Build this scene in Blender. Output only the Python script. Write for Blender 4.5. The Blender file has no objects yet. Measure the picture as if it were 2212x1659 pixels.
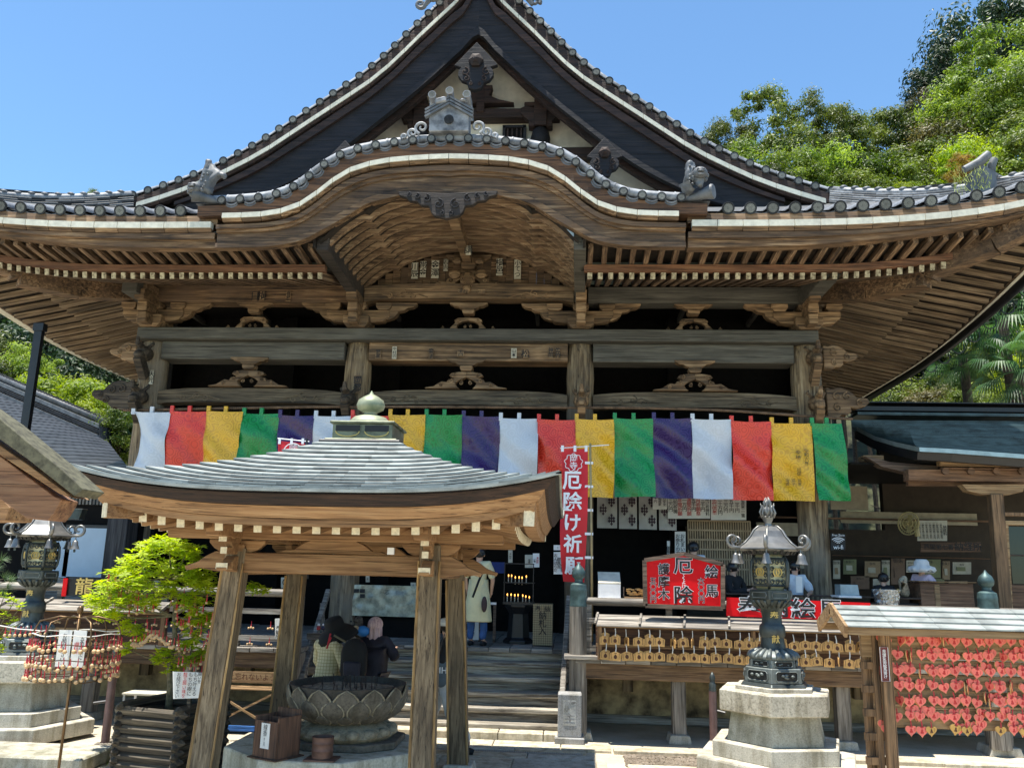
import bpy, bmesh, math, random
from mathutils import Vector, Matrix, noise
random.seed(7)
R = math.radians
SC = bpy.context.scene
COL = SC.collection
# ---------------------------------------------------------------- camera
YAW, PITCH, ROLL, FPX = 4.05, 12.3, 1.4, 1850.0      # focal length in pixels of a 2212 px wide picture
CAM = Vector((0, 0, 2.4))
_y, _p, _r = R(YAW), R(PITCH), R(ROLL)
_F = Vector((-math.sin(_y)*math.cos(_p), math.cos(_y)*math.cos(_p), math.sin(_p)))
_R0 = Vector((math.cos(_y), math.sin(_y), 0)); _U0 = _R0.cross(_F)
_R = _R0*math.cos(_r) + _U0*math.sin(_r); _U = _U0*math.cos(_r) - _R0*math.sin(_r)
cd = bpy.data.cameras.new('camera'); co = bpy.data.objects.new('camera', cd); COL.objects.link(co)
cd.sensor_width = 36; cd.lens = FPX/2212*36; cd.clip_end = 600; cd.clip_start = .1
co.matrix_world = Matrix.Translation(CAM) @ Matrix((_R, _U, -_F)).transposed().to_4x4()
SC.camera = co
def ray(px, py): return _F*FPX + _R*(px-1106) - _U*(py-829.5)
def at(px, py, Y):                                    # a photo point (2212 px wide) at depth Y
    d = ray(px, py); return CAM + d*((Y-CAM.y)/d.y)
def atz(px, py, Z):
    d = ray(px, py); return CAM + d*((Z-CAM.z)/d.z)
# ---------------------------------------------------------------- light
SUN = Vector((-.14, -.10, 1)).normalized()
w = bpy.data.worlds.new('World'); SC.world = w; w.use_nodes = True
nt = w.node_tree; bg = nt.nodes['Background']; sky = nt.nodes.new('ShaderNodeTexSky')
sky.sky_type = 'NISHITA'; sky.sun_disc = False
sky.sun_elevation = math.asin(SUN.z); sky.sun_rotation = math.atan2(SUN.x, SUN.y)
sky.altitude = 0; sky.air_density = 1.0; sky.dust_density = .1; sky.ozone_density = 2.2
tint = nt.nodes.new('ShaderNodeMix'); tint.data_type = 'RGBA'; tint.blend_type = 'MULTIPLY'; tint.inputs[0].default_value = 1; tint.inputs[7].default_value = (.80, 1.0, 1.06, 1)
nt.links.new(sky.outputs[0], tint.inputs[6]); nt.links.new(tint.outputs[2], bg.inputs[0]); bg.inputs[1].default_value = .108
sl = bpy.data.lights.new('sun', 'SUN'); sl.energy = 4.5; sl.angle = R(.53); sl.color = (1, .95, .86)
so = bpy.data.objects.new('sun', sl); COL.objects.link(so); so.rotation_euler = SUN.to_track_quat('Z', 'Y').to_euler()
SC.view_settings.view_transform = 'Standard'; SC.view_settings.look = 'None'
SC.view_settings.exposure = 1.12; SC.view_settings.gamma = 1
SC.cycles.max_bounces = 8; SC.cycles.diffuse_bounces = 5; SC.cycles.glossy_bounces = 3; SC.cycles.transparent_max_bounces = 8
SC.cycles.use_denoising = True
# ---------------------------------------------------------------- objects
WM = {}
def reg(o, parent=None, M=None):
    M = M or Matrix.Identity(4)
    COL.objects.link(o); WM[o.name] = M
    if parent is not None:
        o.parent = parent; o.matrix_parent_inverse = WM[parent.name].inverted()
    o.matrix_basis = M
    return o
def tag(o, label=None, cat=None, group=None, kind=None):
    if label: o['label'] = label
    if cat: o['category'] = cat
    if group: o['group'] = group
    if kind: o['kind'] = kind
    return o
def thing(name, label, cat, loc=(0, 0, 0), group=None, M=None):
    o = bpy.data.objects.new(name, None); o.empty_display_size = .2
    reg(o, None, M or Matrix.Translation(Vector(loc))); return tag(o, label, cat, group)
class MB:
    def __init__(s): s.v = []; s.f = []; s.m = []; s.mi = 0
    def add(s, vs, fs):
        b = len(s.v); s.v += [tuple(p) for p in vs]
        for f in fs: s.f.append([b+i for i in f]); s.m.append(s.mi)
        return s
    def box(s, x0, x1, y0, y1, z0, z1):
        return s.add([(x, y, z) for x in (x0, x1) for y in (y0, y1) for z in (z0, z1)],
              [(0, 1, 3, 2), (4, 6, 7, 5), (0, 4, 5, 1), (2, 3, 7, 6), (0, 2, 6, 4), (1, 5, 7, 3)])
    def cbox(s, c, x, y, z): return s.box(c[0]-x/2, c[0]+x/2, c[1]-y/2, c[1]+y/2, c[2]-z/2, c[2]+z/2)
    def bar(s, p0, p1, w, h, up=(0, 0, 1), w1=None, h1=None):
        p0 = Vector(p0); p1 = Vector(p1); d = (p1-p0).normalized(); u = Vector(up)
        r = d.cross(u)
        if r.length < 1e-4: r = d.cross(Vector((0, 1, 0)))
        r.normalize(); u = r.cross(d); w1 = w1 or w; h1 = h1 or h
        vs = [p0+r*a*w/2+u*b*h/2 for a, b in ((-1, -1), (1, -1), (1, 1), (-1, 1))] + [p1+r*a*w1/2+u*b*h1/2 for a, b in ((-1, -1), (1, -1), (1, 1), (-1, 1))]
        return s.add(vs, [(3, 2, 1, 0), (4, 5, 6, 7), (0, 1, 5, 4), (1, 2, 6, 5), (2, 3, 7, 6), (3, 0, 4, 7)])
    def tube(s, pts, r, n=8, cap=True, closed=False):
        pts = [Vector(p) for p in pts]; k = len(pts)
        rs = r if isinstance(r, (list, tuple)) else [r]*k
        vs = []; u = None
        for i, p in enumerate(pts):
            a = pts[i-1] if (i or closed) else p; b = pts[(i+1) % k] if (i < k-1 or closed) else p
            d = (b-a).normalized()
            if u is None: u = d.orthogonal().normalized()
            else:
                u = u-d*u.dot(d); u = u.normalized() if u.length > 1e-6 else d.orthogonal().normalized()
            q = d.cross(u)
            for j in range(n):
                t = 2*math.pi*j/n; vs.append(p+(u*math.cos(t)+q*math.sin(t))*rs[i])
        fs = [(i*n+j, i*n+(j+1) % n, (i+1)*n+(j+1) % n, (i+1)*n+j) for i in range(k-1) for j in range(n)]
        if closed: fs += [((k-1)*n+j, (k-1)*n+(j+1) % n, (j+1) % n, j) for j in range(n)]
        elif cap: fs += [tuple(range(n))[::-1], tuple(range((k-1)*n, k*n))]
        return s.add(vs, fs)
    def lathe(s, prof, c=(0, 0, 0), n=20, a0=0, M=None, sq=None):
        vs = []
        for r, z in prof:
            for j in range(n):
                t = a0+2*math.pi*j/n; p = Vector((r*math.cos(t), r*math.sin(t), z))
                vs.append((M @ p if M else p)+Vector(c))
        k = len(prof)
        fs = [(i*n+j, i*n+(j+1) % n, (i+1)*n+(j+1) % n, (i+1)*n+j) for i in range(k-1) for j in range(n)]
        fs += [tuple(range(n))[::-1], tuple(range((k-1)*n, k*n))]
        return s.add(vs, fs)
    def prism(s, poly, t0, t1, fn=None):              # polygon in (u, v), thickness along t
        fn = fn or (lambda u, v, t: (u, t, v)); n = len(poly)
        vs = [fn(u, v, t0) for u, v in poly]+[fn(u, v, t1) for u, v in poly]
        return s.add(vs, [tuple(range(n)), tuple(range(n, 2*n))[::-1]]+[(i, n+i, n+(i+1) % n, (i+1) % n) for i in range(n)])
    def ribbon(s, P, Q, d):                           # strip between two point rows, thickened by vector d
        n = len(P); d = Vector(d); P = [Vector(p) for p in P]; Q = [Vector(q) for q in Q]
        vs = P+Q+[p+d for p in P]+[q+d for q in Q]; fs = []
        for i in range(n-1):
            a, b, c, e = i, i+1, n+i+1, n+i
            fs += [(a, e, c, b), (2*n+a, 2*n+b, 2*n+c, 2*n+e), (a, b, 2*n+b, 2*n+a), (e, 2*n+e, 2*n+c, c)]
        fs += [(0, 2*n, 3*n, n), (n-1, 2*n-1, 4*n-1, 3*n-1)]
        return s.add(vs, fs)
    def grid(s, rows, flip=False):
        n = len(rows[0]); vs = [p for r in rows for p in r]
        return s.add(vs, [((i*n+j), (i*n+j+1), ((i+1)*n+j+1), ((i+1)*n+j))[::-1 if flip else 1] for i in range(len(rows)-1) for j in range(n-1)])
    def ball(s, c, rx, ry=None, rz=None, n=10, m=7):
        ry = ry or rx; rz = rz or rx; c = Vector(c); b = len(s.v)
        vs = [c+Vector((0, 0, -rz))]
        for i in range(1, m):
            a = math.pi*i/m-math.pi/2
            for j in range(n):
                t = 2*math.pi*j/n; vs.append(c+Vector((rx*math.cos(a)*math.cos(t), ry*math.cos(a)*math.sin(t), rz*math.sin(a))))
        vs.append(c+Vector((0, 0, rz))); L = len(vs)-1
        fs = [(0, 1+(j+1) % n, 1+j) for j in range(n)]+[(1+i*n+j, 1+i*n+(j+1) % n, 1+(i+1)*n+(j+1) % n, 1+(i+1)*n+j) for i in range(m-2) for j in range(n)]
        fs += [(L, 1+(m-2)*n+j, 1+(m-2)*n+(j+1) % n) for j in range(n)]
        return s.add(vs, fs)
    def spiral(s, c, r, turns=1.4, tr=.012, a0=0, sgn=1, n=6, Y=None, steps=18):   # scroll in an XZ plane
        pts = []
        for i in range(steps+1):
            t = i/steps; a = a0+sgn*t*turns*2*math.pi; q = r*(1-.85*t)
            pts.append((c[0]+q*math.cos(a), c[1], c[2]+q*math.sin(a)))
        return s.tube(pts, [tr*(1-.4*i/steps) for i in range(steps+1)], n)
    def mesh(s, name, mats, bev=0, smooth=False):
        me = bpy.data.meshes.new(name); me.from_pydata(s.v, [], s.f)
        for m in (mats if isinstance(mats, (list, tuple)) else [mats]): me.materials.append(m)
        me.polygons.foreach_set('material_index', s.m)
        bm = bmesh.new(); bm.from_mesh(me)
        bmesh.ops.recalc_face_normals(bm, faces=bm.faces)
        if bev: bmesh.ops.bevel(bm, geom=bm.edges[:], offset=bev, segments=1, affect='EDGES', clamp_overlap=True)
        bm.to_mesh(me); bm.free()
        if smooth:
            me.polygons.foreach_set('use_smooth', [True]*len(me.polygons))
            if smooth is not True: me.set_sharp_from_angle(angle=R(smooth))
        return me
    def obj(s, name, mats, parent=None, M=None, bev=0, smooth=False):
        return reg(bpy.data.objects.new(name, s.mesh(name, mats, bev, smooth)), parent, M)
def inst(name, me, parent, M): return reg(bpy.data.objects.new(name, me), parent, M)
def T(x, y=None, z=None): return Matrix.Translation(Vector(x) if y is None else Vector((x, y, z)))
def RX(a): return Matrix.Rotation(R(a), 4, 'X')
def RY(a): return Matrix.Rotation(R(a), 4, 'Y')
def RZ(a): return Matrix.Rotation(R(a), 4, 'Z')
def S(x, y, z): return Matrix.Diagonal((x, y, z, 1))
def lerp(a, b, t): return a+(b-a)*t
def interp(xs, ys, x):
    if x <= xs[0]: return ys[0]
    for i in range(len(xs)-1):
        if x <= xs[i+1]:
            t = (x-xs[i])/(xs[i+1]-xs[i]); m = lambda k: 0 if k <= 0 and xs[0] == 0 else (ys[min(k+1, len(xs)-1)]-ys[max(k-1, 0)])/(xs[min(k+1, len(xs)-1)]-xs[max(k-1, 0)])
            h = xs[i+1]-xs[i]; t2 = t*t; t3 = t2*t
            return (2*t3-3*t2+1)*ys[i]+(t3-2*t2+t)*h*m(i)+(-2*t3+3*t2)*ys[i+1]+(t3-t2)*h*m(i+1)
    return ys[-1]
def copy_tree(o, M, parent=None):                     # a copy of a thing, its parts and their sub-parts
    def rec(a, par, D):
        c = a.copy(); COL.objects.link(c); WM[c.name] = D @ WM[a.name]
        if par is not None: c.parent = par; c.matrix_parent_inverse = WM[par.name].inverted()
        c.matrix_basis = WM[c.name]
        for ch in KIDS.get(a.name, [])or [k for k in a.children]: rec(ch, c, D)
        return c
    return rec(o, parent, M)
KIDS = {}
def rez(root, zs, zt):                              # stretch a thing built in world coordinates along z
    def f(z):
        if z <= zs[0]: return zt[0]
        for a, b, c, d in zip(zs, zs[1:], zt, zt[1:]):
            if z <= b: return c+(d-c)*(z-a)/(b-a)
        return z+zt[-1]-zs[-1]
    def rec(o):
        for c in o.children:
            M = WM[c.name]
            if M.translation.length < 1e-6:
                for v in c.data.vertices: v.co.z = f(v.co.z)
            else: M2 = M.copy(); M2.translation.z = f(M.translation.z); WM[c.name] = M2; c.matrix_basis = M2
            rec(c)
    rec(root)
# ---------------------------------------------------------------- materials
def newmat(name):
    m = bpy.data.materials.new(name); m.use_nodes = True; n = m.node_tree
    return m, n, n.nodes['Principled BSDF']
def nd(n, t, **kw):
    x = n.nodes.new('ShaderNode'+t)
    for k, v in kw.items():
        if k.startswith('i_'):
            key = k[2:]; x.inputs[int(key) if key.isdigit() else key].default_value = v
        else: setattr(x, k, v)
    return x
def ramp(n, fac, stops):
    r = nd(n, 'ValToRGB'); e = r.color_ramp.elements
    while len(e) < len(stops): e.new(.5)
    for i, (p, c) in enumerate(stops): e[i].position = p; e[i].color = (*c, 1) if len(c) == 3 else c
    n.links.new(fac, r.inputs[0]); return r.outputs[0]
def mixc(n, fac, a, b, mode='MIX'):
    x = nd(n, 'Mix', data_type='RGBA', blend_type=mode)
    for k, v in ((0, fac), (6, a), (7, b)):
        if hasattr(v, 'is_output') or hasattr(v, 'links'): n.links.new(v, x.inputs[k])
        else: x.inputs[k].default_value = v if k == 0 else ((*v, 1) if len(v) == 3 else v)
    return x.outputs[2]
def coords(n, scale=(1, 1, 1), rnd=True):
    tc = nd(n, 'TexCoord'); mp = nd(n, 'Mapping'); mp.inputs['Scale'].default_value = scale
    n.links.new(tc.outputs['Object'], mp.inputs[0])
    if rnd:
        oi = nd(n, 'ObjectInfo'); mu = nd(n, 'Math', operation='MULTIPLY', i_1=37.0); cb = nd(n, 'CombineXYZ')
        n.links.new(oi.outputs['Random'], mu.inputs[0])
        for k in range(3): n.links.new(mu.outputs[0], cb.inputs[k])
        n.links.new(cb.outputs[0], mp.inputs[1])
        return mp.outputs[0], oi.outputs['Random']
    return mp.outputs[0], None
def noisef(n, vec, scale, detail=4, rough=.6, dist=0):
    x = nd(n, 'TexNoise'); x.inputs['Scale'].default_value = scale; x.inputs['Detail'].default_value = detail
    x.inputs['Roughness'].default_value = rough; x.inputs['Distortion'].default_value = dist
    n.links.new(vec, x.inputs['Vector']); return x.outputs[0]
def bump(n, b, h, strength=.3, dist=.02):
    x = nd(n, 'Bump'); x.inputs['Strength'].default_value = strength; x.inputs['Distance'].default_value = dist
    n.links.new(h, x.inputs['Height']); n.links.new(x.outputs[0], b.inputs['Normal'])
def wood(name, c1, c2, c3=None, axis='X', rough=.75, sc=1, var=.35, grey=None):
    m, n, b = newmat(name)
    s = {'X': (1.1, 21, 21), 'Y': (21, 1.1, 21), 'Z': (21, 21, 1.1)}[axis]
    v, rn = coords(n, tuple(k*sc for k in s)); f = noisef(n, v, 1.0, 6, .65, .6)
    st = [(.36, c1), (.52, c2)]+([(.68, c3)] if c3 else []); c = ramp(n, f, st)
    vc, _ = coords(n, tuple(k*sc*(.55 if k < 2 else 3.2) for k in s)); fc = noisef(n, vc, 1.0, 3, .5, 1.0); crk = ramp(n, fc, [(.33, (.25, .22, .2)), (.40, (1, 1, 1))]); c = mixc(n, 1.0, c, crk, 'MULTIPLY')
    v2, _ = coords(n, tuple({0: 1.2, 1: 3}[int(k > 2)] for k in s)); f2 = noisef(n, v2, 1.0, 3)
    g = ramp(n, f2, [(.35, (1-var,)*3), (.65, (1+var*.4,)*3)]); c = mixc(n, 1.0, c, g, 'MULTIPLY')
    if grey:
        v3, _ = coords(n, (.8, .8, .8)); f3 = ramp(n, noisef(n, v3, 1.7, 5), [(.45, (0, 0, 0)), (.65, (.8, .8, .8))]); c = mixc(n, f3, c, grey)
    hs = nd(n, 'HueSaturation'); mr = nd(n, 'MapRange'); mr.inputs[3].default_value = .78; mr.inputs[4].default_value = 1.2
    n.links.new(rn, mr.inputs[0]); n.links.new(mr.outputs[0], hs.inputs['Value']); n.links.new(c, hs.inputs['Color'])
    n.links.new(hs.outputs[0], b.inputs['Base Color']); b.inputs['Roughness'].default_value = rough
    ad = nd(n, 'Math', operation='ADD'); n.links.new(f, ad.inputs[0]); n.links.new(crk, ad.inputs[1]); bump(n, b, ad.outputs[0], .6, .015); return m
def plain(name, c, rough=.6, metal=0, var=.12, nscale=6, bmp=.15, c2=None, spec=.5, sheen=0, rv=.0):
    m, n, b = newmat(name); v, rn = coords(n); f = noisef(n, v, nscale, 5)
    c2 = c2 or tuple(k*(1-2*var) for k in c); c1 = tuple(min(1, k*(1+var*.6)) for k in c)
    cc = ramp(n, f, [(.32, c2), (.62, c1)])
    if rv:
        hs = nd(n, 'HueSaturation'); mr = nd(n, 'MapRange'); mr.inputs[3].default_value = 1-rv; mr.inputs[4].default_value = 1+rv
        n.links.new(rn, mr.inputs[0]); n.links.new(mr.outputs[0], hs.inputs['Value']); n.links.new(cc, hs.inputs['Color']); cc = hs.outputs[0]
    n.links.new(cc, b.inputs['Base Color']); b.inputs['Roughness'].default_value = rough; b.inputs['Metallic'].default_value = metal
    b.inputs['Specular IOR Level'].default_value = spec
    if sheen: b.inputs['Sheen Weight'].default_value = sheen
    if bmp: bump(n, b, f, bmp, .01)
    return m
def stone(name, c, dark=.55, sc=60, moss=None, rough=.85):
    m, n, b = newmat(name); v, rn = coords(n); f = noisef(n, v, sc, 3, .8); g = noisef(n, v, 2.2, 6)
    cc = ramp(n, f, [(.3, tuple(k*dark for k in c)), (.5, c), (.75, tuple(min(1, k*1.25) for k in c))])
    cc = mixc(n, 1.0, cc, ramp(n, g, [(.3, (.72, .7, .66)), (.6, (1.08, 1.08, 1.06))]), 'MULTIPLY')
    v4, _ = coords(n, (7, 7, .7)); cc = mixc(n, 1.0, cc, ramp(n, noisef(n, v4, 1.0, 4, .6), [(.36, (.62, .60, .54)), (.55, (1, 1, 1))]), 'MULTIPLY')
    if moss:
        cc = mixc(n, ramp(n, noisef(n, v, 1.3, 6, .7), [(.5, (0, 0, 0)), (.68, (.85, .85, .85))]), cc, moss)
    n.links.new(cc, b.inputs['Base Color']); b.inputs['Roughness'].default_value = rough
    bump(n, b, f, .5, .006); return m
W_old = wood('weathered brown timber', (.03, .017, .009), (.175, .10, .048), (.36, .24, .135), 'X', var=.5, grey=(.12, .075, .045))
W_oldY = wood('weathered rafter timber', (.035, .02, .011), (.165, .10, .055), (.34, .235, .14), 'X', var=.3, sc=1.4)
W_oldZ = wood('weathered column timber', (.06, .038, .02), (.22, .155, .085), (.36, .28, .17), 'Z', var=.45, grey=(.17, .145, .11))
W_grey = wood('grey beam timber', (.055, .05, .04), (.095, .088, .07), (.135, .125, .10), 'X', var=.25)
W_greyl = wood('silvered timber', (.08, .07, .06), (.27, .24, .20), (.46, .43, .38), 'X', var=.3)
W_greyz = wood('silvered post timber', (.09, .075, .06), (.25, .22, .18), (.38, .34, .29), 'Z', var=.3)
W_dark = wood('blackened gable timber', (.003, .003, .005), (.010, .009, .013), (.024, .018, .018), 'X', var=.4)
W_carve = wood('carved bracket timber', (.05, .03, .015), (.23, .14, .07), (.38, .26, .145), 'X', var=.5, sc=.8)
W_step = wood('stair tread timber', (.08, .065, .05), (.34, .30, .235), (.55, .50, .41), 'X', var=.35, sc=1.2)
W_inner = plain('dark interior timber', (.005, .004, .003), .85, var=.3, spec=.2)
W_soffit = plain('shade dark soffit boards', (.022, .014, .008), .9, var=.4)  # near-black colour stands in for the shade between rafters and ribs
W_void = plain('shade black void', (.004, .0035, .003), .9, var=.3)  # near-black colour stands in for shade in openings and under the floor
W_pav = wood('new brown timber', (.19, .095, .038), (.30, .165, .072), (.38, .23, .11), 'X', var=.18, sc=1.2)
W_pavz = wood('worn pillar timber', (.09, .062, .034), (.20, .145, .083), (.33, .25, .155), 'Z', var=.35, sc=1.3)
W_rack = wood('honey rack timber', (.20, .11, .045), (.34, .21, .10), (.45, .30, .15), 'X', var=.25)
W_rackz = wood('honey rack post timber', (.10, .06, .03), (.25, .14, .065), (.34, .20, .10), 'Z', var=.35)
M_white = plain('chalk white paint', (.62, .60, .50), .8, var=.1, nscale=9, bmp=.2, rv=.06)
M_whiteold = plain('flaked white paint', (.55, .50, .38), .85, var=.3, nscale=40, c2=(.10, .07, .04))
M_plaster = plain('aged white plaster', (.70, .64, .52), .9, var=.12, nscale=2.5)
M_tile = plain('grey roof tile', (.11, .117, .125), .55, var=.25, nscale=5, bmp=.3, rv=.15)
M_tilepale = plain('pale weathered tile', (.25, .26, .275), .5, var=.35, nscale=6, rv=.15)
M_tiledark = plain('dark tile end', (.035, .038, .042), .85, spec=.15, var=.3, nscale=9, rv=.2)
M_petal = plain('tile crest petals', (.15, .155, .14), .7, var=.3, nscale=9, rv=.3)
M_black = plain('black lacquered iron', (.012, .012, .014), .4, var=.2)
M_granite = stone('pale granite', (.50, .47, .40), .6, 70)
M_graniterough = stone('rough dressed granite', (.50, .46, .38), .45, 34)
M_granitemoss = stone('mossy granite', (.42, .40, .33), .6, 60, moss=(.10, .10, .04))
M_greystone = stone('speckled grey stone', (.33, .33, .33), .4, 90)
M_paving = stone('pale paving', (.52, .47, .37), .75, 26)
M_bowl = stone('dark carved stone', (.13, .115, .09), .5, 30)
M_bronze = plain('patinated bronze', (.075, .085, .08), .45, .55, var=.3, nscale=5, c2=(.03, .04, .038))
M_bronzelt = plain('polished pale bronze', (.22, .215, .20), .42, .6, var=.2, nscale=4)
M_bronzegn = plain('green bronze knob', (.07, .12, .12), .5, .4, var=.3)
M_gold = plain('gold paint', (.62, .45, .14), .4, .5, var=.1)
M_lattice = plain('pale bronze fretwork', (.55, .50, .30), .45, .4, var=.2)
M_red = plain('red painted sign', (.74, .004, .008), .5, var=.05, bmp=.03, spec=.2)
M_ink = plain('black ink', (.008, .008, .008), .6, var=0, bmp=0)
M_inkred = plain('red ink', (.50, .02, .02), .6, var=0, bmp=0)
M_paper = plain('white paper', (.78, .78, .74), .7, var=.04, bmp=.03)
M_paperold = plain('aged paper', (.50, .46, .36), .8, var=.1, bmp=.03)
M_wht = plain('bright white', (.82, .82, .82), .6, var=.03, bmp=0)
M_redcord = plain('red cord', (.55, .03, .05), .7, var=.1)
M_whitecord = plain('white cord', (.75, .73, .68), .8, var=.1)
# ---------------------------------------------------------------- text
_tc = {}
def textmesh(body, size, bold=0, vertical=False, align='CENTER', gap=1.0):
    key = (body, size, bold, vertical, gap)
    if key in _tc: return _tc[key]
    cu = bpy.data.curves.new('lettering', 'FONT'); cu.body = '\n'.join(body) if vertical else body
    cu.size = size; cu.offset = bold*size*.45; cu.align_x = align; cu.align_y = 'CENTER'; cu.resolution_u = 2; cu.space_line = gap*.92
    o = bpy.data.objects.new('t', cu); COL.objects.link(o); dg = bpy.context.evaluated_depsgraph_get()
    me = bpy.data.meshes.new_from_object(o.evaluated_get(dg)); me.name = 'lettering'
    bpy.data.objects.remove(o); bpy.data.curves.remove(cu); me.materials.clear(); _tc[key] = me
    return me
def letter(body, size, c, mat, parent, bold=0, vertical=True, gap=1.0, M=None, name='lettering', sx=1.0):
    """flat lettering facing the camera side (-Y) at c"""
    me = textmesh(body, size, bold, vertical, gap=gap).copy(); me.materials.append(mat)
    o = bpy.data.objects.new(name, me)
    return reg(o, parent, (M or T(c)) @ RX(90) @ S(sx, 1, 1))
def outlined(body, size, c, m1, m2, parent, bold=.02, rim=.05, **k):
    letter(body, size, Vector(c)+Vector((0, .002, 0)), m2, parent, bold=bold+rim, name='lettering_outline', **k)
    return letter(body, size, Vector(c)-Vector((0, .002, 0)), m1, parent, bold=bold, **k)
# ================================================================ SETTING: ground
X0 = -2.05
def W(x, y, z): return Vector((X0+x, y, z))
def groundmat():
    m, n, b = newmat('sandy courtyard'); v, _ = coords(n, rnd=False)
    f = noisef(n, v, 1.2, 8, .7); g = noisef(n, v, 45, 2, .8)
    c = ramp(n, f, [(.35, (.36, .31, .22)), (.6, (.52, .46, .35))]); c = mixc(n, 1, c, ramp(n, g, [(.3, (.8, .8, .8)), (.6, (1.05, 1.05, 1.05))]), 'MULTIPLY')
    n.links.new(c, b.inputs['Base Color']); b.inputs['Roughness'].default_value = .9; bump(n, b, g, .5, .01); return m
M_ground = groundmat()
g = MB()
NG = 60
rows = []
for i in range(NG+1):
    Yg = -30+i*5; row = []
    for j in range(NG+1):
        Xg = -150+j*5
        hb = max(0, Yg-31); hz = min(46, hb*.80)*(.42+.58*min(1, max(0, (Xg+5)/22)))+(max(0, -Xg-18)*.35 if Yg > 24 else 0)
        row.append((Xg, Yg, hz+(noise.noise((Xg*.05, Yg*.05, 0))*2 if hz > 1 else -.0)))
    rows.append(row)
split = [r for r in rows if r[0][1] <= 30]; hillr = [r for r in rows if r[0][1] >= 30]
tag(MB().grid([[(x, y, 0) for x, y, z in r] for r in split], True).obj('ground', M_ground), kind='structure')
M_hill = plain('leaf litter hillside', (.045, .05, .02), .95, var=.4, nscale=2)
tag(MB().grid(hillr, True).obj('hillside', M_hill, smooth=True), kind='structure')
# flagstones in front of the stairs and along the building
pav = bpy.data.objects.new('paving', None); reg(pav); tag(pav, kind='structure')
M_pv = [M_paving, stone('warm paving', (.50, .43, .32), .75, 26), stone('cool paving', (.46, .44, .38), .75, 26)]
def flag_row(y0, y1, xa, xb, w, top=.035, name='paving_stone'):
    x = xa
    while x < xb:
        ww = min(w*random.uniform(.8, 1.2), xb-x)
        if ww > .1: MB().box(x+.006, x+ww-.006, y0+.006, y1-.006, -.05, top+random.uniform(-.004, .004)).obj(name, random.choice(M_pv), pav, bev=.008)
        x += ww
flag_row(13.05, 13.45, -4.25, -.1, .62, .13, 'step_stone')
flag_row(12.55, 13.04, -4.6, .6, 1.0); flag_row(12.36, 12.54, -4.6, .25, 1.3); flag_row(11.9, 12.22, -4.6, .35, 1.1); flag_row(11.2, 11.88, -3.4, .5, .9)
flag_row(12.5, 12.75, .62, 9, 1.5, .05, 'kerb_stone'); flag_row(11.5, 11.7, .75, 3.2, 1.2, .05, 'kerb_stone')
# drain grating
dg_ = MB(); dg_.box(-2.2, .2, 12.23, 12.35, -.03, .012)
reg_ = dg_.obj('drain_channel', M_black, pav)
gr = MB()
for k in range(80): gr.box(-2.18+k*.03, -2.17+k*.03, 12.235, 12.345, .012, .03)
for k in range(4): gr.box(-2.2, .2, 12.24+k*.03, 12.247+k*.03, .012, .028)
gr.obj('drain_grating', plain('galvanised grate', (.35, .35, .33), .5, .6), reg_)
# gravel strips and moss
def pebbles(name, x0, x1, y0, y1, n, col, r=(.012, .028)):
    mb = MB()
    for k in range(n):
        a = random.uniform(*r); mb.ball((random.uniform(x0, x1), random.uniform(y0, y1), .01), a, a*.8, a*.6, 5, 3)
    return tag(mb.obj(name, stone(name+' stones', col, .5, 50), smooth=True), 'mixed brown and grey pebbles in the drip gutter along the paving', 'gravel', kind='stuff')
pebbles('gravel', .75, 2.4, 11.72, 12.48, 2600, (.22, .18, .14))
tag(pebbles('gravel', -6.3, -3.9, 11.3, 12.4, 2600, (.26, .23, .19)), 'grey pebbles in the strip behind the log planter', 'gravel', kind='stuff')
mb = MB()
for k in range(5200):
    x = random.uniform(-6.6, -3.9); y = random.uniform(9.2, 11.4)
    if noise.noise((x*1.3, y*1.3, 2)) < -.05: continue
    h = random.uniform(.02, .07); a = random.uniform(0, 6.3); q = .006
    dx, dy = math.cos(a)*q, math.sin(a)*q; lx, ly = random.uniform(-.02, .02), random.uniform(-.02, .02)
    mb.add([(x-dx, y-dy, 0), (x+dx, y+dy, 0), (x+lx, y+ly, h)], [(0, 1, 2)])
tag(mb.obj('grass', plain('short grass', (.12, .16, .03), .8, var=.4)), 'thin yellow green grass growing round the planter', 'grass', kind='stuff')

# ================================================================ TEMPLE HALL
hall = thing('temple_hall', 'huge old wooden temple hall with tiled gable and bow shaped porch roof', 'temple', W(0, 16, 0))
HP = hall
KX = [0, .5, 1.0, 1.35, 1.7, 1.95, 2.2, 2.45, 2.7, 3.0, 3.3, 3.7, 4.2]
KZ = [9.39, 9.37, 9.32, 9.26, 9.17, 9.04, 8.85, 8.63, 8.48, 8.38, 8.34, 8.31, 8.29]
KWZ = [9.05, 9.03, 8.99, 8.92, 8.79, 8.61, 8.39, 8.21, 8.11, 8.05, 8.03, 8.02, 8.01]
KLX = [0, .2, .75, 1.0, 1.35, 1.7, 2.1, 2.4, 2.8, 3.2, 3.85]; KLZ = [8.36, 8.44, 8.42, 8.36, 8.26, 8.03, 7.79, 7.63, 7.54, 7.51, 7.5]
kt = lambda x: interp(KX, KZ, abs(x)); kw = lambda x: interp(KX, KWZ, abs(x)); kl = lambda x: interp(KLX, KLZ, abs(x))
EX = [3.8, 5.5, 6.7, 7.8, 8.5, 9.2, 10]; EZ = [8.2, 8.2, 8.23, 8.31, 8.40, 8.54, 8.78]; EBZ = [7.54, 7.57, 7.66, 7.80, 7.93, 8.08, 8.33]
et = lambda x: interp(EX, EZ, abs(x)); eb = lambda x: interp(EX, EBZ, abs(x))
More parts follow.
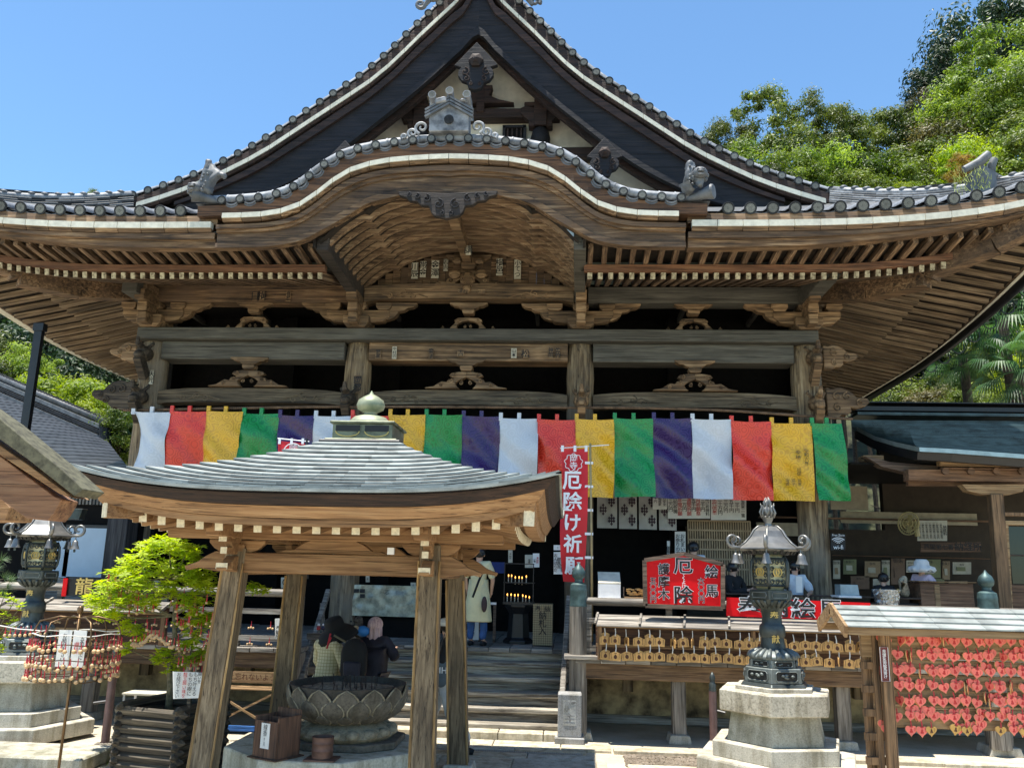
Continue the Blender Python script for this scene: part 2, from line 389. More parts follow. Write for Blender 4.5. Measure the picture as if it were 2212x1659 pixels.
GX = [0, .5, .96, 1.44, 1.92, 2.42, 3.0, 3.57, 4.14, 4.6, 5.24, 5.9, 6.6, 7.3]
GZ = [15.4, 14.75, 14.22, 13.7, 13.16, 12.68, 12.24, 11.82, 11.4, 11.07, 10.70, 10.37, 10.10, 9.87]
gz = lambda x: interp(GX, GZ, abs(x))
GLX = [0, .37, 1.18, 2.15, 3.11, 3.94, 5, 6.6]; GLZ = [13.55, 13.17, 12.34, 11.47, 10.66, 10.13, 9.65, 9.3]
glo = lambda x: interp(GLX, GLZ, abs(x))
def arr(a, b, n): return [a+(b-a)*i/n for i in range(n+1)]
# --- crest disc mesh (unit radius 1, facing -Y)
def disc_mesh(name, face, pet, tube):
    mb = MB(); n = 20; mb.mi = 0
    prof = [(1, 0), (1, -.22), (.97, -.28), (.8, -.28), (.77, -.2)]
    M = RX(90)
    vs = []
    for r, z in prof:
        for j in range(n): t = 2*math.pi*j/n; vs.append((r*math.cos(t), z, r*math.sin(t)))
    fs = [(i*n+j, i*n+(j+1) % n, (i+1)*n+(j+1) % n, (i+1)*n+j) for i in range(4) for j in range(n)]+[tuple(range(4*n, 5*n))]
    mb.add(vs, fs); mb.mi = 1
    for j in range(16):
        a = 2*math.pi*j/16; q = .15
        p = [(.16, -.05), (.68, -q+.03), (.76, 0), (.68, q-.03), (.16, .05)]
        mb.add([((u*math.cos(a)-v*math.sin(a)), -.245, (u*math.sin(a)+v*math.cos(a))) for u, v in p]+[((u*math.cos(a)-v*math.sin(a)), -.2, (u*math.sin(a)+v*math.cos(a))) for u, v in p],
               [(0, 1, 2, 3, 4)]+[(i, (i+1) % 5, 5+(i+1) % 5, 5+i) for i in range(5)])
    mb.add([(.14*math.cos(2*math.pi*j/8), -.26, .14*math.sin(2*math.pi*j/8)) for j in range(8)], [tuple(range(8))])
    if tube:
        mb.mi = 2; n2 = 14
        mb.add([(.93*math.cos(math.pi*j/n2-.15), y, .93*math.sin(math.pi*j/n2*1.05-.15)) for y in (0, tube) for j in range(n2+1)],
               [(j, j+1, n2+2+j, n2+1+j) for j in range(n2)])
    return mb.mesh(name, [face, pet, M_tilepale])
def pan_mesh(w, h, d):                                # hanging flat tile between two discs: curved lip
    mb = MB(); n = 8
    for k, (z0, z1, y) in enumerate(((0, -.35, 0), (-.42, -.75, .01), (-.8, -1.0, .02))):
        P = [((j/n-.5)*w, y, (z0-.9*(1-(2*j/n-1)**2)*.55)*h) for j in range(n+1)]
        Q = [((j/n-.5)*w, y, (z1-.9*(1-(2*j/n-1)**2)*.55)*h) for j in range(n+1)]
        mb.ribbon(P, Q, (0, d, 0))
    return mb.mesh('pan_tile', M_tile)
D_eave = disc_mesh('eave_tile', M_tiledark, M_petal, 18.0)
D_short = disc_mesh('verge_end_tile', M_tiledark, M_petal, 4.0)
P_e = pan_mesh(.26, .10, .1); P_k = pan_mesh(.2, .085, .1)
def rowdisc(xs, zf, Y, r, me, pan, slope=True, back=0, name='eave_tile', pname='pan_tile', pz=-.02):
    for i, x in enumerate(xs):
        z = zf(x); inst(name, me, HP, T(W(x, Y, z)) @ RX(back) @ S(r, r, r))
        if i+1 < len(xs):
            xm = (x+xs[i+1])/2; a = math.degrees(math.atan2(zf(xs[i+1])-zf(x), xs[i+1]-x))
            L = math.hypot(xs[i+1]-x, zf(xs[i+1])-zf(x))
            inst(pname, pan, HP, T(W(xm, Y+.03, zf(xm)+pz)) @ RY(-a) @ S(L/.35 if pan is P_e else L/.31, 1, 1))
er = arr(4.55, 9.85, 15); rowdisc(er, et, 13.1, .102, D_eave, P_e, back=14); rowdisc([-x for x in er[::-1]], et, 13.1, .102, D_eave, P_e, back=14)
def evenx(f, x1, step):                               # points on a curve at even arc length from the middle
    out = [0]; x = 0; L = 0; px, pz = 0, f(0)
    while x < x1:
        x += .01; L += math.hypot(.01, f(x)-pz); pz = f(x)
        if L >= step: out.append(x); L = 0
    return out
ks = evenx(kt, 4.05, .305); ks = [-x for x in ks[:0:-1]]+ks
rowdisc(ks, kt, 12.92, .075, D_short, P_k, name='porch_tile')
gs = evenx(gz, 7.3, .335)[2:]
rowdisc(gs, gz, 16.15, .088, D_short, P_k, name='verge_tile'); rowdisc([-x for x in gs[::-1]], gz, 16.15, .088, D_short, P_k, name='verge_tile')
# cover tiles lying along the curves
def coverline(f, xs, Y, off, r, mat, name, lift=0):
    for a, b in zip(xs[:-1], xs[1:]):
        pa, pb = W(a, Y, f(a)), W(b, Y, f(b)); d = (pb-pa).normalized(); nrm = Vector((-d.z, 0, d.x)); nrm = nrm if nrm.z > 0 else -nrm
        q = pa+nrm*off; q2 = pb+nrm*off
        MB().tube([q-d*.004, q2-d*.03, q2-d*.03, q2-d*.004], [r, r*.96, r*1.09, r*1.09], 10).obj(name, mat, HP, smooth=50)
kk = [k for k in evenx(kt, 4.2, .26)]; kk = [-x for x in kk[:0:-1]]+kk
coverline(kt, kk, 13.08, .075, .082, M_tilepale, 'cover_tile')
gk = evenx(gz, 7.3, .36)
coverline(gz, gk[1:], 16.35, .07, .085, M_tilepale, 'cover_tile'); coverline(gz, [-x for x in gk[:0:-1]], 16.35, .07, .085, M_tilepale, 'cover_tile')
for sx in (-1, 1):                                    # flared end tile at each foot of the bow
    c = W(sx*4.25, 12.98, 8.38)
    MB().tube([c+Vector((-sx*.35, .1, -.04)), c+Vector((-sx*.12, 0, 0)), c+Vector((sx*.03, -.06, .03)), c+Vector((sx*.05, -.07, .03))], [.07, .08, .125, .11], 16).obj('flared_tile', M_tile, HP, smooth=50)
# --- bow roof sheet, straight eave roof, big gable roof
def sheet(name, f, x0, x1, n, prof, mat):
    mb = MB(); rows = [[W(x, y, f(x)+dz) for x in arr(x0, x1, n)] for y, dz in prof]
    mb.grid(rows); return mb.obj(name, mat, HP, smooth=True)
sheet('porch_roof', kt, -4.25, 4.25, 60, [(12.98, -.02), (14.4, .02), (16.2, .1)], M_tile)
for sx in (-1, 1):
    mb = MB(); rows = []
    for t in arr(0, 1, 6):
        row = []
        for x in arr(3.3, 10, 24):
            y0, y1 = 13.12, 16.3 if x < 7.0 else 16.3-(x-7.0)*1.0; row.append(W(sx*x, lerp(y0, y1, t), et(x)-.04+(y1-y0)*.47*t*(1-.15*(1-t))))
        rows.append(row)
    mb.grid(rows, sx < 0).obj('eave_roof', M_tile, HP, smooth=True)
    mb = MB(); rows = []
    for Y in arr(16.18, 34, 2): rows.append([W(sx*x, Y, gz(x)+.02) for x in arr(0, 7.3, 28)])
    mb.grid(rows, sx < 0).obj('gable_roof', M_tile, HP, smooth=True)
    mb = MB(); rows = []
    def sz(Y): return 7.72+.95*max(0, (21-Y)/8)**2
    for Y in arr(13.1, 34, 20):
        x1_ = 10.0; x0_ = 7.2 if Y > 16.3 else 7.2+(16.3-Y)*.86; row = []
        for t in arr(0, 1, 6): row.append(W(sx*lerp(x0_, x1_, t), Y, lerp(lerp(9.9, 8.8, min(1, max(0, (16.3-Y)/3.2))), sz(Y)+.25, t**.85)))
        rows.append(row)
    mb.grid(rows, sx < 0).obj('side_roof', M_tile, HP, smooth=True)
# --- timber layers under the tiles
xsK = arr(-4.2, 4.2, 84)
MB().ribbon([W(x, 12.96, kt(x)-.07) for x in xsK], [W(x, 12.98, kw(x)+.04) for x in xsK], (0, .3, 0)).obj('porch_eave_board', wood('dark eave board', (.035, .018, .010), (.10, .05, .025), (.17, .09, .045), 'X'), HP)
def blocks(f, xs, Y, h, mat, mat2, name, d=.12):
    for a, b in zip(xs[:-1], xs[1:]):
        pa, pb = W(a, Y, f(a)), W(b, Y, f(b)); dd = (pb-pa).normalized()*.005; up = Vector((0, 0, h/2))
        MB().ribbon([pa+dd+up, pb-dd+up], [pa+dd-up, pb-dd-up], (0, d, 0)).obj(name, mat, HP)
        MB().ribbon([pa+dd-up*1.02+Vector((0, .02, 0)), pb-dd-up*1.02+Vector((0, .02, 0))], [pa+dd-up*2.1+Vector((0, .06, 0)), pb-dd-up*2.1+Vector((0, .06, 0))], (0, d, 0)).obj('block_underside', mat2, HP)
kb = evenx(kw, 4.05, .33); kb = [-x for x in kb[:0:-1]]+kb
blocks(kw, kb, 12.88, .085, M_white, W_old, 'white_block')
ebx = arr(3.95, 10, 15)
ew = lambda x: et(x)-.3
blocks(ew, ebx, 12.98, .105, M_white, W_old, 'white_block'); blocks(ew, [-x for x in ebx[::-1]], 12.98, .105, M_white, W_old, 'white_block')
gw = lambda x: gz(x)-.36*(1 if x == 0 else math.hypot(1, (gz(abs(x)+.05)-gz(max(0, abs(x)-.05)))/.1))*.82
gb = evenx(gw, 7.1, .5)
W_gab = wood('black brown gable boards', (.012, .007, .006), (.035, .018, .014), (.065, .035, .025), 'X', var=.4)
blocks(gw, gb, 16.05, .10, M_white, W_gab, 'white_block'); blocks(gw, [-x for x in gb[::-1]], 16.05, .10, M_white, W_gab, 'white_block')
# barge boards: bow
xs2 = arr(-3.85, 3.85, 90)
for k, (a, b, Y) in enumerate(((.0, .18, 12.95), (.18, .30, 13.0), (.30, .80, 13.04), (.80, 1.0, 12.99))):
    P = [W(x, Y, lerp(kw(x)-.13, kl(x), a)) for x in xs2]; Q = [W(x, Y, lerp(kw(x)-.13, kl(x), b)-.004) for x in xs2]
    MB().ribbon(P, Q, (0, .16, 0)).obj('barge_board', W_old, HP)
for sx in (-1, 1):
    xe = [sx*x for x in arr(3.9, 10, 30)]
    MB().ribbon([W(x, 13.12, et(x)-.08) for x in xe], [W(x, 13.1, ew(x)+.05) for x in xe], (0, .3, 0)).obj('eave_board', W_old, HP)
    MB().ribbon([W(x, 13.05, ew(x)-.12) for x in xe], [W(x, 13.05, lerp(ew(x)-.12, eb(x), .45)) for x in xe], (0, .22, 0)).obj('eave_board', W_old, HP)
    MB().ribbon([W(x, 13.11, lerp(ew(x)-.12, eb(x), .46)) for x in xe], [W(x, 13.13, eb(x)) for x in xe], (0, .22, 0)).obj('eave_board', W_old, HP)
    xg = [sx*x for x in arr(0, 7.2, 60)]
    MB().ribbon([W(x, 16.16, gz(x)-.06) for x in xg], [W(x, 16.16, gw(x)+.04) for x in xg], (0, .4, 0)).obj('verge_board', W_gab, HP)
    for a, b, Y in ((0, .2, 16.12), (.2, .86, 16.2), (.86, 1, 16.15)):
        MB().ribbon([W(x, Y, lerp(gw(x)-.17, glo(x), a)) for x in xg[:-8]], [W(x, Y, lerp(gw(x)-.17, glo(x), b)-.003) for x in xg[:-8]], (0, .14, 0)).obj('gable_barge_board', W_gab if a == 0 else W_dark, HP)
    # second inner rafter board
    MB().ribbon([W(x, 16.45, glo(x)+.3) for x in xg[:-14]], [W(x, 16.45, glo(x)-.02-.015*abs(x)) for x in xg[:-14]], (0, .14, 0)).obj('inner_barge_board', W_gab, HP)
# gable wall with timber frame
gwall = MB(); gwall.prism([(x, max(9.3, gz(x)-.3)) for x in arr(-7, 7, 56)]+[(7, 9.2), (-7, 9.2)], 17.3, 17.4, lambda u, v, t: W(u, t, v)).obj('gable_wall', M_plaster, HP)
G = MB(); Yg = 17.0
for (a, b, c_, d_) in ((-1.75, 1.75, 12.08, 12.30), (-3.6, 3.6, 11.12, 11.36)): G.box(X0+a, X0+b, Yg, Yg+.3, c_, d_)
for x in (-1.33, 1.33): G.box(X0+x-.14, X0+x+.14, Yg-.1, Yg+.2, 11.84, 12.6); G.box(X0+x-.26, X0+x+.26, Yg-.05, Yg+.2, 11.84, 11.98); G.box(X0+x-.36, X0+x+.36, Yg-.05, Yg+.2, 12.32, 12.42)
G.box(X0-.09, X0+.09, Yg-.05, Yg+.2, 12.2, 13.2)
G.prism([(-.75, 12.42), (-.4, 12.5), (-.2, 12.6), (-.26, 12.85), (.26, 12.85), (.2, 12.6), (.4, 12.5), (.75, 12.42)], Yg-.04, Yg+.2, lambda u, v, t: W(u, t, v))
G.obj('gable_frame', W_gab, HP, bev=.015)
for x in (-1.33, 1.33):
    MB().lathe([(.14, 11.36), (.2, 11.42), (.22, 11.6), (.18, 11.78), (.13, 11.84)], W(x, Yg+.1, 0)*1.0, 16).obj('bottle_strut', W_dark, HP, smooth=50)
    for s2 in (-1, 1):
        MB().prism([(0, 0), (.3*s2, .05), (.52*s2, .22), (.55*s2, .36), (.4*s2, .42), (.1*s2, .34), (0, .36)], Yg-.06, Yg+.1, lambda u, v, t, x=x: W(x+u*.8, t, 11.9+v)).obj('cloud_bracket', W_gab, HP)
    wf = MB(); wx = .75 if x > 0 else -.75
    for a in (-.23, .23): wf.box(X0+wx+a-.03, X0+wx+a+.03, Yg+.15, Yg+.3, 11.62, 11.96)
    for z in (11.62, 11.95): wf.box(X0+wx-.26, X0+wx+.26, Yg+.15, Yg+.3, z-.03, z+.03)
    f_ = wf.obj('gable_window', W_dark, HP); MB().box(X0+wx-.22, X0+wx+.22, Yg+.25, Yg+.29, 11.63, 11.95).obj('dark_opening', W_void, f_)
    for k in range(4): MB().cbox(W(wx-.15+k*.1, Yg+.2, 11.79), .035, .03, .3).obj('bar', W_gab, f_)
def pendant(c, s):
    hp = [(0, 0), (.41, -.48), (.28, -.53), (.33, -.60), (.33, -.70), (.26, -.80), (.16, -.84), (.12, -.95), (0, -1.0)]
    poly = [(u*s, v*s) for u, v in hp]+[(-u*s, v*s) for u, v in hp[-2:0:-1]]
    p = MB().prism(poly, 0, .12, lambda u, v, t: c+Vector((u, t, v))).obj('gable_pendant', W_dark, HP, bev=.01)
    m = MB(); m.lathe([(.14*s, 0), (.14*s, .06), (.09*s, .1), (.05*s, .14), (.01, .15)], c+Vector((0, 0, -.4*s)), 6, M=RX(90)); m.obj('rosette', W_gab, p)
    m = MB()
    for q in (-1, 1):
        for (u, v, r) in ((.2, -.62, .085), (.17, -.76, .06), (.09, -.87, .04)): m.spiral(c+Vector((q*u*s, -.012, v*s)), r*s, 1.3, .014, math.pi/2, q)
    m.obj('carved_scroll', W_gab, p); return p
pendant(W(0, 15.98, 13.25), 1.12)
for sx in (-1, 1): pendant(W(sx*2.68, 16.02, 11.05), .88)
# ridge end ornament at the apex (only its curls enter the picture) and descending corner ridges
ap = MB()
for q in (-1, 1):
    for (u, v, r) in ((.98, 14.36, .17), (1.22, 14.12, .11), (.78, 14.66, .18)): ap.spiral(W(q*u, 15.9, v), r, 1.3, .045, -.5, q, 8)
    ap.tube([W(q*.3, 15.9, 15.5), W(q*.7, 15.9, 14.9), W(q*.92, 15.9, 14.42), W(q*1.16, 15.9, 14.04)], [.12, .11, .09, .04], 8)
ap.obj('apex_ornament', M_tile, HP, smooth=60)
for sx in (-1, 1):
    A = W(sx*7.2, 16.2, 9.72); B = W(sx*9.75, 13.5, 8.68); n = 16
    path = [A.lerp(B, t)+Vector((0, 0, -.16*math.sin(math.pi*t)+.1*t**4-.10)) for t in arr(0, 1, n)]
    side = Vector((.7*sx, -.7, 0)).cross(Vector((0, 0, 1))).normalized()
    for k in range(6):
        wd = .17-.012*k
        for i in range(0, n, 2):
            j = i if k % 2 else max(0, i-1); e = min(n, j+2)
            MB().bar(path[j]+Vector((0, 0, .03+k*.048)), path[e]+Vector((0, 0, .03+k*.048)), wd*2, .034).obj('ridge_tile', (M_tile, M_tile, M_tiledark)[(i//2+k) % 3] if sx < 0 else (M_tile, M_tilepale, M_tilepale)[(i//2+k) % 3], HP, bev=.006)
    MB().tube([p+Vector((0, 0, .33)) for p in path], .075, 8).obj('ridge_cap', M_tilepale, HP, smooth=True)
    for i in range(1, n): MB().ball(path[i]+Vector((0, 0, .39)), .085, .085, .05, 8, 5).obj('cap_joint', M_tile, HP, smooth=True)
# corner ornament on the right ridge
c = W(8.85, 13.75, 8.93); cm = MB()
cm.prism([(-.2, -.3), (.2, -.3), (.2, .05), (.26, .08), (0, .26), (-.26, .08), (-.2, .05)], -.12, .12, lambda u, v, t: c+Vector((u, t, v)))
cm.tube([c+Vector((-.3, -.1, .18)), c+Vector((-.05, -.1, .3)), c+Vector((.12, -.1, .46))], [.06, .085, .07], 10)
cm.tube([c+Vector((.2, .05, .12)), c+Vector((.2, 0, .3)), c+Vector((.26, 0, .42))], [.06, .07, .06], 10)
cm.obj('corner_ornament', M_tile, HP, smooth=50)
tf = MB()
for k in range(160):
    p = c+Vector((random.uniform(-.55, .05), random.uniform(-.25, -.1), random.uniform(-.28, .12))); q = p+Vector((random.uniform(-.06, .06), random.uniform(-.05, .03), random.uniform(.03, .12)))
    tf.add([p, p+Vector((.012, 0, 0)), q], [(0, 1, 2)])
tag(tf.obj('weeds', plain('yellow roof weeds', (.38, .42, .10), .8), None), 'yellow green weeds growing on the corner ridge of the tiled roof', 'weeds', kind='stuff')
# bow crest ornament
oc = W(-.02, 13.0, 9.5)
po = lambda u, v, t: oc+Vector((u, t, v))
orn = MB().prism([(-.33, 0), (.33, 0), (.33, .30), (.0, .50), (-.33, .30)], -.12, .2, po).obj('crest_ornament', M_tilepale, HP, bev=.01)
m = MB()
for q in (-1, 1):
    for k in range(3): m.bar(po(q*.4, .24+k*.06, -.14), po(0, .48+k*.06, -.14), .08, .035, (0, 0, 1))
m.obj('ornament_gable_ring', M_tile, orn)
MB().lathe([(.08, 0), (.08, .03), (.01, .04)], po(0, .2, -.12), 16, M=RX(90)).obj('blank_boss', M_tiledark, orn)
for (u, v) in ((-.29, .62), (0, .69), (.29, .62)):
    m = MB(); m.tube([po(u, v, -.2), po(u*1.04, v-.02, .0), po(u*1.12, v-.3, .14)], [.062, .058, .055], 12); t_ = m.obj('top_tile', M_tilepale, orn, smooth=50)
    inst('tomoe_disc', disc_mesh('tomoe_disc', M_tilepale, M_petal, 0), t_, T(po(u, v, -.195)) @ S(.068, .068, .068))
for u in (-.145, .145): MB().bar(po(u-.09*(1 if u > 0 else -1)*-1, .5, -.16), po(u+.09, .55, -.16), .1, .1).obj('link_tile', M_tilepale, orn, bev=.02)
m = MB()
for q in (-1, 1):
    for (u, v, r) in ((.47, .12, .12), (.62, .02, .09), (.76, -.04, .05)): m.spiral(po(q*u, v, -.02), r, 1.35, .028, -1.2 if q > 0 else -1.9, q, 7)
m.obj('cloud_scroll', M_tilepale, orn, smooth=60)
# guardian lions on the bow ends
def lion(c, s, flip, upside):
    t = thing('guardian_lion', 'grey clay lion statue with its tail raised on the left foot of the bow roof' if upside else 'grey clay lion statue sitting open mouthed on the right foot of the bow roof', 'statue', c)
    me = bpy.data.meshes.new('lion'); q = -1 if flip else 1
    if upside: J = [((0, 0, .30), .13), ((-.02, 0, .15), .11), ((-.16*q, -.05, .06), .10), ((.03*q, 0, .45), .11), ((.0, 0, .6), .05), ((-.03, 0, .7), .075), ((.2*q, 0, .42), .07), ((.34*q, 0, .34), .045), ((-.12*q, -.1, -.04), .05), ((.1*q, -.02, .0), .05)]; E_ = [(0, 1), (1, 2), (0, 3), (3, 4), (4, 5), (3, 6), (6, 7), (2, 8), (1, 9)]
    else: J = [((0, 0, .1), .13), ((-.01, 0, .28), .12), ((.0, 0, .42), .07), ((-.02, 0, .56), .10), ((.13*q, -.05, .26), .10), ((.22*q, -.1, .3), .06), ((.12*q, -.1, .06), .05), ((-.1*q, -.08, .0), .055)]; E_ = [(0, 1), (1, 2), (2, 3), (1, 4), (4, 5), (4, 6), (0, 7)]
    me.from_pydata([tuple(Vector(j)*s) for j, r in J], E_, []); me.update()
    o = bpy.data.objects.new('body', me); COL.objects.link(o)
    o.modifiers.new('s', 'SKIN'); 
    for i, (j, r) in enumerate(J): me.skin_vertices[0].data[i].radius = (r*s, r*s)
    me.skin_vertices[0].data[0].use_root = True
    o.modifiers.new('b', 'SUBSURF').levels = 2
    d = bpy.context.evaluated_depsgraph_get(); m2 = bpy.data.meshes.new_from_object(o.evaluated_get(d)); bpy.data.objects.remove(o)
    for v in m2.vertices: v.co += v.normal*noise.noise(v.co*16)*.025
    m2.materials.clear(); m2.materials.append(M_tile); m2.polygons.foreach_set('use_smooth', [True]*len(m2.polygons))
    b = reg(bpy.data.objects.new('body', m2), t, T(c))
    hd = Vector(J[2 if upside else 4][0])*s+c; h = MB()
    h.ball(hd+Vector((0, -.1, .02))*s, .12*s, .09*s, .1*s)
    for k in range(9): a = k*.7; h.ball(hd+Vector((.11*math.cos(a), -.04, .1*math.sin(a)))*s, .042*s)
    for k in (-1, 1): h.ball(hd+Vector((.045*k, -.19, .045))*s, .022*s); h.tube([hd+Vector((-.05, -.2, -.02-.03*k))*s, hd+Vector((.05, -.2, -.02-.03*k))*s], .018*s, 6)
    h.obj('maned_head', M_tile, b, smooth=True)
    sp = MB()
    for k in range(9): sp.ball(c+Vector((random.uniform(-.07, .07), -.11, random.uniform(.1, .42)))*s, .024*s)
    sp.obj('curl', M_tile, b, smooth=True)
lion(W(-4.1, 13.0, 8.43), .95, False, True); lion(W(3.95, 13.0, 8.42), 1.0, False, False)
# carved pendant below the middle of the bow
hp = [(0, -.03), (.82, .01), (.80, -.06), (.68, -.1), (.62, -.16), (.5, -.17), (.42, -.24), (.3, -.25), (.26, -.36), (.2, -.42), (.08, -.45), (0, -.47)]
c = W(0, 12.93, 8.44)
uc = MB().prism([(u, v) for u, v in hp]+[(-u, v) for u, v in hp[-2:0:-1]], 0, .1, lambda u, v, t: c+Vector((u, t, v))).obj('bow_pendant', wood('dark carved pendant', (.01, .008, .006), (.035, .025, .02), (.07, .05, .04)), HP, bev=.008)
m = MB()
for q in (-1, 1):
    for (u, v, r) in ((.14, -.22, .09), (.34, -.12, .07), (.5, -.08, .05), (.64, -.05, .04), (.08, -.38, .04)): m.spiral(c+Vector((q*u, -.01, v)), r, 1.4, .014, 1.6, q)
m.obj('carved_scroll', W_dark, uc)
# ================================================================ under the eaves
RF = {}
def rafter(p0, p1, w, h, name, matl=None, tip=None):
    """a squared rafter from its outer end p0 to its inner end p1; bottom face at the given z"""
    p0 = Vector(p0); p1 = Vector(p1); L = (p1-p0).length; key = (round(w, 3), round(h, 3), name)
    if key not in RF:
        b = MB(); b.box(0.006, 1, -w/2, w/2, 0, h); b.mi = 1; b.box(0, .0059, -w/2+.002, w/2-.002, .002, h-.002); RF[key] = b.mesh(name, [matl or W_oldY, tip or matl or W_oldY])
    d = (p1-p0).normalized(); y = Vector((0, 0, 1)).cross(d).normalized(); z = d.cross(y)
    M = Matrix((d*L, y, z)).transposed().to_4x4(); M.translation = p0
    return inst(name, RF[key], HP, M)
W_side = wood('dry side rafter timber', (.07, .045, .025), (.25, .175, .105), (.42, .32, .21), 'X', var=.35, sc=1.2)
lift = lambda x: max(0, (abs(x)-6)/4)**2*.62
M_tipold = plain('worn rafter end paint', (.42, .37, .25), .85, var=.3, nscale=18, c2=(.10, .07, .04))
xs = [k*.236+2.35 for k in range(33)]
for sx in (-1, 1):
    for x in xs:
        if x > 9.6: continue
        yi = 14.12 if x < 8.55 else 14.12-(x-8.55)*.85
        z0 = 7.60+lift(x)*.9; rafter(W(sx*x, 13.32, z0), W(sx*x, yi, 7.53+lift(x)*.9), .085, .10, 'flying_rafter')
    for k in range(34):
        x = 2.35+k*.178
        if x > 8.3: continue
        yi = 16.1 if x < 6.6 else 16.1-(x-6.6)*1.1
        rafter(W(sx*x, 13.98, 7.30+lift(x)), W(sx*x, yi, 7.30+lift(x)+(yi-14)*.27), .085, .115, 'base_rafter', tip=M_tipold)
    # boards that carry them
    xa = arr(2.25, 8.6, 24)
    MB().ribbon([W(sx*x, 13.9, 7.535+lift(x)) for x in xa], [W(sx*x, 13.9, 7.42+lift(x)) for x in xa], (0, .13, 0)).obj('rafter_purlin', wood('reddish purlin', (.07, .03, .015), (.20, .09, .045), (.27, .14, .07)), HP)
    mb = MB(); rows = [[W(sx*x, y, z+lift(x)*k_) for x in arr(2.2, 9.7, 24)] for y, z, k_ in ((13.2, 7.74, .9), (14.1, 7.65, .9))]
    mb.grid(rows); rows = [[W(sx*x, y, z+lift(x)) for x in arr(2.2, 8.7, 20)] for y, z in ((14.0, 7.47), (16.3, 8.08))]; mb.grid(rows)
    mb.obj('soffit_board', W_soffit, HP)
    # side eaves
    for k in range(42):
        Y = 13.75+k*.295; lf = .95*max(0, (21-Y)/8)**2
        hipx = 9.75-(Y-13.2)*.95 if Y < 16.6 else 6.5                 # only outside the hip line
        xi = max(8.55, hipx)
        if xi < 9.8: rafter(W(sx*9.92, Y, 7.22+lf), W(sx*xi, Y, 7.22+lf+(9.92-xi)*.2), .10, .075, 'side_flying_rafter', W_side)
        xi = max(6.5, hipx)
        if xi < 8.6: rafter(W(sx*8.75, Y, 7.36+lf*.9), W(sx*xi, Y, 7.36+lf*.9+(8.75-xi)*.26-lf*.45*(8.75-xi)/2.2), .11, .085, 'side_base_rafter', W_side)
    mb = MB(); rows = []
    for Y in arr(13.2, 26.5, 30):
        lf = .95*max(0, (21-Y)/8)**2; hx = max(6.4, min(9.6, 9.75-(Y-13.2)*.95)); hm = max(hx, 8.6); rows.append([W(sx*10.0, Y, 7.30+lf), W(sx*hm, Y, 7.31+lf+(10-hm)*.2), W(sx*hx, Y, 7.31+lf*.9+(10-hx)*.22-lf*.4*(8.75-hx)/2.2*(hx < 8.75))])
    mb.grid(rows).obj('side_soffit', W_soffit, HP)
    e1 = MB(); Ys = arr(13.1, 26.5, 30); lf = lambda Y: .95*max(0, (21-Y)/8)**2
    e1.ribbon([W(sx*10, Y, 7.72+lf(Y)) for Y in Ys], [W(sx*10, Y, 7.32+lf(Y)) for Y in Ys], (sx*.08, 0, 0)).obj('side_eave_board', W_old, HP)
    for i in range(20):
        a, b = 13.15+i*.66, 13.15+i*.66+.65
        MB().ribbon([W(sx*10.1, a, 7.62+lf(a)), W(sx*10.1, b, 7.62+lf(b))], [W(sx*10.1, a, 7.40+lf(a)), W(sx*10.1, b, 7.40+lf(b))], (sx*.3, 0, 0)).obj('side_white_block', M_white, HP)
    # hip rafter
    h = MB(); P = [W(sx*6.5, 16.05, 7.55), W(sx*7.4, 15.1, 7.30), W(sx*8.1, 14.35, 7.30), W(sx*8.15, 14.3, 7.42), W(sx*8.9, 13.6, 7.62), W(sx*9.7, 12.95, 8.0)]
    for a, b in zip(P[:-1], P[1:]): h.bar(a+Vector((0, 0, .17)), b+Vector((0, 0, .17)), .3, .34)
    h.obj('hip_rafter', W_old, HP)
    h = MB(); h.spiral(W(sx*7.98, 14.2, 7.5), .07, 1.3, .012); h.obj('hip_scroll', W_old, HP)
# rain gutter with iron hooks under the right hand side eave, and the left one's down pipe
gt = thing('rain_gutter', 'long black rain gutter with ring hooks under the right hand side eave', 'gutter', W(10.1, 14, 7.3))
Yg_ = arr(13.6, 26.5, 26); lf = lambda Y: .95*max(0, (21-Y)/8)**2
MB().tube([W(10.12, Y, 7.22+lf(Y)*.9) for Y in Yg_], .085, 8).obj('gutter_trough', M_black, gt, smooth=True)
for k in range(17):
    Y = 14+k*.72; c = W(10.3, Y, 7.2+lf(Y)*.9)
    MB().tube([c+Vector((.13*math.cos(a), 0, .13*math.sin(a))) for a in arr(-3.6, .6, 10)], .012, 5).obj('hook', M_black, gt)
pp = thing('down_pipe', 'dark square down pipe standing beside the left eave of the temple', 'pipe', at(40, 1000, 15.0))
MB().bar(at(46, 985, 15.0), at(86, 712, 15.0), .15, .1, (0, 1, 0)).obj('pipe', M_black, pp); MB().bar(at(86, 716, 15.0), at(88, 700, 15.0), .2, .14, (0, 1, 0)).obj('hopper', M_black, pp)
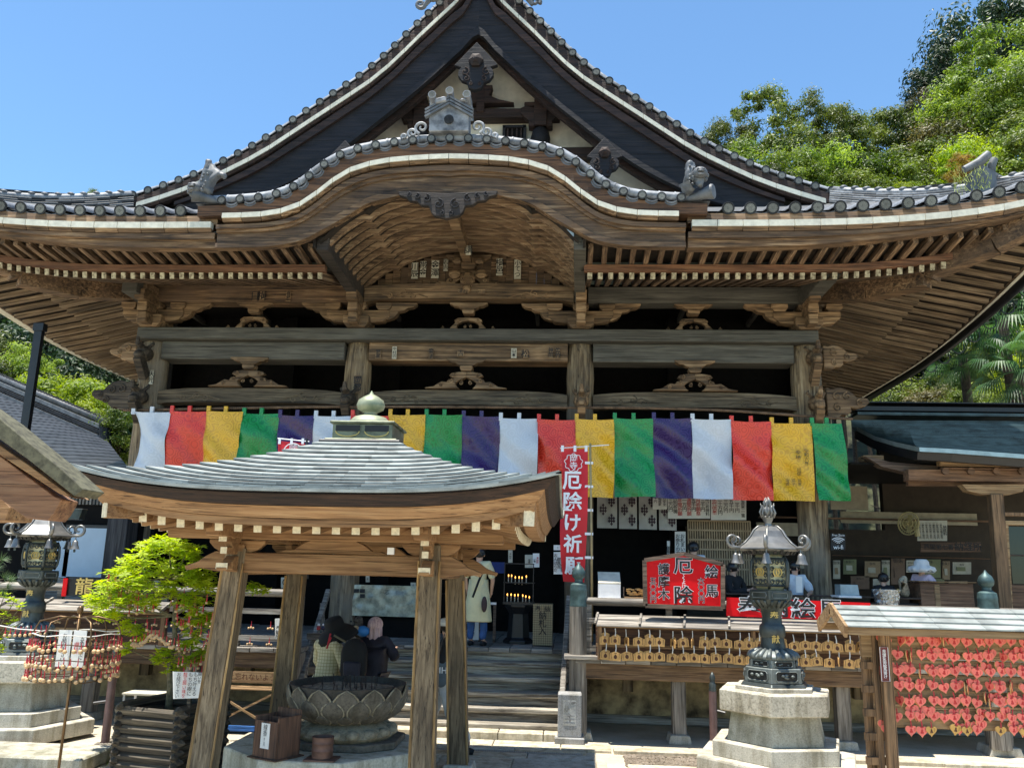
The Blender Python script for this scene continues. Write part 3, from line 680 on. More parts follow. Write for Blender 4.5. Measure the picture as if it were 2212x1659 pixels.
# ---- bow porch ceiling: curved ribs from front to back
AX = [0, .5, 1.0, 1.28, 1.36, 1.44, 1.65, 1.9, 2.12]; AZ = [8.57, 8.53, 8.40, 8.26, 8.17, 8.20, 8.08, 7.87, 7.62]
az = lambda x: interp(AX, AZ, abs(x)); xa = arr(-2.15, 2.15, 44)
for k in range(9):
    Y = 13.32+k*.30; MB().ribbon([W(x, Y, az(x)+.035) for x in xa], [W(x, Y, az(x)-.06) for x in xa], (0, .10, 0)).obj('bow_rib', wood('warm bow rib', (.07, .04, .022), (.25, .155, .085), (.42, .30, .18), 'X', var=.3) if k == 0 else bpy.data.materials['warm bow rib'], HP)
MB().grid([[W(x, y, az(x)+.03) for x in xa] for y in (13.1, 16.3)]).obj('bow_ceiling', W_soffit, HP)
for q in (-1, 1): MB().box(X0+q*2.24-.02, X0+q*2.24+.02, 13.18, 16.2, 7.58, 8.35).obj('bow_side_board', W_soffit, HP)
rb = MB().bar(W(.02, 13.15, 8.30), W(0, 15.9, 8.36), .17, .2).obj('bow_ridge_beam', W_carve, HP)
# pediment at the back of the bow: upright boards and frog leg strut
for k in range(28):
    x = -2.1+k*.15; zt = az(x+.07)-.02
    if zt > 7.72: MB().box(X0+x, X0+x+.146, 15.95+.012*(k % 3), 16.05, 7.7, zt).obj('pediment_board', W_old, HP)
VS = []
def slip(txt, px, py, w, h, Y, size=None, bg=M_paperold, ink=M_ink, vertical=True, par=None, tilt=0):
    c = at(px, py, Y); k = (Y/math.cos(R(12)))/FPX
    o = MB().box(-w*k/2, w*k/2, -.003, .003, -h*k/2, h*k/2).obj('votive_slip', bg, par or HP, M=T(c) @ RY(tilt))
    letter(txt, size or (h*k/len(txt)*.95 if vertical else w*k/len(txt)), c-Vector((0, .006, 0)), ink, o, bold=.025, vertical=vertical); return o
for t, px, py, w, h in (('川辰', 896, 585, 15, 38), ('帯金', 914, 582, 13, 38), ('金澤', 940, 582, 17, 42), ('若吉', 963, 573, 10, 28), ('横邑', 1079, 577, 14, 40), ('小てつ', 1118, 582, 15, 46)): slip(t, px, py, w, h, 15.9)
def spiralset(c, items, mat, par, tr=.013):
    for (u, v, r, q) in items: o = MB().spiral(Vector(c)+Vector((u, 0, v)), r, 1.35, tr, 1.57, q, 5, steps=12).obj('carved_scroll', mat, par)
    return o
def kaeru(c, s, mat=W_carve, low=True, sx=1.28):
    """frog leg strut between two beams, built as two mirrored cloud legs, block and arm"""
    c = Vector(c)
    if low: hp = [(0, .40), (.13, .40), (.28, .37), (.32, .31), (.25, .27), (.23, .24), (.33, .22), (.36, .15), (.45, .17), (.52, .12), (.60, .05), (.75, .02), (.77, 0), (.12, 0), (.17, .05), (.20, .13), (.13, .2), (.07, .23), (0, .27)]
    else: hp = [(0, .34), (.2, .33), (.27, .27), (.25, .2), (.33, .1), (.38, .0), (.14, 0), (.22, .08), (.2, .17), (.12, .23), (0, .26)]
    par = None
    for q in (-1, 1):
        o = MB().prism([(q*u*s*sx, v*s) for u, v in hp], -.05, .08, lambda u, v, t: c+Vector((u, t, v))).obj('frog_leg', mat, HP, bev=.008)
        par = par or o
    spiralset(c+Vector((0, -.06, 0)), [(q*u*s*sx, v*s, r*s, q) for q in (-1, 1) for u, v, r in (((.22, .32, .05), (.28, .18, .05), (.47, .08, .045), (.09, .13, .05)) if low else ((.2, .25, .04), (.5, .05, .05), (.06, .1, .04)))], mat, par)
    MB().prism([(-.12*s, .42*s), (.12*s, .42*s), (.15*s, .48*s), (.15*s, .54*s), (-.15*s, .54*s), (-.15*s, .48*s)], -.09, .12, lambda u, v, t: c+Vector((u, t, v))).obj('bearing_block', mat, HP, bev=.006)
    a = [(0, .55), (.12, .55), (.2, .57), (.26, .62), (.36, .63), (.42, .67), (.47, .68), (.47, .73), (0, .73)]
    MB().prism([(u*s, v*s) for u, v in a]+[(-u*s, v*s) for u, v in a[-2:0:-1]], -.06, .1, lambda u, v, t: c+Vector((u, t, v))).obj('bracket_arm', mat, HP, bev=.006)
CX_ = (-6.22, -2.10, 2.22, 6.45)
for xm in (-4.2, .05, 4.36):
    kaeru(W(xm, 15.85, 5.76), .80); kaeru(W(xm, 15.86, 6.90), .78, low=False)
# pediment strut with beast figure
kaeru(W(.02, 15.84, 7.74), .95, low=True)
ps = MB(); c = W(.02, 15.72, 7.9)
ps.ball(c, .15, .1, .17); ps.ball(c+Vector((0, -.06, -.22)), .09, .08, .1)
for q in (-1, 1): ps.ball(c+Vector((q*.26, .03, .12)), .12, .06, .1); ps.ball(c+Vector((q*.22, .03, .4)), .1, .06, .08)
for k in range(7): ps.bar(c+Vector((-.1+k*.033, -.1, .05)), c+Vector((-.1+k*.033, -.12, -.18)), .014, .014)
ps.obj('carved_figure', W_carve, HP, smooth=50)
# ---- columns
def rough_col(x, Y, r, z0, z1, mat, name='column'):
    mb = MB(); n = 28; prof = []
    for i, z in enumerate(arr(z0, z1, 26)):
        prof.append((r*(1+.03*math.sin(i*1.7)*random.random()) if z < z1-.12 else r*(.93 if z < z1-.03 else .86), z))
    mb.lathe(prof, W(x, Y, 0), n); o = mb
    for i, v in enumerate(mb.v):
        p = Vector(v); d = Vector((p.x-X0-x, p.y-Y, 0)); a = math.atan2(d.y, d.x)
        k = 1+.035*noise.noise((a*2.2, p.z*.5, x)); mb.v[i] = (X0+x+d.x*k, Y+d.y*k, p.z)
    return mb.obj(name, mat, HP, smooth=60)
for x in CX_: rough_col(x, 16.05, .255 if abs(x) < 5 else .27, 1.1, 6.66, W_oldZ if x < 5 else W_oldZ)
# ---- beams on the column line
bm_ = [('plate_beam', -6.45, 6.62, 15.66, 16.4, 6.665, 6.90, W_grey)]
for n_, a, b, y0, y1, z0, z1, mt in bm_: MB().box(X0+a, X0+b, y0, y1, z0, z1).obj(n_, mt, HP, bev=.012)
for a, b, mt in ((-6.0, -2.34, W_grey), (-1.86, 1.98, W_carve), (2.46, 6.2, W_grey)):
    MB().box(X0+a, X0+b, 15.82, 16.28, 6.30, 6.66).obj('tie_beam', mt, HP, bev=.012)
MB().box(X0-6.4, X0-2.2, 15.72, 16.1, 7.44, 7.78).obj('upper_beam', W_old, HP, bev=.012)
MB().box(X0+2.35, X0+6.5, 15.72, 16.1, 7.44, 7.76).obj('upper_beam', W_grey, HP, bev=.012)
MB().box(X0+6.3, X0+6.6, 14.06, 16.1, 7.40, 7.72).obj('upper_beam', W_grey, HP, bev=.012)
MB().box(X0-6.5, X0-6.2, 15.0, 16.1, 7.40, 7.72).obj('upper_beam', W_grey, HP, bev=.012)
def arch_beam(xa, xb, Y, z0, z1, mat, rise=.06, th=.34, taper=.07):
    xm = (xa+xb)/2; h = (xb-xa)/2; xs = arr(xa, xb, 24)
    f = lambda x: max(0, 1-((x-xm)/h)**4)
    o = MB().ribbon([W(x, Y, z1-taper+taper*f(x)) for x in xs], [W(x, Y, z0+rise*f(x)**.5) for x in xs], (0, th, 0)).obj('rainbow_beam', mat, HP, bev=.0)
    for q in (-1, 1):
        m = MB()
        for (u, v, r) in ((h-.95, .12, .07), (h-.75, .17, .09), (h-.5, .13, .06)): m.spiral(W(xm+q*u, Y-.004, z0+v), r, 1.2, .013, 1.57, q)
        m.tube([W(xm+q*(h-1.25), Y, z0+.1), W(xm+q*(h-1.05), Y-.004, z0+.16), W(xm+q*(h-.9), Y-.004, z0+.2), W(xm+q*(h-.6), Y-.004, z0+.1), W(xm+q*(h-.35), Y-.004, z0+.16)], .012, 6); m.obj('carved_scroll', mat, o)
    return o
W_low = wood('dark olive lower beam', (.045, .032, .018), (.15, .11, .065), (.24, .19, .12), 'X', var=.35)
for a, b in ((-6.0, -2.34), (-1.86, 1.98), (2.46, 6.22)): arch_beam(a, b, 15.88, 5.41, 5.74, W_low, .05)
arch_beam(-1.98, 2.08, 15.66, 7.42, 7.80, W_carve, .08)
# tie beams running forward from the two middle columns to the bow
for x, xf, mt in ((-2.1, -2.12, W_inner), (2.2, 2.17, W_greyz)):
    MB().bar(W(xf, 13.25, 7.72), W(x, 15.7, 7.60), .2, .34).obj('forward_beam', W_grey if x > 0 else wood('dark forward beam', (.02, .015, .012), (.05, .04, .033), (.09, .075, .06)), HP, bev=.01)
# ---- bracket complexes above the columns
def cloudarm(c, q, s, mat):
    hp = [(0, 0), (.18, .0), (.3, .04), (.38, .12), (.40, .18), (.52, .2), (.6, .26), (.72, .28), (.8, .34), (.8, .38), (0, .38)]
    return MB().prism([(q*u*s, v*s) for u, v in hp], -.07, .09, lambda u, v, t: Vector(c)+Vector((u, t, v))).obj('cloud_arm', mat, HP, bev=.006)
for x in CX_:
    b = MB(); c = W(x, 15.85, 6.905)
    b.prism([(-.17, 0), (.17, 0), (.25, .1), (.25, .24), (-.25, .24), (-.25, .1)], -.25, .3, lambda u, v, t: c+Vector((u, t, v)))
    blk = b.obj('bearing_block', W_carve, HP, bev=.01)
    b = MB(); b.prism([(-.62, .38), (.62, .38), (.62, .26), (.5, .16), (.3, .14), (-.3, .14), (-.5, .16), (-.62, .26)], -.1, .12, lambda u, v, t: c+Vector((u, t, v))); b.obj('bracket_arm', W_carve, HP, bev=.01)
    for q in (-1, 0, 1):
        b = MB(); k = c+Vector((q*.5, 0, .38)); b.prism([(-.1, 0), (.1, 0), (.15, .06), (.15, .14), (-.15, .14), (-.15, .06)], -.14, .14, lambda u, v, t, k=k: k+Vector((u, t, v))); b.obj('bearing_block', W_carve, HP, bev=.006)
    for q in (-1, 1):
        if abs(x) > 5 and q*x > 0: continue
        cloudarm(c+Vector((q*.42, 0, .2)), q, .9, W_carve)
    b = MB()                                          # stepped nose pointing to the viewer
    for k, (z, y, w_, h_) in enumerate(((.02, -.32, .17, .2), (.22, -.36, .19, .18), (.42, -.5, .2, .2), (.62, -.42, .17, .16))): b.cbox(c+Vector((0, y/2-.05, z+.1)), w_, abs(y)+.3, h_)
    b.tube([c+Vector((0, -.36, .5)), c+Vector((0, -.5, .56)), c+Vector((0, -.56, .68)), c+Vector((0, -.48, .78))], [.09, .09, .07, .04], 8)
    b.obj('bracket_nose', W_carve, HP, bev=.012)
for x in (-2.1, 2.22): letter('川', .12, W(x, 15.35, 7.02), M_ink, HP, vertical=False)
# carved beam ends beyond the outer columns (cloud on top, dragon headed below)
def cloudnose(c, q, s, mat, name, spir):
    hp = [(0, -.30), (.2, -.30), (.28, -.24), (.36, -.26), (.46, -.18), (.44, -.1), (.56, -.12), (.72, -.08), (.80, 0), (.78, .08), (.68, .1), (.56, .1), (.5, .18), (.38, .26), (.24, .3), (.1, .26), (0, .3)]
    o = MB().prism([(q*u*s, v*s) for u, v in hp], -.08, .1, lambda u, v, t: Vector(c)+Vector((u, t, v))).obj(name, mat, HP, bev=.012)
    spiralset(Vector(c)+Vector((0, -.09, 0)), [(q*u*s, v*s, r*s, q) for u, v, r in spir], mat, o, .016); return o
W_nose = W_carve
cloudnose(W(6.72, 15.85, 6.42), 1, .78, W_nose, 'beam_end', ((.25, .1, .1), (.55, 0, .08), (.25, -.14, .08)))
cloudnose(W(-6.48, 15.85, 6.42), -1, .68, W_nose, 'beam_end', ((.25, .1, .1), (.5, 0, .08)))
cloudnose(W(6.72, 15.8, 5.55), 1, .95, W_nose, 'dragon_beam_end', ((.2, .12, .09), (.38, .12, .08), (.2, -.1, .08), (.62, .0, .07)))
W_dn = wood('dark dragon carving', (.015, .01, .008), (.06, .045, .03), (.16, .12, .08)); cloudnose(W(-6.45, 15.8, 5.55), -1, 1.0, W_dn, 'dragon_beam_end', ((.2, .12, .09), (.4, .1, .08), (.5, -.1, .08), (.62, .0, .06)))
for x, mt in ((6.5, W_nose), (2.24, W_nose), (-6.22, W_dn), (-2.15, W_dn)):             # heads facing forward
    for zz in ((5.5, 6.35) if abs(x) > 5 else (5.5,)):
        b = MB(); c = W(x, 15.62, zz); b.ball(c, .15, .22, .15); b.ball(c+Vector((0, -.2, -.07)), .1, .12, .09); b.tube([c+Vector((0, -.15, .1)), c+Vector((0, -.3, .14)), c+Vector((0, -.33, .26))], [.07, .05, .03], 7)
        for q in (-1, 1): b.tube([c+Vector((q*.08, -.05, .1)), c+Vector((q*.15, .02, .2)), c+Vector((q*.1, .1, .26))], [.04, .03, .015], 6)
        b.bar(c+Vector((0, -.22, -.1)), c+Vector((0, .1, -.45)), .14, .2); b.obj('beast_head', mt, HP, smooth=40)
# stickers on beams and columns
for t, px, py, w, h, Y in (('目', 551, 640, 11, 22, 15.7), ('横', 566, 640, 11, 22, 15.7), ('喜昇', 623, 640, 11, 24, 15.7), ('岡部', 772, 830, 13, 40, 15.74), ('天光', 327, 815, 9, 32, 15.74), ('中村功', 852, 762, 10, 28, 15.78), ('野星', 817, 765, 13, 22, 15.78), ('神田', 1190, 762, 9, 24, 15.78), ('金子', 931, 765, 10, 26, 15.78), ('佐竹', 1205, 763, 9, 26, 15.78), ('津村', 1000, 630, 22, 9, 15.6), ('杉田', 1040, 631, 16, 12, 15.6), ('山本', 1110, 763, 12, 22, 15.78), ('松', 1135, 765, 10, 20, 15.78), ('吉', 995, 764, 14, 12, 15.78)):
    slip(t, px, py, w, h, Y, bg=W_carve if px % 3 else M_paperold, vertical=h > w)
slip('講', 1012, 541, 12, 22, 14.9)
# ---- ceiling, dark inside, hall front wall
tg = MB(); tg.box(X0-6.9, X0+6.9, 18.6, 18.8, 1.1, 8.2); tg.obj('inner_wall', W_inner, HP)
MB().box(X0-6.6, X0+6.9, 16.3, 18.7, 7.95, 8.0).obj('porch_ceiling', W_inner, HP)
for k in range(9): MB().box(X0-6.5+k*1.55, X0-6.42+k*1.55, 16.2, 18.7, 7.8, 7.9).obj('ceiling_bar', W_grey, HP)
for z in (7.35, 7.1, 5.9): MB().box(X0-6.4, X0+6.7, 18.5, 18.6, z, z+.06).obj('wall_batten', W_oldZ, HP)
for sx in (-1, 1): MB().box(X0+sx*6.9-.1, X0+sx*6.9+.1, 18, 30, 0, 8.0).obj('side_wall', W_inner, HP)
for x in (-4.3, -1.9, 2.0, 4.3): MB().box(X0+x-.15, X0+x+.15, 18.3, 18.6, 1.1, 7.9).obj('inner_post', W_inner, HP)

# ================================================================ five colour curtain
cur = thing('five_colour_curtain', 'long temple curtain of white, red, yellow, green and purple silk panels', 'curtain', W(0, 15.5, 5.2))
def silk(name, c, c2):
    m, n, b = newmat(name); v, rn = coords(n, (1, .2, 1), rnd=False)
    a = noisef(n, v, 7, 2, .5, 2.5); wv = nd(n, 'TexVoronoi', feature='F1'); wv.inputs['Scale'].default_value = 6.5; n.links.new(v, wv.inputs['Vector'])
    mt = nd(n, 'Math', operation='SINE'); m2 = nd(n, 'Math', operation='MULTIPLY', i_1=26.0); n.links.new(wv.outputs['Distance'], m2.inputs[0]); n.links.new(m2.outputs[0], mt.inputs[0])
    ad = nd(n, 'Math', operation='MULTIPLY'); n.links.new(mt.outputs[0], ad.inputs[0]); n.links.new(a, ad.inputs[1])
    pat = ramp(n, ad.outputs[0], [(.12, (0, 0, 0)), (.2, (1, 1, 1))])
    n.links.new(mixc(n, pat, c, c2), b.inputs['Base Color'])
    rr = nd(n, 'MapRange'); rr.inputs[3].default_value = .42; rr.inputs[4].default_value = .22; n.links.new(pat, rr.inputs[0]); n.links.new(rr.outputs[0], b.inputs['Roughness'])
    b.inputs['Specular IOR Level'].default_value = .6
    cr = noisef(n, v, 3.2, 5, .55, 1.2); bump(n, b, cr, .3, .08); return m
SK = {'w': silk('white silk', (.58, .61, .66), (.67, .70, .76)), 'r': silk('red silk', (.78, .05, .022), (.64, .03, .014)), 'y': silk('yellow silk', (.80, .45, .015), (.66, .34, .01)),
      'g': silk('green silk', (.004, .27, .06), (.003, .20, .04)), 'p': silk('purple silk', (.035, .012, .11), (.024, .008, .08))}
PXB = [289, 372, 451, 528, 606, 683, 762, 843, 921, 1001, 1081, 1163, 1244, 1326, 1410, 1493, 1577, 1663, 1750, 1815]
rope = [at(px, interp([282, 700, 1100, 1500, 1835], [886, 879, 880, 884, 905], px), 15.50) for px in arr(268, 1842, 60)]
m = MB(); m.tube(rope, .022, 6); 
for k in range(len(rope)-1):
    for j in range(6): p = rope[k].lerp(rope[k+1], j/6); m.ball(p, .03, .028, .028, 6, 4)
ro = m.obj('rope', plain('brown twisted rope', (.16, .10, .06), .9, var=.3), cur)
random.seed(3)
for k in range(19):
    a, b = PXB[k], PXB[k+1]; ca = 'wrygp'[k % 5]
    xa_ = at(a, 900, 15.5).x; xb_ = at(b, 900, 15.5).x; zt = lerp(5.17, 5.13, k/18)+.03*math.sin(k); zb = 3.72+random.uniform(-.02, .02)
    if k == 0: zb = 3.75
    n1, n2 = 14, 26; rows = []; ph = random.uniform(0, 9)
    for j in range(n2+1):
        t = j/n2; row = []
        for i in range(n1+1):
            s = i/n1; x = lerp(xa_, xb_, s); z = lerp(zt, zb, t)
            if k == 0: x += (1-s)*(.05+.22*t**.7+.08*math.sin(t*5))
            if k == 18: x += s*.1*t+(1-s)*.06*t
            x += .02*math.sin(t*4+ph)*t
            y = 15.42+.07*math.sin((s*1.1+t*.6+ph)*3.0)*t+.06*noise.noise((x*2.5, z*1.2, ph))+.17*noise.noise(((x+z)*2.1, (x-z)*.7, ph+5))*min(1, t*3)-.03*math.sin(s*math.pi)*(1-t)
            row.append((x, y, z-.018*math.sin(s*math.pi)*(1-t)))
        rows.append(row)
    o = MB().grid(rows).obj('silk_panel', SK[ca], cur, smooth=True); o['label'] = {'w': 'white', 'r': 'red', 'y': 'yellow', 'g': 'green', 'p': 'purple'}[ca]+' silk panel with woven flower pattern'
    MB().tube([rows[j][0] for j in range(0, n2+1, 2)], .009, 4).obj('edge_hem', SK[ca] if ca != 'g' else SK['g'], o)
    for s in (.02, .5): x = lerp(xa_, xb_, s); MB().box(x-.035, x+.035, 15.42, 15.47, zt-.05, zt+.10).obj('loop', SK[ca], o)
    if k == 17:
        for t_, dx, dz, sz in (('令和六年', .28, -.72, .085), ('奉納', .10, -.68, .085), ('川俣', .10, -.98, .08), ('邦惠', .10, -1.17, .07), ('瑛子', -.03, -1.17, .07), ('海震', -.16, -1.17, .07)): letter(t_, sz, Vector(((xa_+xb_)/2+dx*.8, 15.37, zt+dz+.1)), M_ink, o, vertical=True)

# ================================================================ deck, stairs, under floor
DZ = 1.17
for sx, x0, x1 in ((1, 2.15, 12.5), (-1, 2.05, 12)):
    n = int((x1-x0)/.36)
    for k in range(n):
        a = x0+k*(x1-x0)/n; b = a+(x1-x0)/n-.008; xa_, xb_ = (a, b) if sx > 0 else (-b, -a)
        MB().box(X0+xa_, X0+xb_, 13.27+random.uniform(-.012, .012), 18.5, DZ-.07, DZ).obj('deck_board', W_greyl, HP, bev=.006)
    o = MB().box(X0+(x0+.05 if sx > 0 else -x1), X0+(x1 if sx > 0 else -x0-.05), 13.36, 13.6, .87, DZ-.075).obj('deck_beam', wood('brown deck beam', (.06, .032, .016), (.17, .10, .05), (.27, .17, .09), 'X', var=.4), HP, bev=.01)
n = 12
for k in range(n): MB().box(X0-2.04+k*4.18/n, X0-2.04+(k+1)*4.18/n-.008, 14.52+random.uniform(-.01, .01), 18.5, DZ-.07, DZ).obj('landing_board', W_greyl, HP, bev=.006)
MB().box(X0-2.04, X0+2.1, 14.6, 14.75, .9, DZ-.075).obj('landing_beam', W_step, HP)
TY = [14.30, 14.03, 13.80, 13.60, 13.40]
for k, y in enumerate(TY):
    z = DZ-.195*(k+1)
    MB().box(X0-2.04, X0+2.05, y-.05, y+.34, z-.07, z).obj('stair_tread', W_step, HP, bev=.012)
    MB().box(X0-2.02, X0+2.03, y+.02, y+.06, z-.195, z-.07).obj('stair_riser', W_step, HP)
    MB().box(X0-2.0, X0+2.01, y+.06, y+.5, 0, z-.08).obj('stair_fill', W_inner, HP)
# cheek boards and slanted hand rails of the stair
for sx, xx in ((1, 2.06), (-1, -2.1)):
    pr_ = [(14.6, 1.2), (14.5, 1.17), (13.95, .95), (13.7, .78), (13.62, .62), (13.5, .62), (13.46, .5), (13.36, .46), (13.34, .36), (13.4, .3), (13.6, .28), (13.8, .35), (14.0, .5), (14.6, .8)]
    MB().prism(pr_, 0, .07, lambda u, v, t, xx=xx: W(xx+t, u, v)).obj('stair_cheek', W_greyl, HP, bev=.008)
    MB().bar(W(xx-.02*sx, 14.9, 2.0), W(xx-.10*sx, 13.35, .62), .08, .08).obj('hand_rail', W_greyl, HP, bev=.012)
    for t in (.15, .5): p = W(xx, 14.9, 2.0).lerp(W(xx, 13.35, .62), t); MB().bar(p, p-Vector((0, 0, .62)), .07, .07).obj('baluster', W_greyl, HP)
    MB().bar(W(xx+.02, 14.7, 1.55), W(xx+.02, 13.6, .9), .05, .1).obj('lower_rail', W_greyl, HP)
def knob_post(x, Y, zt, par, r=.135):
    p = MB().lathe([(r*1.02, .1), (r, .5), (r, 1.1), (r*.98, zt-.28), (r*1.0, zt-.12)], W(x, Y, 0), 18).obj('rail_post', W_greyz, par, smooth=50)
    MB().lathe([(r*.98, zt-.12), (r*1.0, zt-.10), (r*.97, zt-.08), (r*.95, zt+.10), (r*.98, zt+.12), (r*.95, zt+.14), (r*.9, zt+.2), (r*.45, zt+.24), (r*.45, zt+.28), (r*.72, zt+.32), (r*.78, zt+.38), (r*.6, zt+.44), (r*.22, zt+.49), (.01, zt+.53)], W(x, Y, 0), 20).obj('bronze_knob', M_bronzegn, p, smooth=40); return p
knob_post(2.19, 13.42, 2.02, HP); knob_post(-2.17, 13.42, 2.02, HP)
for x, z1, w_ in ((2.19, 1.08, .27), (3.68, .87, .20), (6.05, .87, .2), (8.25, .87, .28), (-5.35, .87, .2), (-2.17, 1.1, .26), (-8.2, .87, .2), (-3.75, .87, .2)):
    MB().box(X0+x-w_/2, X0+x+w_/2, 13.45, 13.45+w_, .1, z1).obj('floor_post', W_greyz, HP, bev=.01)
    MB().prism([(-w_*.85, 0), (w_*.85, 0), (w_*.7, .12), (-w_*.7, .12)], 13.38, 13.5+w_+.05, lambda u, v, t, x=x: W(x+u, t, v)).obj('post_stone', M_granite, HP, bev=.01)
MB().box(X0+1.98, X0+2.5, 13.2, 13.5, DZ-.02, DZ+.04).obj('post_cap_board', W_greyl, HP, bev=.01)
M_mud = plain('stained mud plaster', (.42, .32, .17), .95, var=.3, nscale=3.2, c2=(.07, .05, .03), bmp=.4)
for a, b in ((2.1, 13), (-13, -2.4)):
    MB().box(X0+a, X0+b, 15.0, 15.15, 0, .75).obj('under_floor_wall', M_mud, HP); MB().box(X0+a, X0+b, 14.95, 15.2, .01, .14).obj('ground_sill', W_greyl, HP)
    MB().box(X0+a, X0+b, 15.0, 15.2, .75, 1.08).obj('floor_shadow_board', W_void, HP)  # dark board painted as the shade under the deck
    for k in range(6): xx = a+(b-a)*(k+.5)/6; MB().box(X0+xx-.08, X0+xx+.08, 14.6, 14.76, .55, 1.08).obj('floor_joist', W_oldZ, HP)
# railings
for a, b in ((2.3, 9.6), (-9.6, -4.3), (-4.3, -2.3)):
    ra = MB().tube([W(a, 13.42, 1.98), W(b, 13.42, 1.98)], .06, 10).obj('top_rail', W_greyl, HP, smooth=50)
    MB().box(X0+a, X0+b, 13.38, 13.46, 1.66, 1.74).obj('middle_rail', W_greyl, HP); MB().box(X0+a, X0+b, 13.38, 13.46, 1.26, 1.34).obj('bottom_rail', W_greyl, HP)
    for k in range(int((b-a)/1.2)+1): MB().box(X0+a+k*1.2, X0+a+k*1.2+.09, 13.385, 13.455, DZ, 1.94).obj('rail_stud', W_greyl, HP)
# ================================================================ INCENSE PAVILION
PC = Vector((-2.44, 9.98, 0))
pavn = thing('incense_pavilion', 'small open wooden pavilion with curved grey plate roof sheltering the incense burner', 'pavilion', PC)
HP0 = HP
tops = [(512, 1212, 9.0), (931, 1208, 9.0), (641, 1240, 10.95), (985, 1250, 10.95)]; bots = [(440, 1655, 8.85), (913, 1655, 8.85), (607, 1560, 11.1), (991, 1655, 11.05)]
TP = [at(*t) for t in tops]; BP = []
for a, b_ in zip(TP, bots):
    b = at(*b_); t = a.z/(a.z-b.z); BP.append(a+(b-a)*t)
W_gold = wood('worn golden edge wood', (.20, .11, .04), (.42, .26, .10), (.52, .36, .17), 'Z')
for k, (a, b) in enumerate(zip(TP, BP)):
    up = (b-a).normalized(); m = MB().bar(b, a+(a-b)*.06, .235, .235, (0, 1, 0), .215, .215)
    p = m.obj('pillar', W_pavz, pavn, bev=.022)
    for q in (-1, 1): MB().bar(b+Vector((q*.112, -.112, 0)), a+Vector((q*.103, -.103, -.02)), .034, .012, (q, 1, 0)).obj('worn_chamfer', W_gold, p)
    MB().prism([(-.2, 0), (.2, 0), (.17, .12), (-.17, .12)], -.19, .19, lambda u, v, t: Vector((b.x+u, b.y+t, v))).obj('pillar_base_stone', M_granite, pavn, bev=.01)
zl = 2.42
xl = (TP[0].x, TP[1].x); yl = (9.0, 10.95)
M_tipnew = plain('cream painted rafter end', (.72, .64, .46), .7, var=.12, nscale=30)
def nose(c, d, s=1, mat=W_pav):
    d = Vector(d); hp = [(0, -.11), (.1, -.11), (.16, -.07), (.2, -.08), (.24, -.03), (.3, -.02), (.38, .03), (.40, .07), (.36, .11), (0, .11)]
    hp = [(0, -.11), (.30, -.06), (.42, -.09), (.44, -.05), (.3, .0), (.22, .06), (.12, .11), (0, .11)]
    w_ = d.cross(Vector((0, 0, 1)))
    return MB().prism([(u*s, v*s) for u, v in hp], -.055, .055, lambda u, v, t: Vector(c)+d*u+w_*t+Vector((0, 0, v))).obj('beam_nose', mat, pavn, bev=.006)
for y in yl:
    MB().box(xl[0]-.05, xl[1]+.05, y-.08, y+.08, zl-.105, zl+.105).obj('lintel', W_pav, pavn, bev=.012)
    for q, x in ((-1, xl[0]-.1), (1, xl[1]+.1)): nose((x, y, zl), (q, 0, 0))
for x in xl:
    MB().bar((x, 9.0, zl-.03), (x+(.06 if x > -2 else -.06)*0, 10.95, zl-.03), .15, .19).obj('lintel', W_pav, pavn, bev=.012)
    o = nose((x, 8.92, zl-.02), (0, -1, 0), .75); MB().box(x-.06, x+.06, 8.6, 8.605, zl-.07, zl-.01).obj('painted_end', M_tipnew, o)
PXc = (xl[0]+xl[1])/2
def pz(h, u): return .2*abs(u)**3.2
H0, HT = 2.30, .40
def rp(face, u, t, dz=0, dh=0):                       # a point of the roof: face 0 front, 1 right, 2 back, 3 left
    h = lerp(H0, HT, t)+dh; z = 3.07+.74*(t**1.42)+.20*abs(u)**3.2*(1-t)**1.6+dz; u = u*h
    x, y = ((u, -h), (h, u), (-u, h), (-h, -u))[face]
    return Vector((-2.40+x, 9.98+y, z))
M_plate = plain('pale grey roof plate', (.27, .29, .27), .65, 0, var=.25, nscale=3, rv=.10)
nr = 15
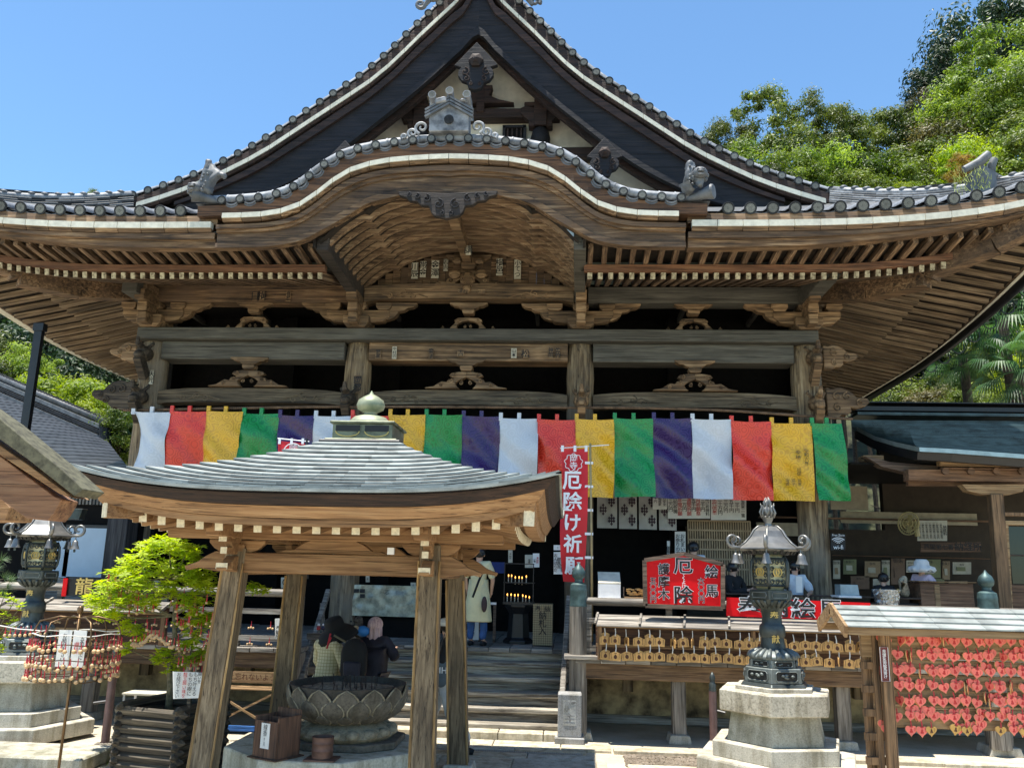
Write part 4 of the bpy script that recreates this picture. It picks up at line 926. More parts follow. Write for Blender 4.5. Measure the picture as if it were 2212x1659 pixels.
for f in range(4):
    mb = MB(); mb.grid([[rp(f, u, t, -.03) for u in arr(-1, 1, 24)] for t in arr(0, 1, 8)]); mb.obj('roof_deck', M_black, pavn)  # black deck seen in the course gaps stands in for step shadows
    joined = MB()
    for r_ in range(nr):
        t0, t1 = r_/nr, (r_+1)/nr; npl = max(4, int(round(lerp(H0, HT, t0)*2/.27))); off = .5*(r_ % 2)
        for k in range(-1, npl+1):
            u0, u1 = max(-1, min(1, -1+2*(k+off)/npl)), max(-1, min(1, -1+2*(k+1+off)/npl))
            if u1-u0 < .02: continue
            e = .0006; us = arr(u0+e, u1-e, 2); h_ = random.uniform(.022, .028)
            P = [rp(f, u, t0, h_) for u in us]; Q = [rp(f, u, t1-.13/nr, .004) for u in us]
            m = MB() if f in (0,) else joined
            m.ribbon(P, Q, (0, 0, -.018))
            if f == 0: m.obj('roof_plate', M_plate, pavn)
    if f: tag(joined.obj('roof_plates', M_plate, pavn), kind='stuff')
    def band(n_, h0, h1, z0, z1, mat, d=.12):
        us = arr(-1, 1, 28); MB().ribbon([rp(f, u, 0, z0, -h0) for u in us], [rp(f, u, 0, z1, -h1) for u in us], ((0, d, 0), (-d, 0, 0), (0, -d, 0), (d, 0, 0))[f]).obj(n_, mat, pavn)
    band('drip_edge', -.02, -.02, .012, -.012, M_plate, .05)
    band('bark_edge', .03, .10, -.02, -.13, wood('dark bark layers', (.008, .004, .003), (.028, .013, .008), (.05, .025, .015), 'X', sc=2) if f == 0 else bpy.data.materials['dark bark layers'])
    band('eave_board', .13, .19, -.135, -.24, W_pav); band('eave_board', .21, .23, -.245, -.31, W_pav)
    mb = MB(); mb.grid([[rp(f, u, 0, -.24, -d) for u in arr(-1, 1, 20)] for d in (.2, 1.3)]); mb.obj('soffit', W_pav, pavn)
    # rafters
    RK = 'pav_rafter'
    if RK not in RF: b = MB(); b.box(.005, 1, -.037, .037, 0, .10); b.mi = 1; b.box(-.004, .0049, -.038, .038, -.001, .101); RF[RK] = b.mesh('rafter', [W_pav, M_tipnew])
    for k in range(21):
        s = -1.9+k*.19; u = s/H0; lz = .20*abs(u)**3.2
        L = min(1.15, H0-.36-abs(s)+.15) if abs(s) > 1.0 else 1.15
        if L < .1: L = .15
        h = H0-.42; x, y = ((s, -h), (h, s), (-s, h), (-h, -s))[f]; p = Vector((-2.40+x, 9.98+y, 2.70+lz)); dd = Vector(((0, 1, 0), (-1, 0, 0), (0, -1, 0), (1, 0, 0))[f])*L+Vector((0, 0, .16*L)); d = dd.normalized(); yy = Vector((0, 0, 1)).cross(d).normalized(); zz = d.cross(yy)
        M = Matrix((dd, yy, zz)).transposed().to_4x4(); M.translation = p; inst('rafter', RF[RK], pavn, M)
for sx, sy in ((-1, -1), (1, -1), (1, 1), (-1, 1)):    # hip rafters
    a = Vector((-2.40+sx*2.02, 9.98+sy*2.02, 2.90)); b = Vector((-2.40+sx*.8, 9.98+sy*.8, 2.95))
    m = MB(); m.bar(a, b, .13, .2); o = m.obj('hip_rafter', W_pav, pavn, bev=.008)
    d = (a-b).normalized(); MB().bar(a+d*.001, a+d*.012, .125, .19).obj('painted_end', M_tipnew, o)
# purlins, brackets and struts
for y in yl: MB().box(xl[0]-.75, xl[1]+.75, y-.07, y+.07, 2.66, 2.80).obj('purlin', W_pav, pavn, bev=.01)
for x in xl: MB().box(x-.07, x+.07, 8.3, 11.7, 2.67, 2.81).obj('purlin', W_pav, pavn, bev=.01)
for x in xl:
    for y in yl:
        for (dx, dy) in ((1, 0), (-1, 0), (0, 1), (0, -1)):
            d = Vector((dx, dy, 0)); w_ = d.cross(Vector((0, 0, 1))); c = Vector((x, y, 2.52))
            MB().prism([(0, 0), (.16, 0), (.24, .04), (.3, .1), (.3, .13), (0, .13)], -.04, .04, lambda u, v, t: c+d*u+w_*t+Vector((0, 0, v))).obj('bracket_arm', W_pav, pavn, bev=.005)
            k = MB(); k.cbox(c+d*.26+Vector((0, 0, .165)), .1, .1, .06); o = k.obj('bearing_block', W_pav, pavn, bev=.008)
        MB().cbox((x, y, 2.565), .2, .2, .09).obj('bearing_block', W_pav, pavn, bev=.015)
        if y < 10:
            for dz, s in ((.0, .07), (.12, .085), (.22, .09)): o = MB().box(x-s/2, x+s/2, y-.38-dz*.4, y, 2.5+dz, 2.5+dz+s).obj('bracket_nose', W_pav, pavn, bev=.004); MB().box(x-s/2+.002, x+s/2-.002, y-.386-dz*.4, y-.381-dz*.4, 2.502+dz, 2.498+dz+s).obj('painted_end', M_tipnew, o)
for y in yl:
    hp = [(-.6, 0), (.6, 0), (.5, .03), (.42, .03), (.32, .10), (.2, .15), (.13, .16), (-.13, .16), (-.2, .15), (-.32, .10), (-.42, .03), (-.5, .03)]
    MB().prism(hp, y-.05, y+.05, lambda u, v, t: Vector((PXc+u, t, 2.53+v))).obj('frog_leg', W_pav, pavn, bev=.006)
MB().cbox((PXc+.62, 8.93, 2.57), .07, .05, .07).obj('white_speaker', M_wht, pavn)
# crowning knob
kb_ = MB(); kc = Vector((-2.40, 9.98, 0))
for z0, z1, h in ((3.82, 3.84, .42), (3.84, 4.02, .35), (4.02, 4.05, .38)): kb_.box(kc.x-h, kc.x+h, kc.y-h, kc.y+h, z0, z1)
dew = kb_.obj('dew_basin', plain('green gilt dew basin', (.16, .17, .11), .5, .4, var=.35), pavn, bev=.008)
for k in range(2):
    x = kc.x-.17+k*.34; MB().box(x-.14, x+.14, kc.y-.356, kc.y-.351, 3.93, 4.0).obj('open_panel', M_ink, dew)
    MB().tube([(x+.14*math.cos(a), kc.y-.358, 3.93-.06*math.sin(a)) for a in arr(0, math.pi, 8)], .006, 4).obj('gilt_arc', M_gold, dew)
MB().box(kc.x-.47, kc.x+.47, kc.y-.47, kc.y+.47, 3.77, 3.818).obj('dark_plinth', M_black, dew, bev=.01)
M_onion = plain('verdigris and gilt knob', (.36, .36, .24), .5, .3, var=.25, c2=(.12, .16, .10), nscale=3)
MB().lathe([(.27, 4.04), (.255, 4.09), (.19, 4.15), (.09, 4.18), (.07, 4.20), (.1, 4.22), (.155, 4.25), (.17, 4.30), (.15, 4.36), (.08, 4.41), (.03, 4.435), (.004, 4.48)], (kc.x, kc.y, 0), 24).obj('onion_knob', M_onion, pavn, smooth=True)
# ---- stone platform, burner, ash
pl_ = thing('stone_platform', 'low eight sided stone platform under the incense burner', 'platform', (-2.66, 9.95, 0))
MB().lathe([(1.10, 0), (1.10, .34), (1.09, .36)], (-2.66, 9.98, 0), 8, a0=R(22.5)).obj('platform_slab', stone('smooth olive stone', (.52, .49, .39), .75, 40), pl_, bev=.008)
bc = at(752, 1487, 10.0); bx, by = bc.x, 10.0
bowl = thing('incense_burner', 'big dark stone lotus bowl incense burner with carved petals', 'incense burner', (bx, by, .36))
MB().prism([(-.62, -.3), (-.3, -.56), (.32, -.56), (.62, -.3), (.62, .3), (.3, .5), (-.3, .5), (-.62, .3)], .362, .43, lambda u, v, t: Vector((bx+u, by+v, t))).obj('foot_slab', M_bowl, bowl, bev=.01)
M_st2 = stone('warm carved stone', (.30, .26, .18), .5, 30)
fr = MB().lathe([(.52, .43), (.55, .47), (.52, .52), (.42, .56), (.36, .60)], (bx, by, 0), 28).obj('lotus_foot', M_st2, bowl, smooth=60)
bp = [(.30, .585), (.40, .60), (.50, .66), (.58, .75), (.62, .85), (.64, 1.0), (.645, 1.03), (.60, 1.03), (.585, .99), (.55, .93), (.0, .93)]
def brad(z): return interp([.585, .60, .66, .75, .85, 1.03], [.33, .40, .50, .58, .62, .645], z)
MB().lathe(bp, (bx, by, 0), 40).obj('bowl_body', stone('near black carved stone', (.055, .05, .042), .5, 30), bowl, smooth=50)  # body stone darker than the petals and their rims
def petal(a, z0, z1, wd, off, par, mat):
    mb = MB(); n1, n2 = 8, 8; rows = []
    for j in range(n2+1):
        t = j/n2; z = lerp(z0, z1, t); w_ = wd*math.sin(math.pi*min(1, .5+.5*(1-t)))**.6*(1 if t < .3 else math.cos((t-.3)/.7*math.pi/2)**.7) if t < 1 else .001
        rows.append([Vector((bx+(brad(z)+off*(1-.75*(abs(s)**4))+.012*(abs(s) > .72)*(1 if t < .95 else 0))*math.cos(a+s*w_), by+(brad(z)+off*(1-.75*(abs(s)**4))+.012*(abs(s) > .72)*(1 if t < .95 else 0))*math.sin(a+s*w_), z)) for s in arr(-1, 1, n1)])
    o = mb.grid(rows).obj('petal', mat, par, smooth=True)
    edge = [rows[j][0] for j in range(n2+1)]+[rows[j][-1] for j in range(n2-1, -1, -1)]
    MB().tube([p+(p-Vector((bx, by, p.z))).normalized()*.006 for p in edge], .011, 5).obj('petal_rim', M_st2, o, smooth=True)
    return o
for k in range(14): petal(2*math.pi*k/14, .62, 1.025, .30, .035, bowl, M_bowl)
for k in range(14): petal(2*math.pi*(k+.5)/14, .60, .90, .26, .05, bowl, M_bowl)
for k in range(14): petal(2*math.pi*k/14, .59, .72, .22, .06, bowl, M_bowl)
for k in range(16):
    a = 2*math.pi*k/16; m = MB(); m.ball((bx+.5*math.cos(a), by+.5*math.sin(a), .5), .09, .09, .05, 8, 5); m.obj('foot_petal', M_st2, bowl, smooth=True)
ash = MB(); rows = []
for i in range(12):
    r_ = .56*i/11; rows.append([(bx+r_*math.cos(a), by+r_*math.sin(a), .955+.05*noise.noise((r_*9*math.cos(a), r_*9*math.sin(a), 1))) for a in arr(0, 2*math.pi, 28)])
ash.grid(rows).obj('ash', plain('incense ash', (.30, .25, .18), .95, var=.35, nscale=14), bowl, smooth=True)
for k in range(26):
    a = random.uniform(0, 6.28); r_ = .45*random.random()**.5; p = Vector((bx+r_*math.cos(a), by+r_*math.sin(a), .94)); q = p+Vector((random.uniform(-.02, .02), 0, random.uniform(.08, .17)))
    tag(MB().tube([p, q], .005, 5).obj('incense_stick', plain('burnt incense', (.035, .02, .015), .9) if k == 0 else bpy.data.materials['burnt incense']), 'thin dark incense stick standing in the ash of the lotus bowl', 'incense stick', 'incense sticks in the burner')
for tt_ in [bowl, pl_]: rez(tt_, [0, .362, .585, 1.03, 2], [0, .50, .74, 1.13, 2.1])
for o_ in list(bpy.data.objects):
    if o_.name.startswith('incense_stick'): o_.location.z += .12
# ---- wooden incense box and can
bxp = at(598, 1600, 9.15); bxp.z = .50
wb_ = thing('incense_box', 'dark brown two part wooden box with a white label on the platform corner', 'box', bxp, M=T(bxp) @ RZ(-28))
WB = wood('dark varnished box wood', (.06, .03, .018), (.12, .06, .035), (.18, .095, .055), 'Z')
Mb = T(bxp) @ RZ(-28)
m = MB()
for (a, b, c_, d_, z1) in ((-.17, .17, -.16, -.145, .36), (-.17, .17, .145, .16, .45), (-.17, -.155, -.16, .16, .40), (.155, .17, -.16, .16, .40), (-.155, .155, .01, .022, .38), (-.16, .16, -.15, .15, .04)): m.box(a, b, c_, d_, 0, z1)
m.obj('box_wall', WB, wb_, M=Mb, bev=.003); MB().box(-.20, .20, -.2, .2, -.0, .012).obj('box_foot', WB, wb_, M=Mb)
MB().box(-.15, .15, -.14, .14, .2, .21).obj('dark_inside', M_ink, wb_, M=Mb)
o = MB().box(-.06, .06, -.166, -.162, .1, .34).obj('label_paper', M_paper, wb_, M=Mb)
letter('線香', .06, (0, 0, 0), M_ink, o, M=Mb @ T(0, -.168, .27)); letter('一束二百円', .022, (0, 0, 0), M_ink, o, M=Mb @ T(-.005, -.168, .17))
cn = at(697, 1612, 9.1); cn.z = .50
can = thing('ash_can', 'rusty brown ribbed metal can on a tray beside the bowl', 'can', cn)
M_rust = plain('rusty brown metal', (.16, .085, .06), .6, .3, var=.3)
MB().lathe([(.105, .02), (.105, .08), (.11, .09), (.105, .1), (.105, .15), (.11, .16), (.105, .17), (.11, .215), (.112, .22), (.102, .22), (.1, .05)], cn, 22).obj('can_wall', M_rust, can, smooth=40); MB().box(cn.x-.16, cn.x+.16, cn.y-.13, cn.y+.13, .50, .516).obj('tray', M_rust, can, bev=.005)

# ================================================================ LANTERNS
def lantern(cx, cy, label, rot, extra):
    L = thing('bronze_lantern', label, 'lantern', (cx, cy, 0), 'pair of bronze lanterns on stone pedestals')
    C = (cx, cy, 0); a0 = R(rot)
    def hexa(r0, z0, r1, z1, mat, name, bev=.008): return MB().lathe([(r0, z0), (r1, z1)], C, 6, a0).obj(name, mat, L, bev=bev)
    hexa(1.0, 0, 1.0, .15, M_granite, 'lowest_step'); hexa(.80, .15, .80, .33, M_granite, 'base_step'); hexa(.62, .33, .555, .69, M_granitemoss, 'stone_shaft'); hexa(.70, .69, .70, .965, M_graniterough, 'stone_slab', .015); hexa(.50, .965, .50, 1.035, M_granite, 'thin_slab')
    hexa(.43, 1.035, .40, 1.08, M_bronze, 'bronze_plinth'); 
    M_bz2 = bpy.data.materials.get('pale grey bronze') or plain('pale grey bronze', (.17, .19, .18), .5, .35, var=.25)  # paler bronze for tiers, dome and relief
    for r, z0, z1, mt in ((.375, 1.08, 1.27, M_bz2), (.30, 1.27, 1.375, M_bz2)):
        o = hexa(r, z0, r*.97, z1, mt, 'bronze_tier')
        for k in range(6):
            a = a0+math.pi/3*(k+.5); d = Vector((math.cos(a), math.sin(a), 0)); w_ = Vector((-d.y, d.x, 0)); c = Vector(C)+d*(r*.866*.985+.004)
            hw, hh = r*.36, (z1-z0)*.32; zc = (z0+z1)/2
            m = MB(); poly = [(-hw, -hh*.6), (-hw*.85, -hh), (hw*.85, -hh), (hw, -hh*.6), (hw, hh*.6), (hw*.85, hh), (-hw*.85, hh), (-hw, hh*.6)]
            m.prism(poly, -.004, .004, lambda u, v, t: c+w_*u+Vector((0, 0, zc+v))+d*t); pn = m.obj('relief_panel', M_ink, o)
            m = MB(); pts = [c+d*.01+w_*u+Vector((0, 0, zc+v)) for u, v in poly]; m.tube(pts, .006, 4, closed=True); m.obj('panel_frame', mt, o)
            m = MB()
            for j in range(5): m.ball(c+d*.008+w_*random.uniform(-hw*.55, hw*.55)+Vector((0, 0, zc+random.uniform(-hh*.45, hh*.45))), hh*.42, hh*.42, hh*.32, 7, 4)
            m.obj('relief_beast', M_bz2, o, smooth=True)
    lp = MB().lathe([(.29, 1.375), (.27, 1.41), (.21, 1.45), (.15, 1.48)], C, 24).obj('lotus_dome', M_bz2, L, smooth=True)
    for k in range(16):
        a = 2*math.pi*k/16; MB().tube([Vector(C)+Vector((math.cos(a)*r, math.sin(a)*r, z)) for r, z in ((.285, 1.385), (.27, 1.42), (.21, 1.455), (.16, 1.48))], [.035, .032, .025, .018], 6).obj('lotus_petal', M_bz2, lp, smooth=True)
    MB().lathe([(.155, 1.47), (.14, 1.55), (.135, 1.62), (.15, 1.64), (.155, 1.70), (.15, 1.76), (.135, 1.78), (.12, 1.80), (.115, 1.88), (.13, 1.96), (.17, 2.02)], C, 24).obj('lantern_shaft', M_bronze, L, smooth=40)
    cup = MB().lathe([(.15, 2.0), (.2, 2.04), (.245, 2.09), (.25, 2.1)], C, 24).obj('lotus_cup', M_bronze, L, smooth=50)
    for k in range(18): a = 2*math.pi*k/18; MB().tube([Vector(C)+Vector((math.cos(a)*r, math.sin(a)*r, z)) for r, z in ((.15, 2.0), (.21, 2.04), (.25, 2.095))], [.012, .02, .02], 5).obj('cup_petal', M_bronze, cup, smooth=True)
    pf = hexa(.27, 2.10, .275, 2.235, M_bronze, 'platform_ring')
    for k in range(6):
        a = a0+math.pi/3*(k+.5); d = Vector((math.cos(a), math.sin(a), 0)); w_ = Vector((-d.y, d.x, 0)); c = Vector(C)+d*(.27*.866+.006)
        MB().tube([c+w_*u+Vector((0, 0, 2.168+v)) for u, v in ((-.09, -.035), (.09, -.035), (.1, 0), (.09, .035), (-.09, .035), (-.1, 0))], .007, 4, closed=True).obj('panel_frame', M_bz2, pf)
    # firebox: six bulging fretwork panels
    fb = MB().lathe([(.17, 2.235), (.20, 2.27), (.205, 2.30), (.205, 2.6), (.19, 2.64), (.17, 2.66)], C, 6, a0).obj('firebox', M_lattice, L)
    for k in range(6):
        a = a0+math.pi/3*k; MB().tube([Vector(C)+Vector((math.cos(a)*r, math.sin(a)*r, z)) for r, z in ((.20, 2.25), (.235, 2.33), (.245, 2.45), (.235, 2.57), (.2, 2.64))], .018, 6).obj('firebox_rib', M_bronze, fb, smooth=True)
        a += math.pi/6; d = Vector((math.cos(a), math.sin(a), 0)); w_ = Vector((-d.y, d.x, 0)); c = Vector(C)+d*.195+Vector((0, 0, 2.45))
        m = MB()
        for zz in (-.16, .16): m.tube([c+w_*u+Vector((0, 0, zz))+d*(-.01) for u in (-.11, 0, .11)], .018, 5)
        for i in range(3):
            for j in range(4):
                if i == 1 and j in (1, 2): continue
                u, v = (i-1)*.068, (j-1.5)*.078; sg = -1 if i > 1 else 1
                m.tube([c+w_*(u+sg*.03*(1-.6*q)*math.cos(q*8))+Vector((0, 0, v+.034*(1-.6*q)*math.sin(q*8)))+d*.006 for q in arr(0, 1, 12)], .0075, 4)
        m.obj('fretwork', M_bronze, fb)
        m = MB()
        for q in (-1, 1): m.tube([c+w_*(q*.018+.036*math.cos(t))+Vector((0, 0, .045*math.sin(t)))+d*.012 for t in arr(0, 5.9, 14)], .008, 5, closed=True)
        m.obj('ring_crest', M_gold, fb)
    # roof
    vr = MB(); vr.lathe([(.22, 2.66), (.33, 2.715), (.36, 2.72)], C, 24); vo = vr.obj('vent_ring', M_bronze, L, smooth=40)
    for k in range(24): a = 2*math.pi*k/24; p = Vector(C)+Vector((math.cos(a)*.295, math.sin(a)*.295, 2.69)); MB().bar(p-Vector((0, 0, .02)), p+Vector((math.cos(a)*.03, math.sin(a)*.03, .02)), .035, .02, (0, 0, 1)).obj('vent_opening', M_ink, vo)
    rf = MB().lathe([(.36, 2.70), (.40, 2.725), (.395, 2.74), (.31, 2.80), (.235, 2.88), (.19, 2.955), (.13, 3.005), (.06, 3.02)], C, 6, a0).obj('lantern_roof', M_bronzelt, L, bev=.004)
    for k in range(6):
        a = a0+math.pi/3*k; d = Vector((math.cos(a), math.sin(a), 0)); Cc_ = Vector(C)
        MB().tube([Cc_+d*r+Vector((0, 0, z)) for r, z in ((.07, 3.02), (.135, 3.01), (.195, 2.96), (.24, 2.885), (.315, 2.805), (.40, 2.745))], .012, 6).obj('roof_ridge', M_bronzelt, rf, smooth=True)
        pts = [Cc_+d*.36+Vector((0, 0, 2.735)), Cc_+d*.44+Vector((0, 0, 2.745))]+[Cc_+d*(.47+.088*(1-.72*t)*math.cos(-1.57+t*6.6))+Vector((0, 0, 2.83+.088*(1-.72*t)*math.sin(-1.57+t*6.6))) for t in arr(0, 1, 18)]
        MB().tube(pts, [.022]*4+[.022-.012*i/(len(pts)-5) for i in range(len(pts)-4)], 7).obj('scroll_arm', M_bronzelt, rf, smooth=True)
        c = Cc_+d*.44
        bl = MB().lathe([(.066, 2.55), (.055, 2.575), (.043, 2.61), (.038, 2.65), (.025, 2.67), (.008, 2.68), (.006, 2.74)], c, 14).obj('wind_bell', M_bronzelt, rf, smooth=50)
        MB().tube([c+Vector((0, 0, 2.58)), c+Vector((0, 0, 2.54))], .004, 4).obj('clapper_wire', M_bronze, bl); MB().bar(c+Vector((0, 0, 2.505)), c+Vector((0, 0, 2.545)), .03, .008, (0, 1, 0)).obj('clapper_plate', M_bronze, bl)
    fn = MB().lathe([(.05, 3.02), (.04, 3.05), (.055, 3.08), (.075, 3.13), (.05, 3.15), (.07, 3.19), (.065, 3.23), (.03, 3.27), (.005, 3.31)], C, 16).obj('finial', M_bronzelt, L, smooth=50)
    for k in range(10):
        a = 2*math.pi*k/10; d = Vector((math.cos(a), math.sin(a), 0)); o_ = random.uniform(-.02, .02)
        MB().tube([Vector(C)+d*.07+Vector((0, 0, 3.12)), Vector(C)+d*.095+Vector((0, 0, 3.18+o_)), Vector(C)+d*.07+Vector((0, 0, 3.24+o_)), Vector(C)+d*.085+Vector((0, 0, 3.29+o_))], [.014, .013, .01, .002], 5).obj('flame_tongue', M_bronzelt, fn, smooth=True)
        MB().tube([Vector(C)+d*.03+Vector((0, 0, 3.22)), Vector(C)+d*.045+Vector((0, 0, 3.3+o_)), Vector(C)+d*.015+Vector((0, 0, 3.37+o_))], [.012, .01, .002], 5).obj('flame_tongue', M_bronzelt, fn, smooth=True)
    letter('奉', .11, (cx, cy-.145, 1.89), M_gold, L, bold=.02); letter('献', .10, (cx, cy-.17, 1.60), M_gold, L, bold=.02)
    rez(L, [0, .15, .33, .69, .965, 1.035, 1.08, 1.27, 1.375, 1.48, 2.02, 2.10, 2.235, 3.4], [0, .36, .53, .86, 1.10, 1.145, 1.185, 1.355, 1.45, 1.56, 2.06, 2.13, 2.25, 3.4] if not extra else [.05, .24, .41, .78, 1.05, 1.11, 1.15, 1.32, 1.42, 1.53, 2.04, 2.12, 2.245, 3.4])
    return L
lc = at(1663, 1230, 11.0); lantern(lc.x, 11.0, 'bronze lantern with scroll arms and bells in front of the rail of small wooden plaques', 193, 0)
lc2 = at(90, 1190, 12.1); lantern(lc2.x, 12.1, 'bronze lantern with scroll arms and bells behind the ring of red corded beads', 193, 1)
q = at(195, 1640, 10.4)
tag(MB().box(-9.5, q.x, 10.2, 11.0, 0, .17).obj('mossy_kerb', M_granitemoss, bev=.02), 'long mossy stone kerb block at the foot of the lantern beside the bead rack', 'kerb')

# ================================================================ PLAQUE SHELVES
W_rackback = wood('dark brown back board', (.04, .018, .009), (.11, .05, .025), (.15, .075, .04))  # darker brown than the rack timber
def shelf(a, b, label, Y=13.1):
    s = thing('plaque_shelf', label, 'shelf', W(a, Y, 1.2), 'narrow roofed display shelves on the deck rail')
    L = b-a; n = int(L/.62)
    for k in range(int(L/1.25)+1):
        u0 = a+k*1.25; u1 = min(b, u0+1.245)
        if u1-u0 < .05: continue
        for j, (y0, z0, y1, z1) in enumerate(((Y+.22, 1.80, Y+.05, 1.735), (Y+.06, 1.725, Y-.10, 1.66))): MB().ribbon([W(u0, y0, z0), W(u1, y0, z0)], [W(u0, y1, z1), W(u1, y1, z1)], (0, 0, -.015)).obj('roof_board', W_greyl, s)
    for k in range(n+1): x = a+k*L/n; MB().bar(W(x+.03, Y+.2, 1.82), W(x-.02, Y-.1, 1.685), .03, .025).obj('roof_batten', W_greyl, s)
    MB().box(X0+a, X0+b, Y+.16, Y+.18, 1.17, 1.72).obj('back_board', W_rackback, s)
    for z in (1.62, 1.345): MB().box(X0+a, X0+b, Y+.05, Y+.09, z, z+.045).obj('hanging_rail', W_rack, s)
    for k in range(int(L/1.7)+1): x = a+.02+k*(L-.06)/max(1, int(L/1.7)); MB().box(X0+x, X0+x+.06, Y+.0, Y+.06, 1.17, 1.68).obj('shelf_stud', W_rackz, s)
    return s
shelf(2.45, 6.95, 'narrow roofed shelf hung with small wooden plaques right of the stairs'); shelf(-8.6, -4.1, 'narrow roofed shelf hung with wooden beads left of the stairs')
M_ema = plain('fresh plaque wood', (.68, .38, .12), .6, var=.15, rv=.12, nscale=10); M_emaink = plain('brown plaque print', (.10, .035, .015), .7)
def ema_mesh():
    m = MB(); m.prism([(-.062, -.05), (.062, -.05), (.062, .03), (0, .055), (-.062, .03)], 0, .008); m.mi = 1
    m.prism([(.02*math.cos(a), .022*math.sin(a)-.008+(.01 if abs(a-1.57) < .1 else 0)) for a in arr(0, 6.0, 11)], -.0015, 0)
    for k in range(5):
        for x in (-.048, .040): m.box(x, x+.007, -.001, 0, .022-k*.013, .03-k*.013)
    m.box(-.014, .014, -.001, 0, .03, .036)
    return m.mesh('plaque', [M_ema, M_emaink])
EM = ema_mesh(); ORD = ['first', 'second', 'third', 'fourth', 'fifth', 'sixth', 'seventh', 'eighth', 'ninth', 'tenth', 'eleventh', 'twelfth', 'thirteenth', 'fourteenth', 'fifteenth', 'sixteenth', 'seventeenth', 'eighteenth', 'nineteenth', 'twentieth', 'twenty first', 'twenty second', 'twenty third', 'twenty fourth']
random.seed(11)
CORD = MB().tube([(0, 0, 0), (.003, 0, .04), (-.002, .0, .085)], .006, 5).mesh('cord', M_whitecord); CORDR = MB().tube([(0, 0, 0), (.003, 0, .03), (-.003, .0, .07)], .006, 5).mesh('cord', M_redcord)
for r_, z in ((0, 1.45), (1, 1.235)):
    for k in range(24):
        x = at(1307+k*24.0+random.uniform(-3, 3), 1380, 13.05).x
        edge = random.random() < .14; rz = random.choice((-70, 70)) if edge else random.uniform(-16, 16); ry = random.uniform(-6, 6)
        P = Vector((x, 13.06, z+random.uniform(-.012, .012))); M = T(P) @ RZ(rz) @ RY(ry) @ S(1.28, 1, 1.28)
        o = inst('prayer_plaque', EM, None, M); tag(o, 'small wooden plaque, %s from the left in the %s row right of the stairs' % (ORD[k], 'lower' if r_ else 'upper'), 'plaque', 'small house shaped plaques hanging on the deck shelf')
        inst('cord', CORD, o, M @ T(0, 0, .045))
        for j in range(random.choice((0, 0, 1, 1, 2))):
            M2 = T(P+Vector((random.uniform(-.02, .02), .014*(j+1), .028*(j+1)))) @ RZ(rz+random.uniform(-8, 8)) @ RY(random.uniform(-12, 12))
            tag(inst('prayer_plaque', EM, None, M2), 'spare wooden plaque tucked behind the %s one of the %s row' % (ORD[k], 'lower' if r_ else 'upper')+(', rearmost of two' if j else ''), 'plaque', 'small house shaped plaques hanging on the deck shelf')
# ---- wish beads
M_bead = plain('pale turned wood bead', (.56, .38, .20), .5, var=.12, rv=.15)
BEAD = MB().ball((0, 0, 0), .021, n=10, m=7).mesh('bead', M_bead, smooth=True); TAS = MB().tube([(0, 0, .015), (.004, 0, .05), (0, 0, .095)], [.009, .005, .004], 5).mesh('tassel', M_redcord)
def bead(p, label, group, s=1, tas=True):
    o = inst('wish_bead', BEAD, None, T(p) @ S(s, s, s)); tag(o, label, 'bead', group)
    if tas: inst('tassel', TAS, o, T(p) @ RZ(random.uniform(0, 90)))
    return o
for r_, z in ((0, 1.47), (1, 1.24)):
    for k in range(12):
        x = at(120+k*42, 1380, 13.05).x
        for j in range(3): bead(Vector((x+(j-1)*.035, 13.05, z+.01*(j % 2))), 'pale wooden bead, %s of three, %s cluster of the %s row, left deck shelf' % (('left', 'middle', 'right')[j], ORD[k], 'lower' if r_ else 'upper'), 'beads on the left deck shelf', .8, j == 1)
# ---- bead ring rack
rc = at(163, 1400, 9.7); ring = thing('bead_rack', 'round bronze wire rack on a thin pole hung with beads on red cords', 'rack', (rc.x, 9.7, 0))
M_wire = plain('dull brass tube', (.16, .10, .05), .4, .7, var=.2); rr = .45
MB().tube([(rc.x-.02, 9.7, 0), (rc.x, 9.7, 1.86)], .016, 8).obj('pole', M_wire, ring, smooth=True)
MB().ball((rc.x, 9.7, 1.85), .035, .035, .05).obj('knob', M_wire, ring, smooth=True)
for k in range(6):
    a = k*math.pi/3+.3; d = Vector((math.cos(a), math.sin(a), 0)); c = Vector((rc.x, 9.7, 0))
    MB().tube([c+Vector((0, 0, 1.76)), c+d*.2+Vector((0, 0, 1.78)), c+d*.4+Vector((0, 0, 1.73)), c+d*.45+Vector((0, 0, 1.62)), c+d*.45+Vector((0, 0, 1.12))], .009, 6).obj('curved_arm', M_wire, ring, smooth=True)
for z in (1.60, 1.50, 1.34, 1.18, 1.12): MB().tube([(rc.x+rr*math.cos(a), 9.7+rr*math.sin(a), z-.01*math.sin(a*6)) for a in arr(0, 2*math.pi*31/32, 31)], .006, 5, closed=True).obj('ring_wire', M_wire if z < 1.55 else M_whitecord, ring)
for z in (1.45, 1.27, 1.15):
    n = 46
    for k in range(n):
        a = 2*math.pi*(k+random.uniform(-.3, .3))/n; bead(Vector((rc.x+(rr+.02)*math.cos(a), 9.7+(rr+.02)*math.sin(a), z+random.uniform(-.025, .02))), 'pale wooden bead on a red cord, %s wire ring of the round rack' % {1.45: 'upper', 1.27: 'middle', 1.15: 'lowest'}[z], 'beads tied round the wire rack', random.uniform(1.0, 1.25))
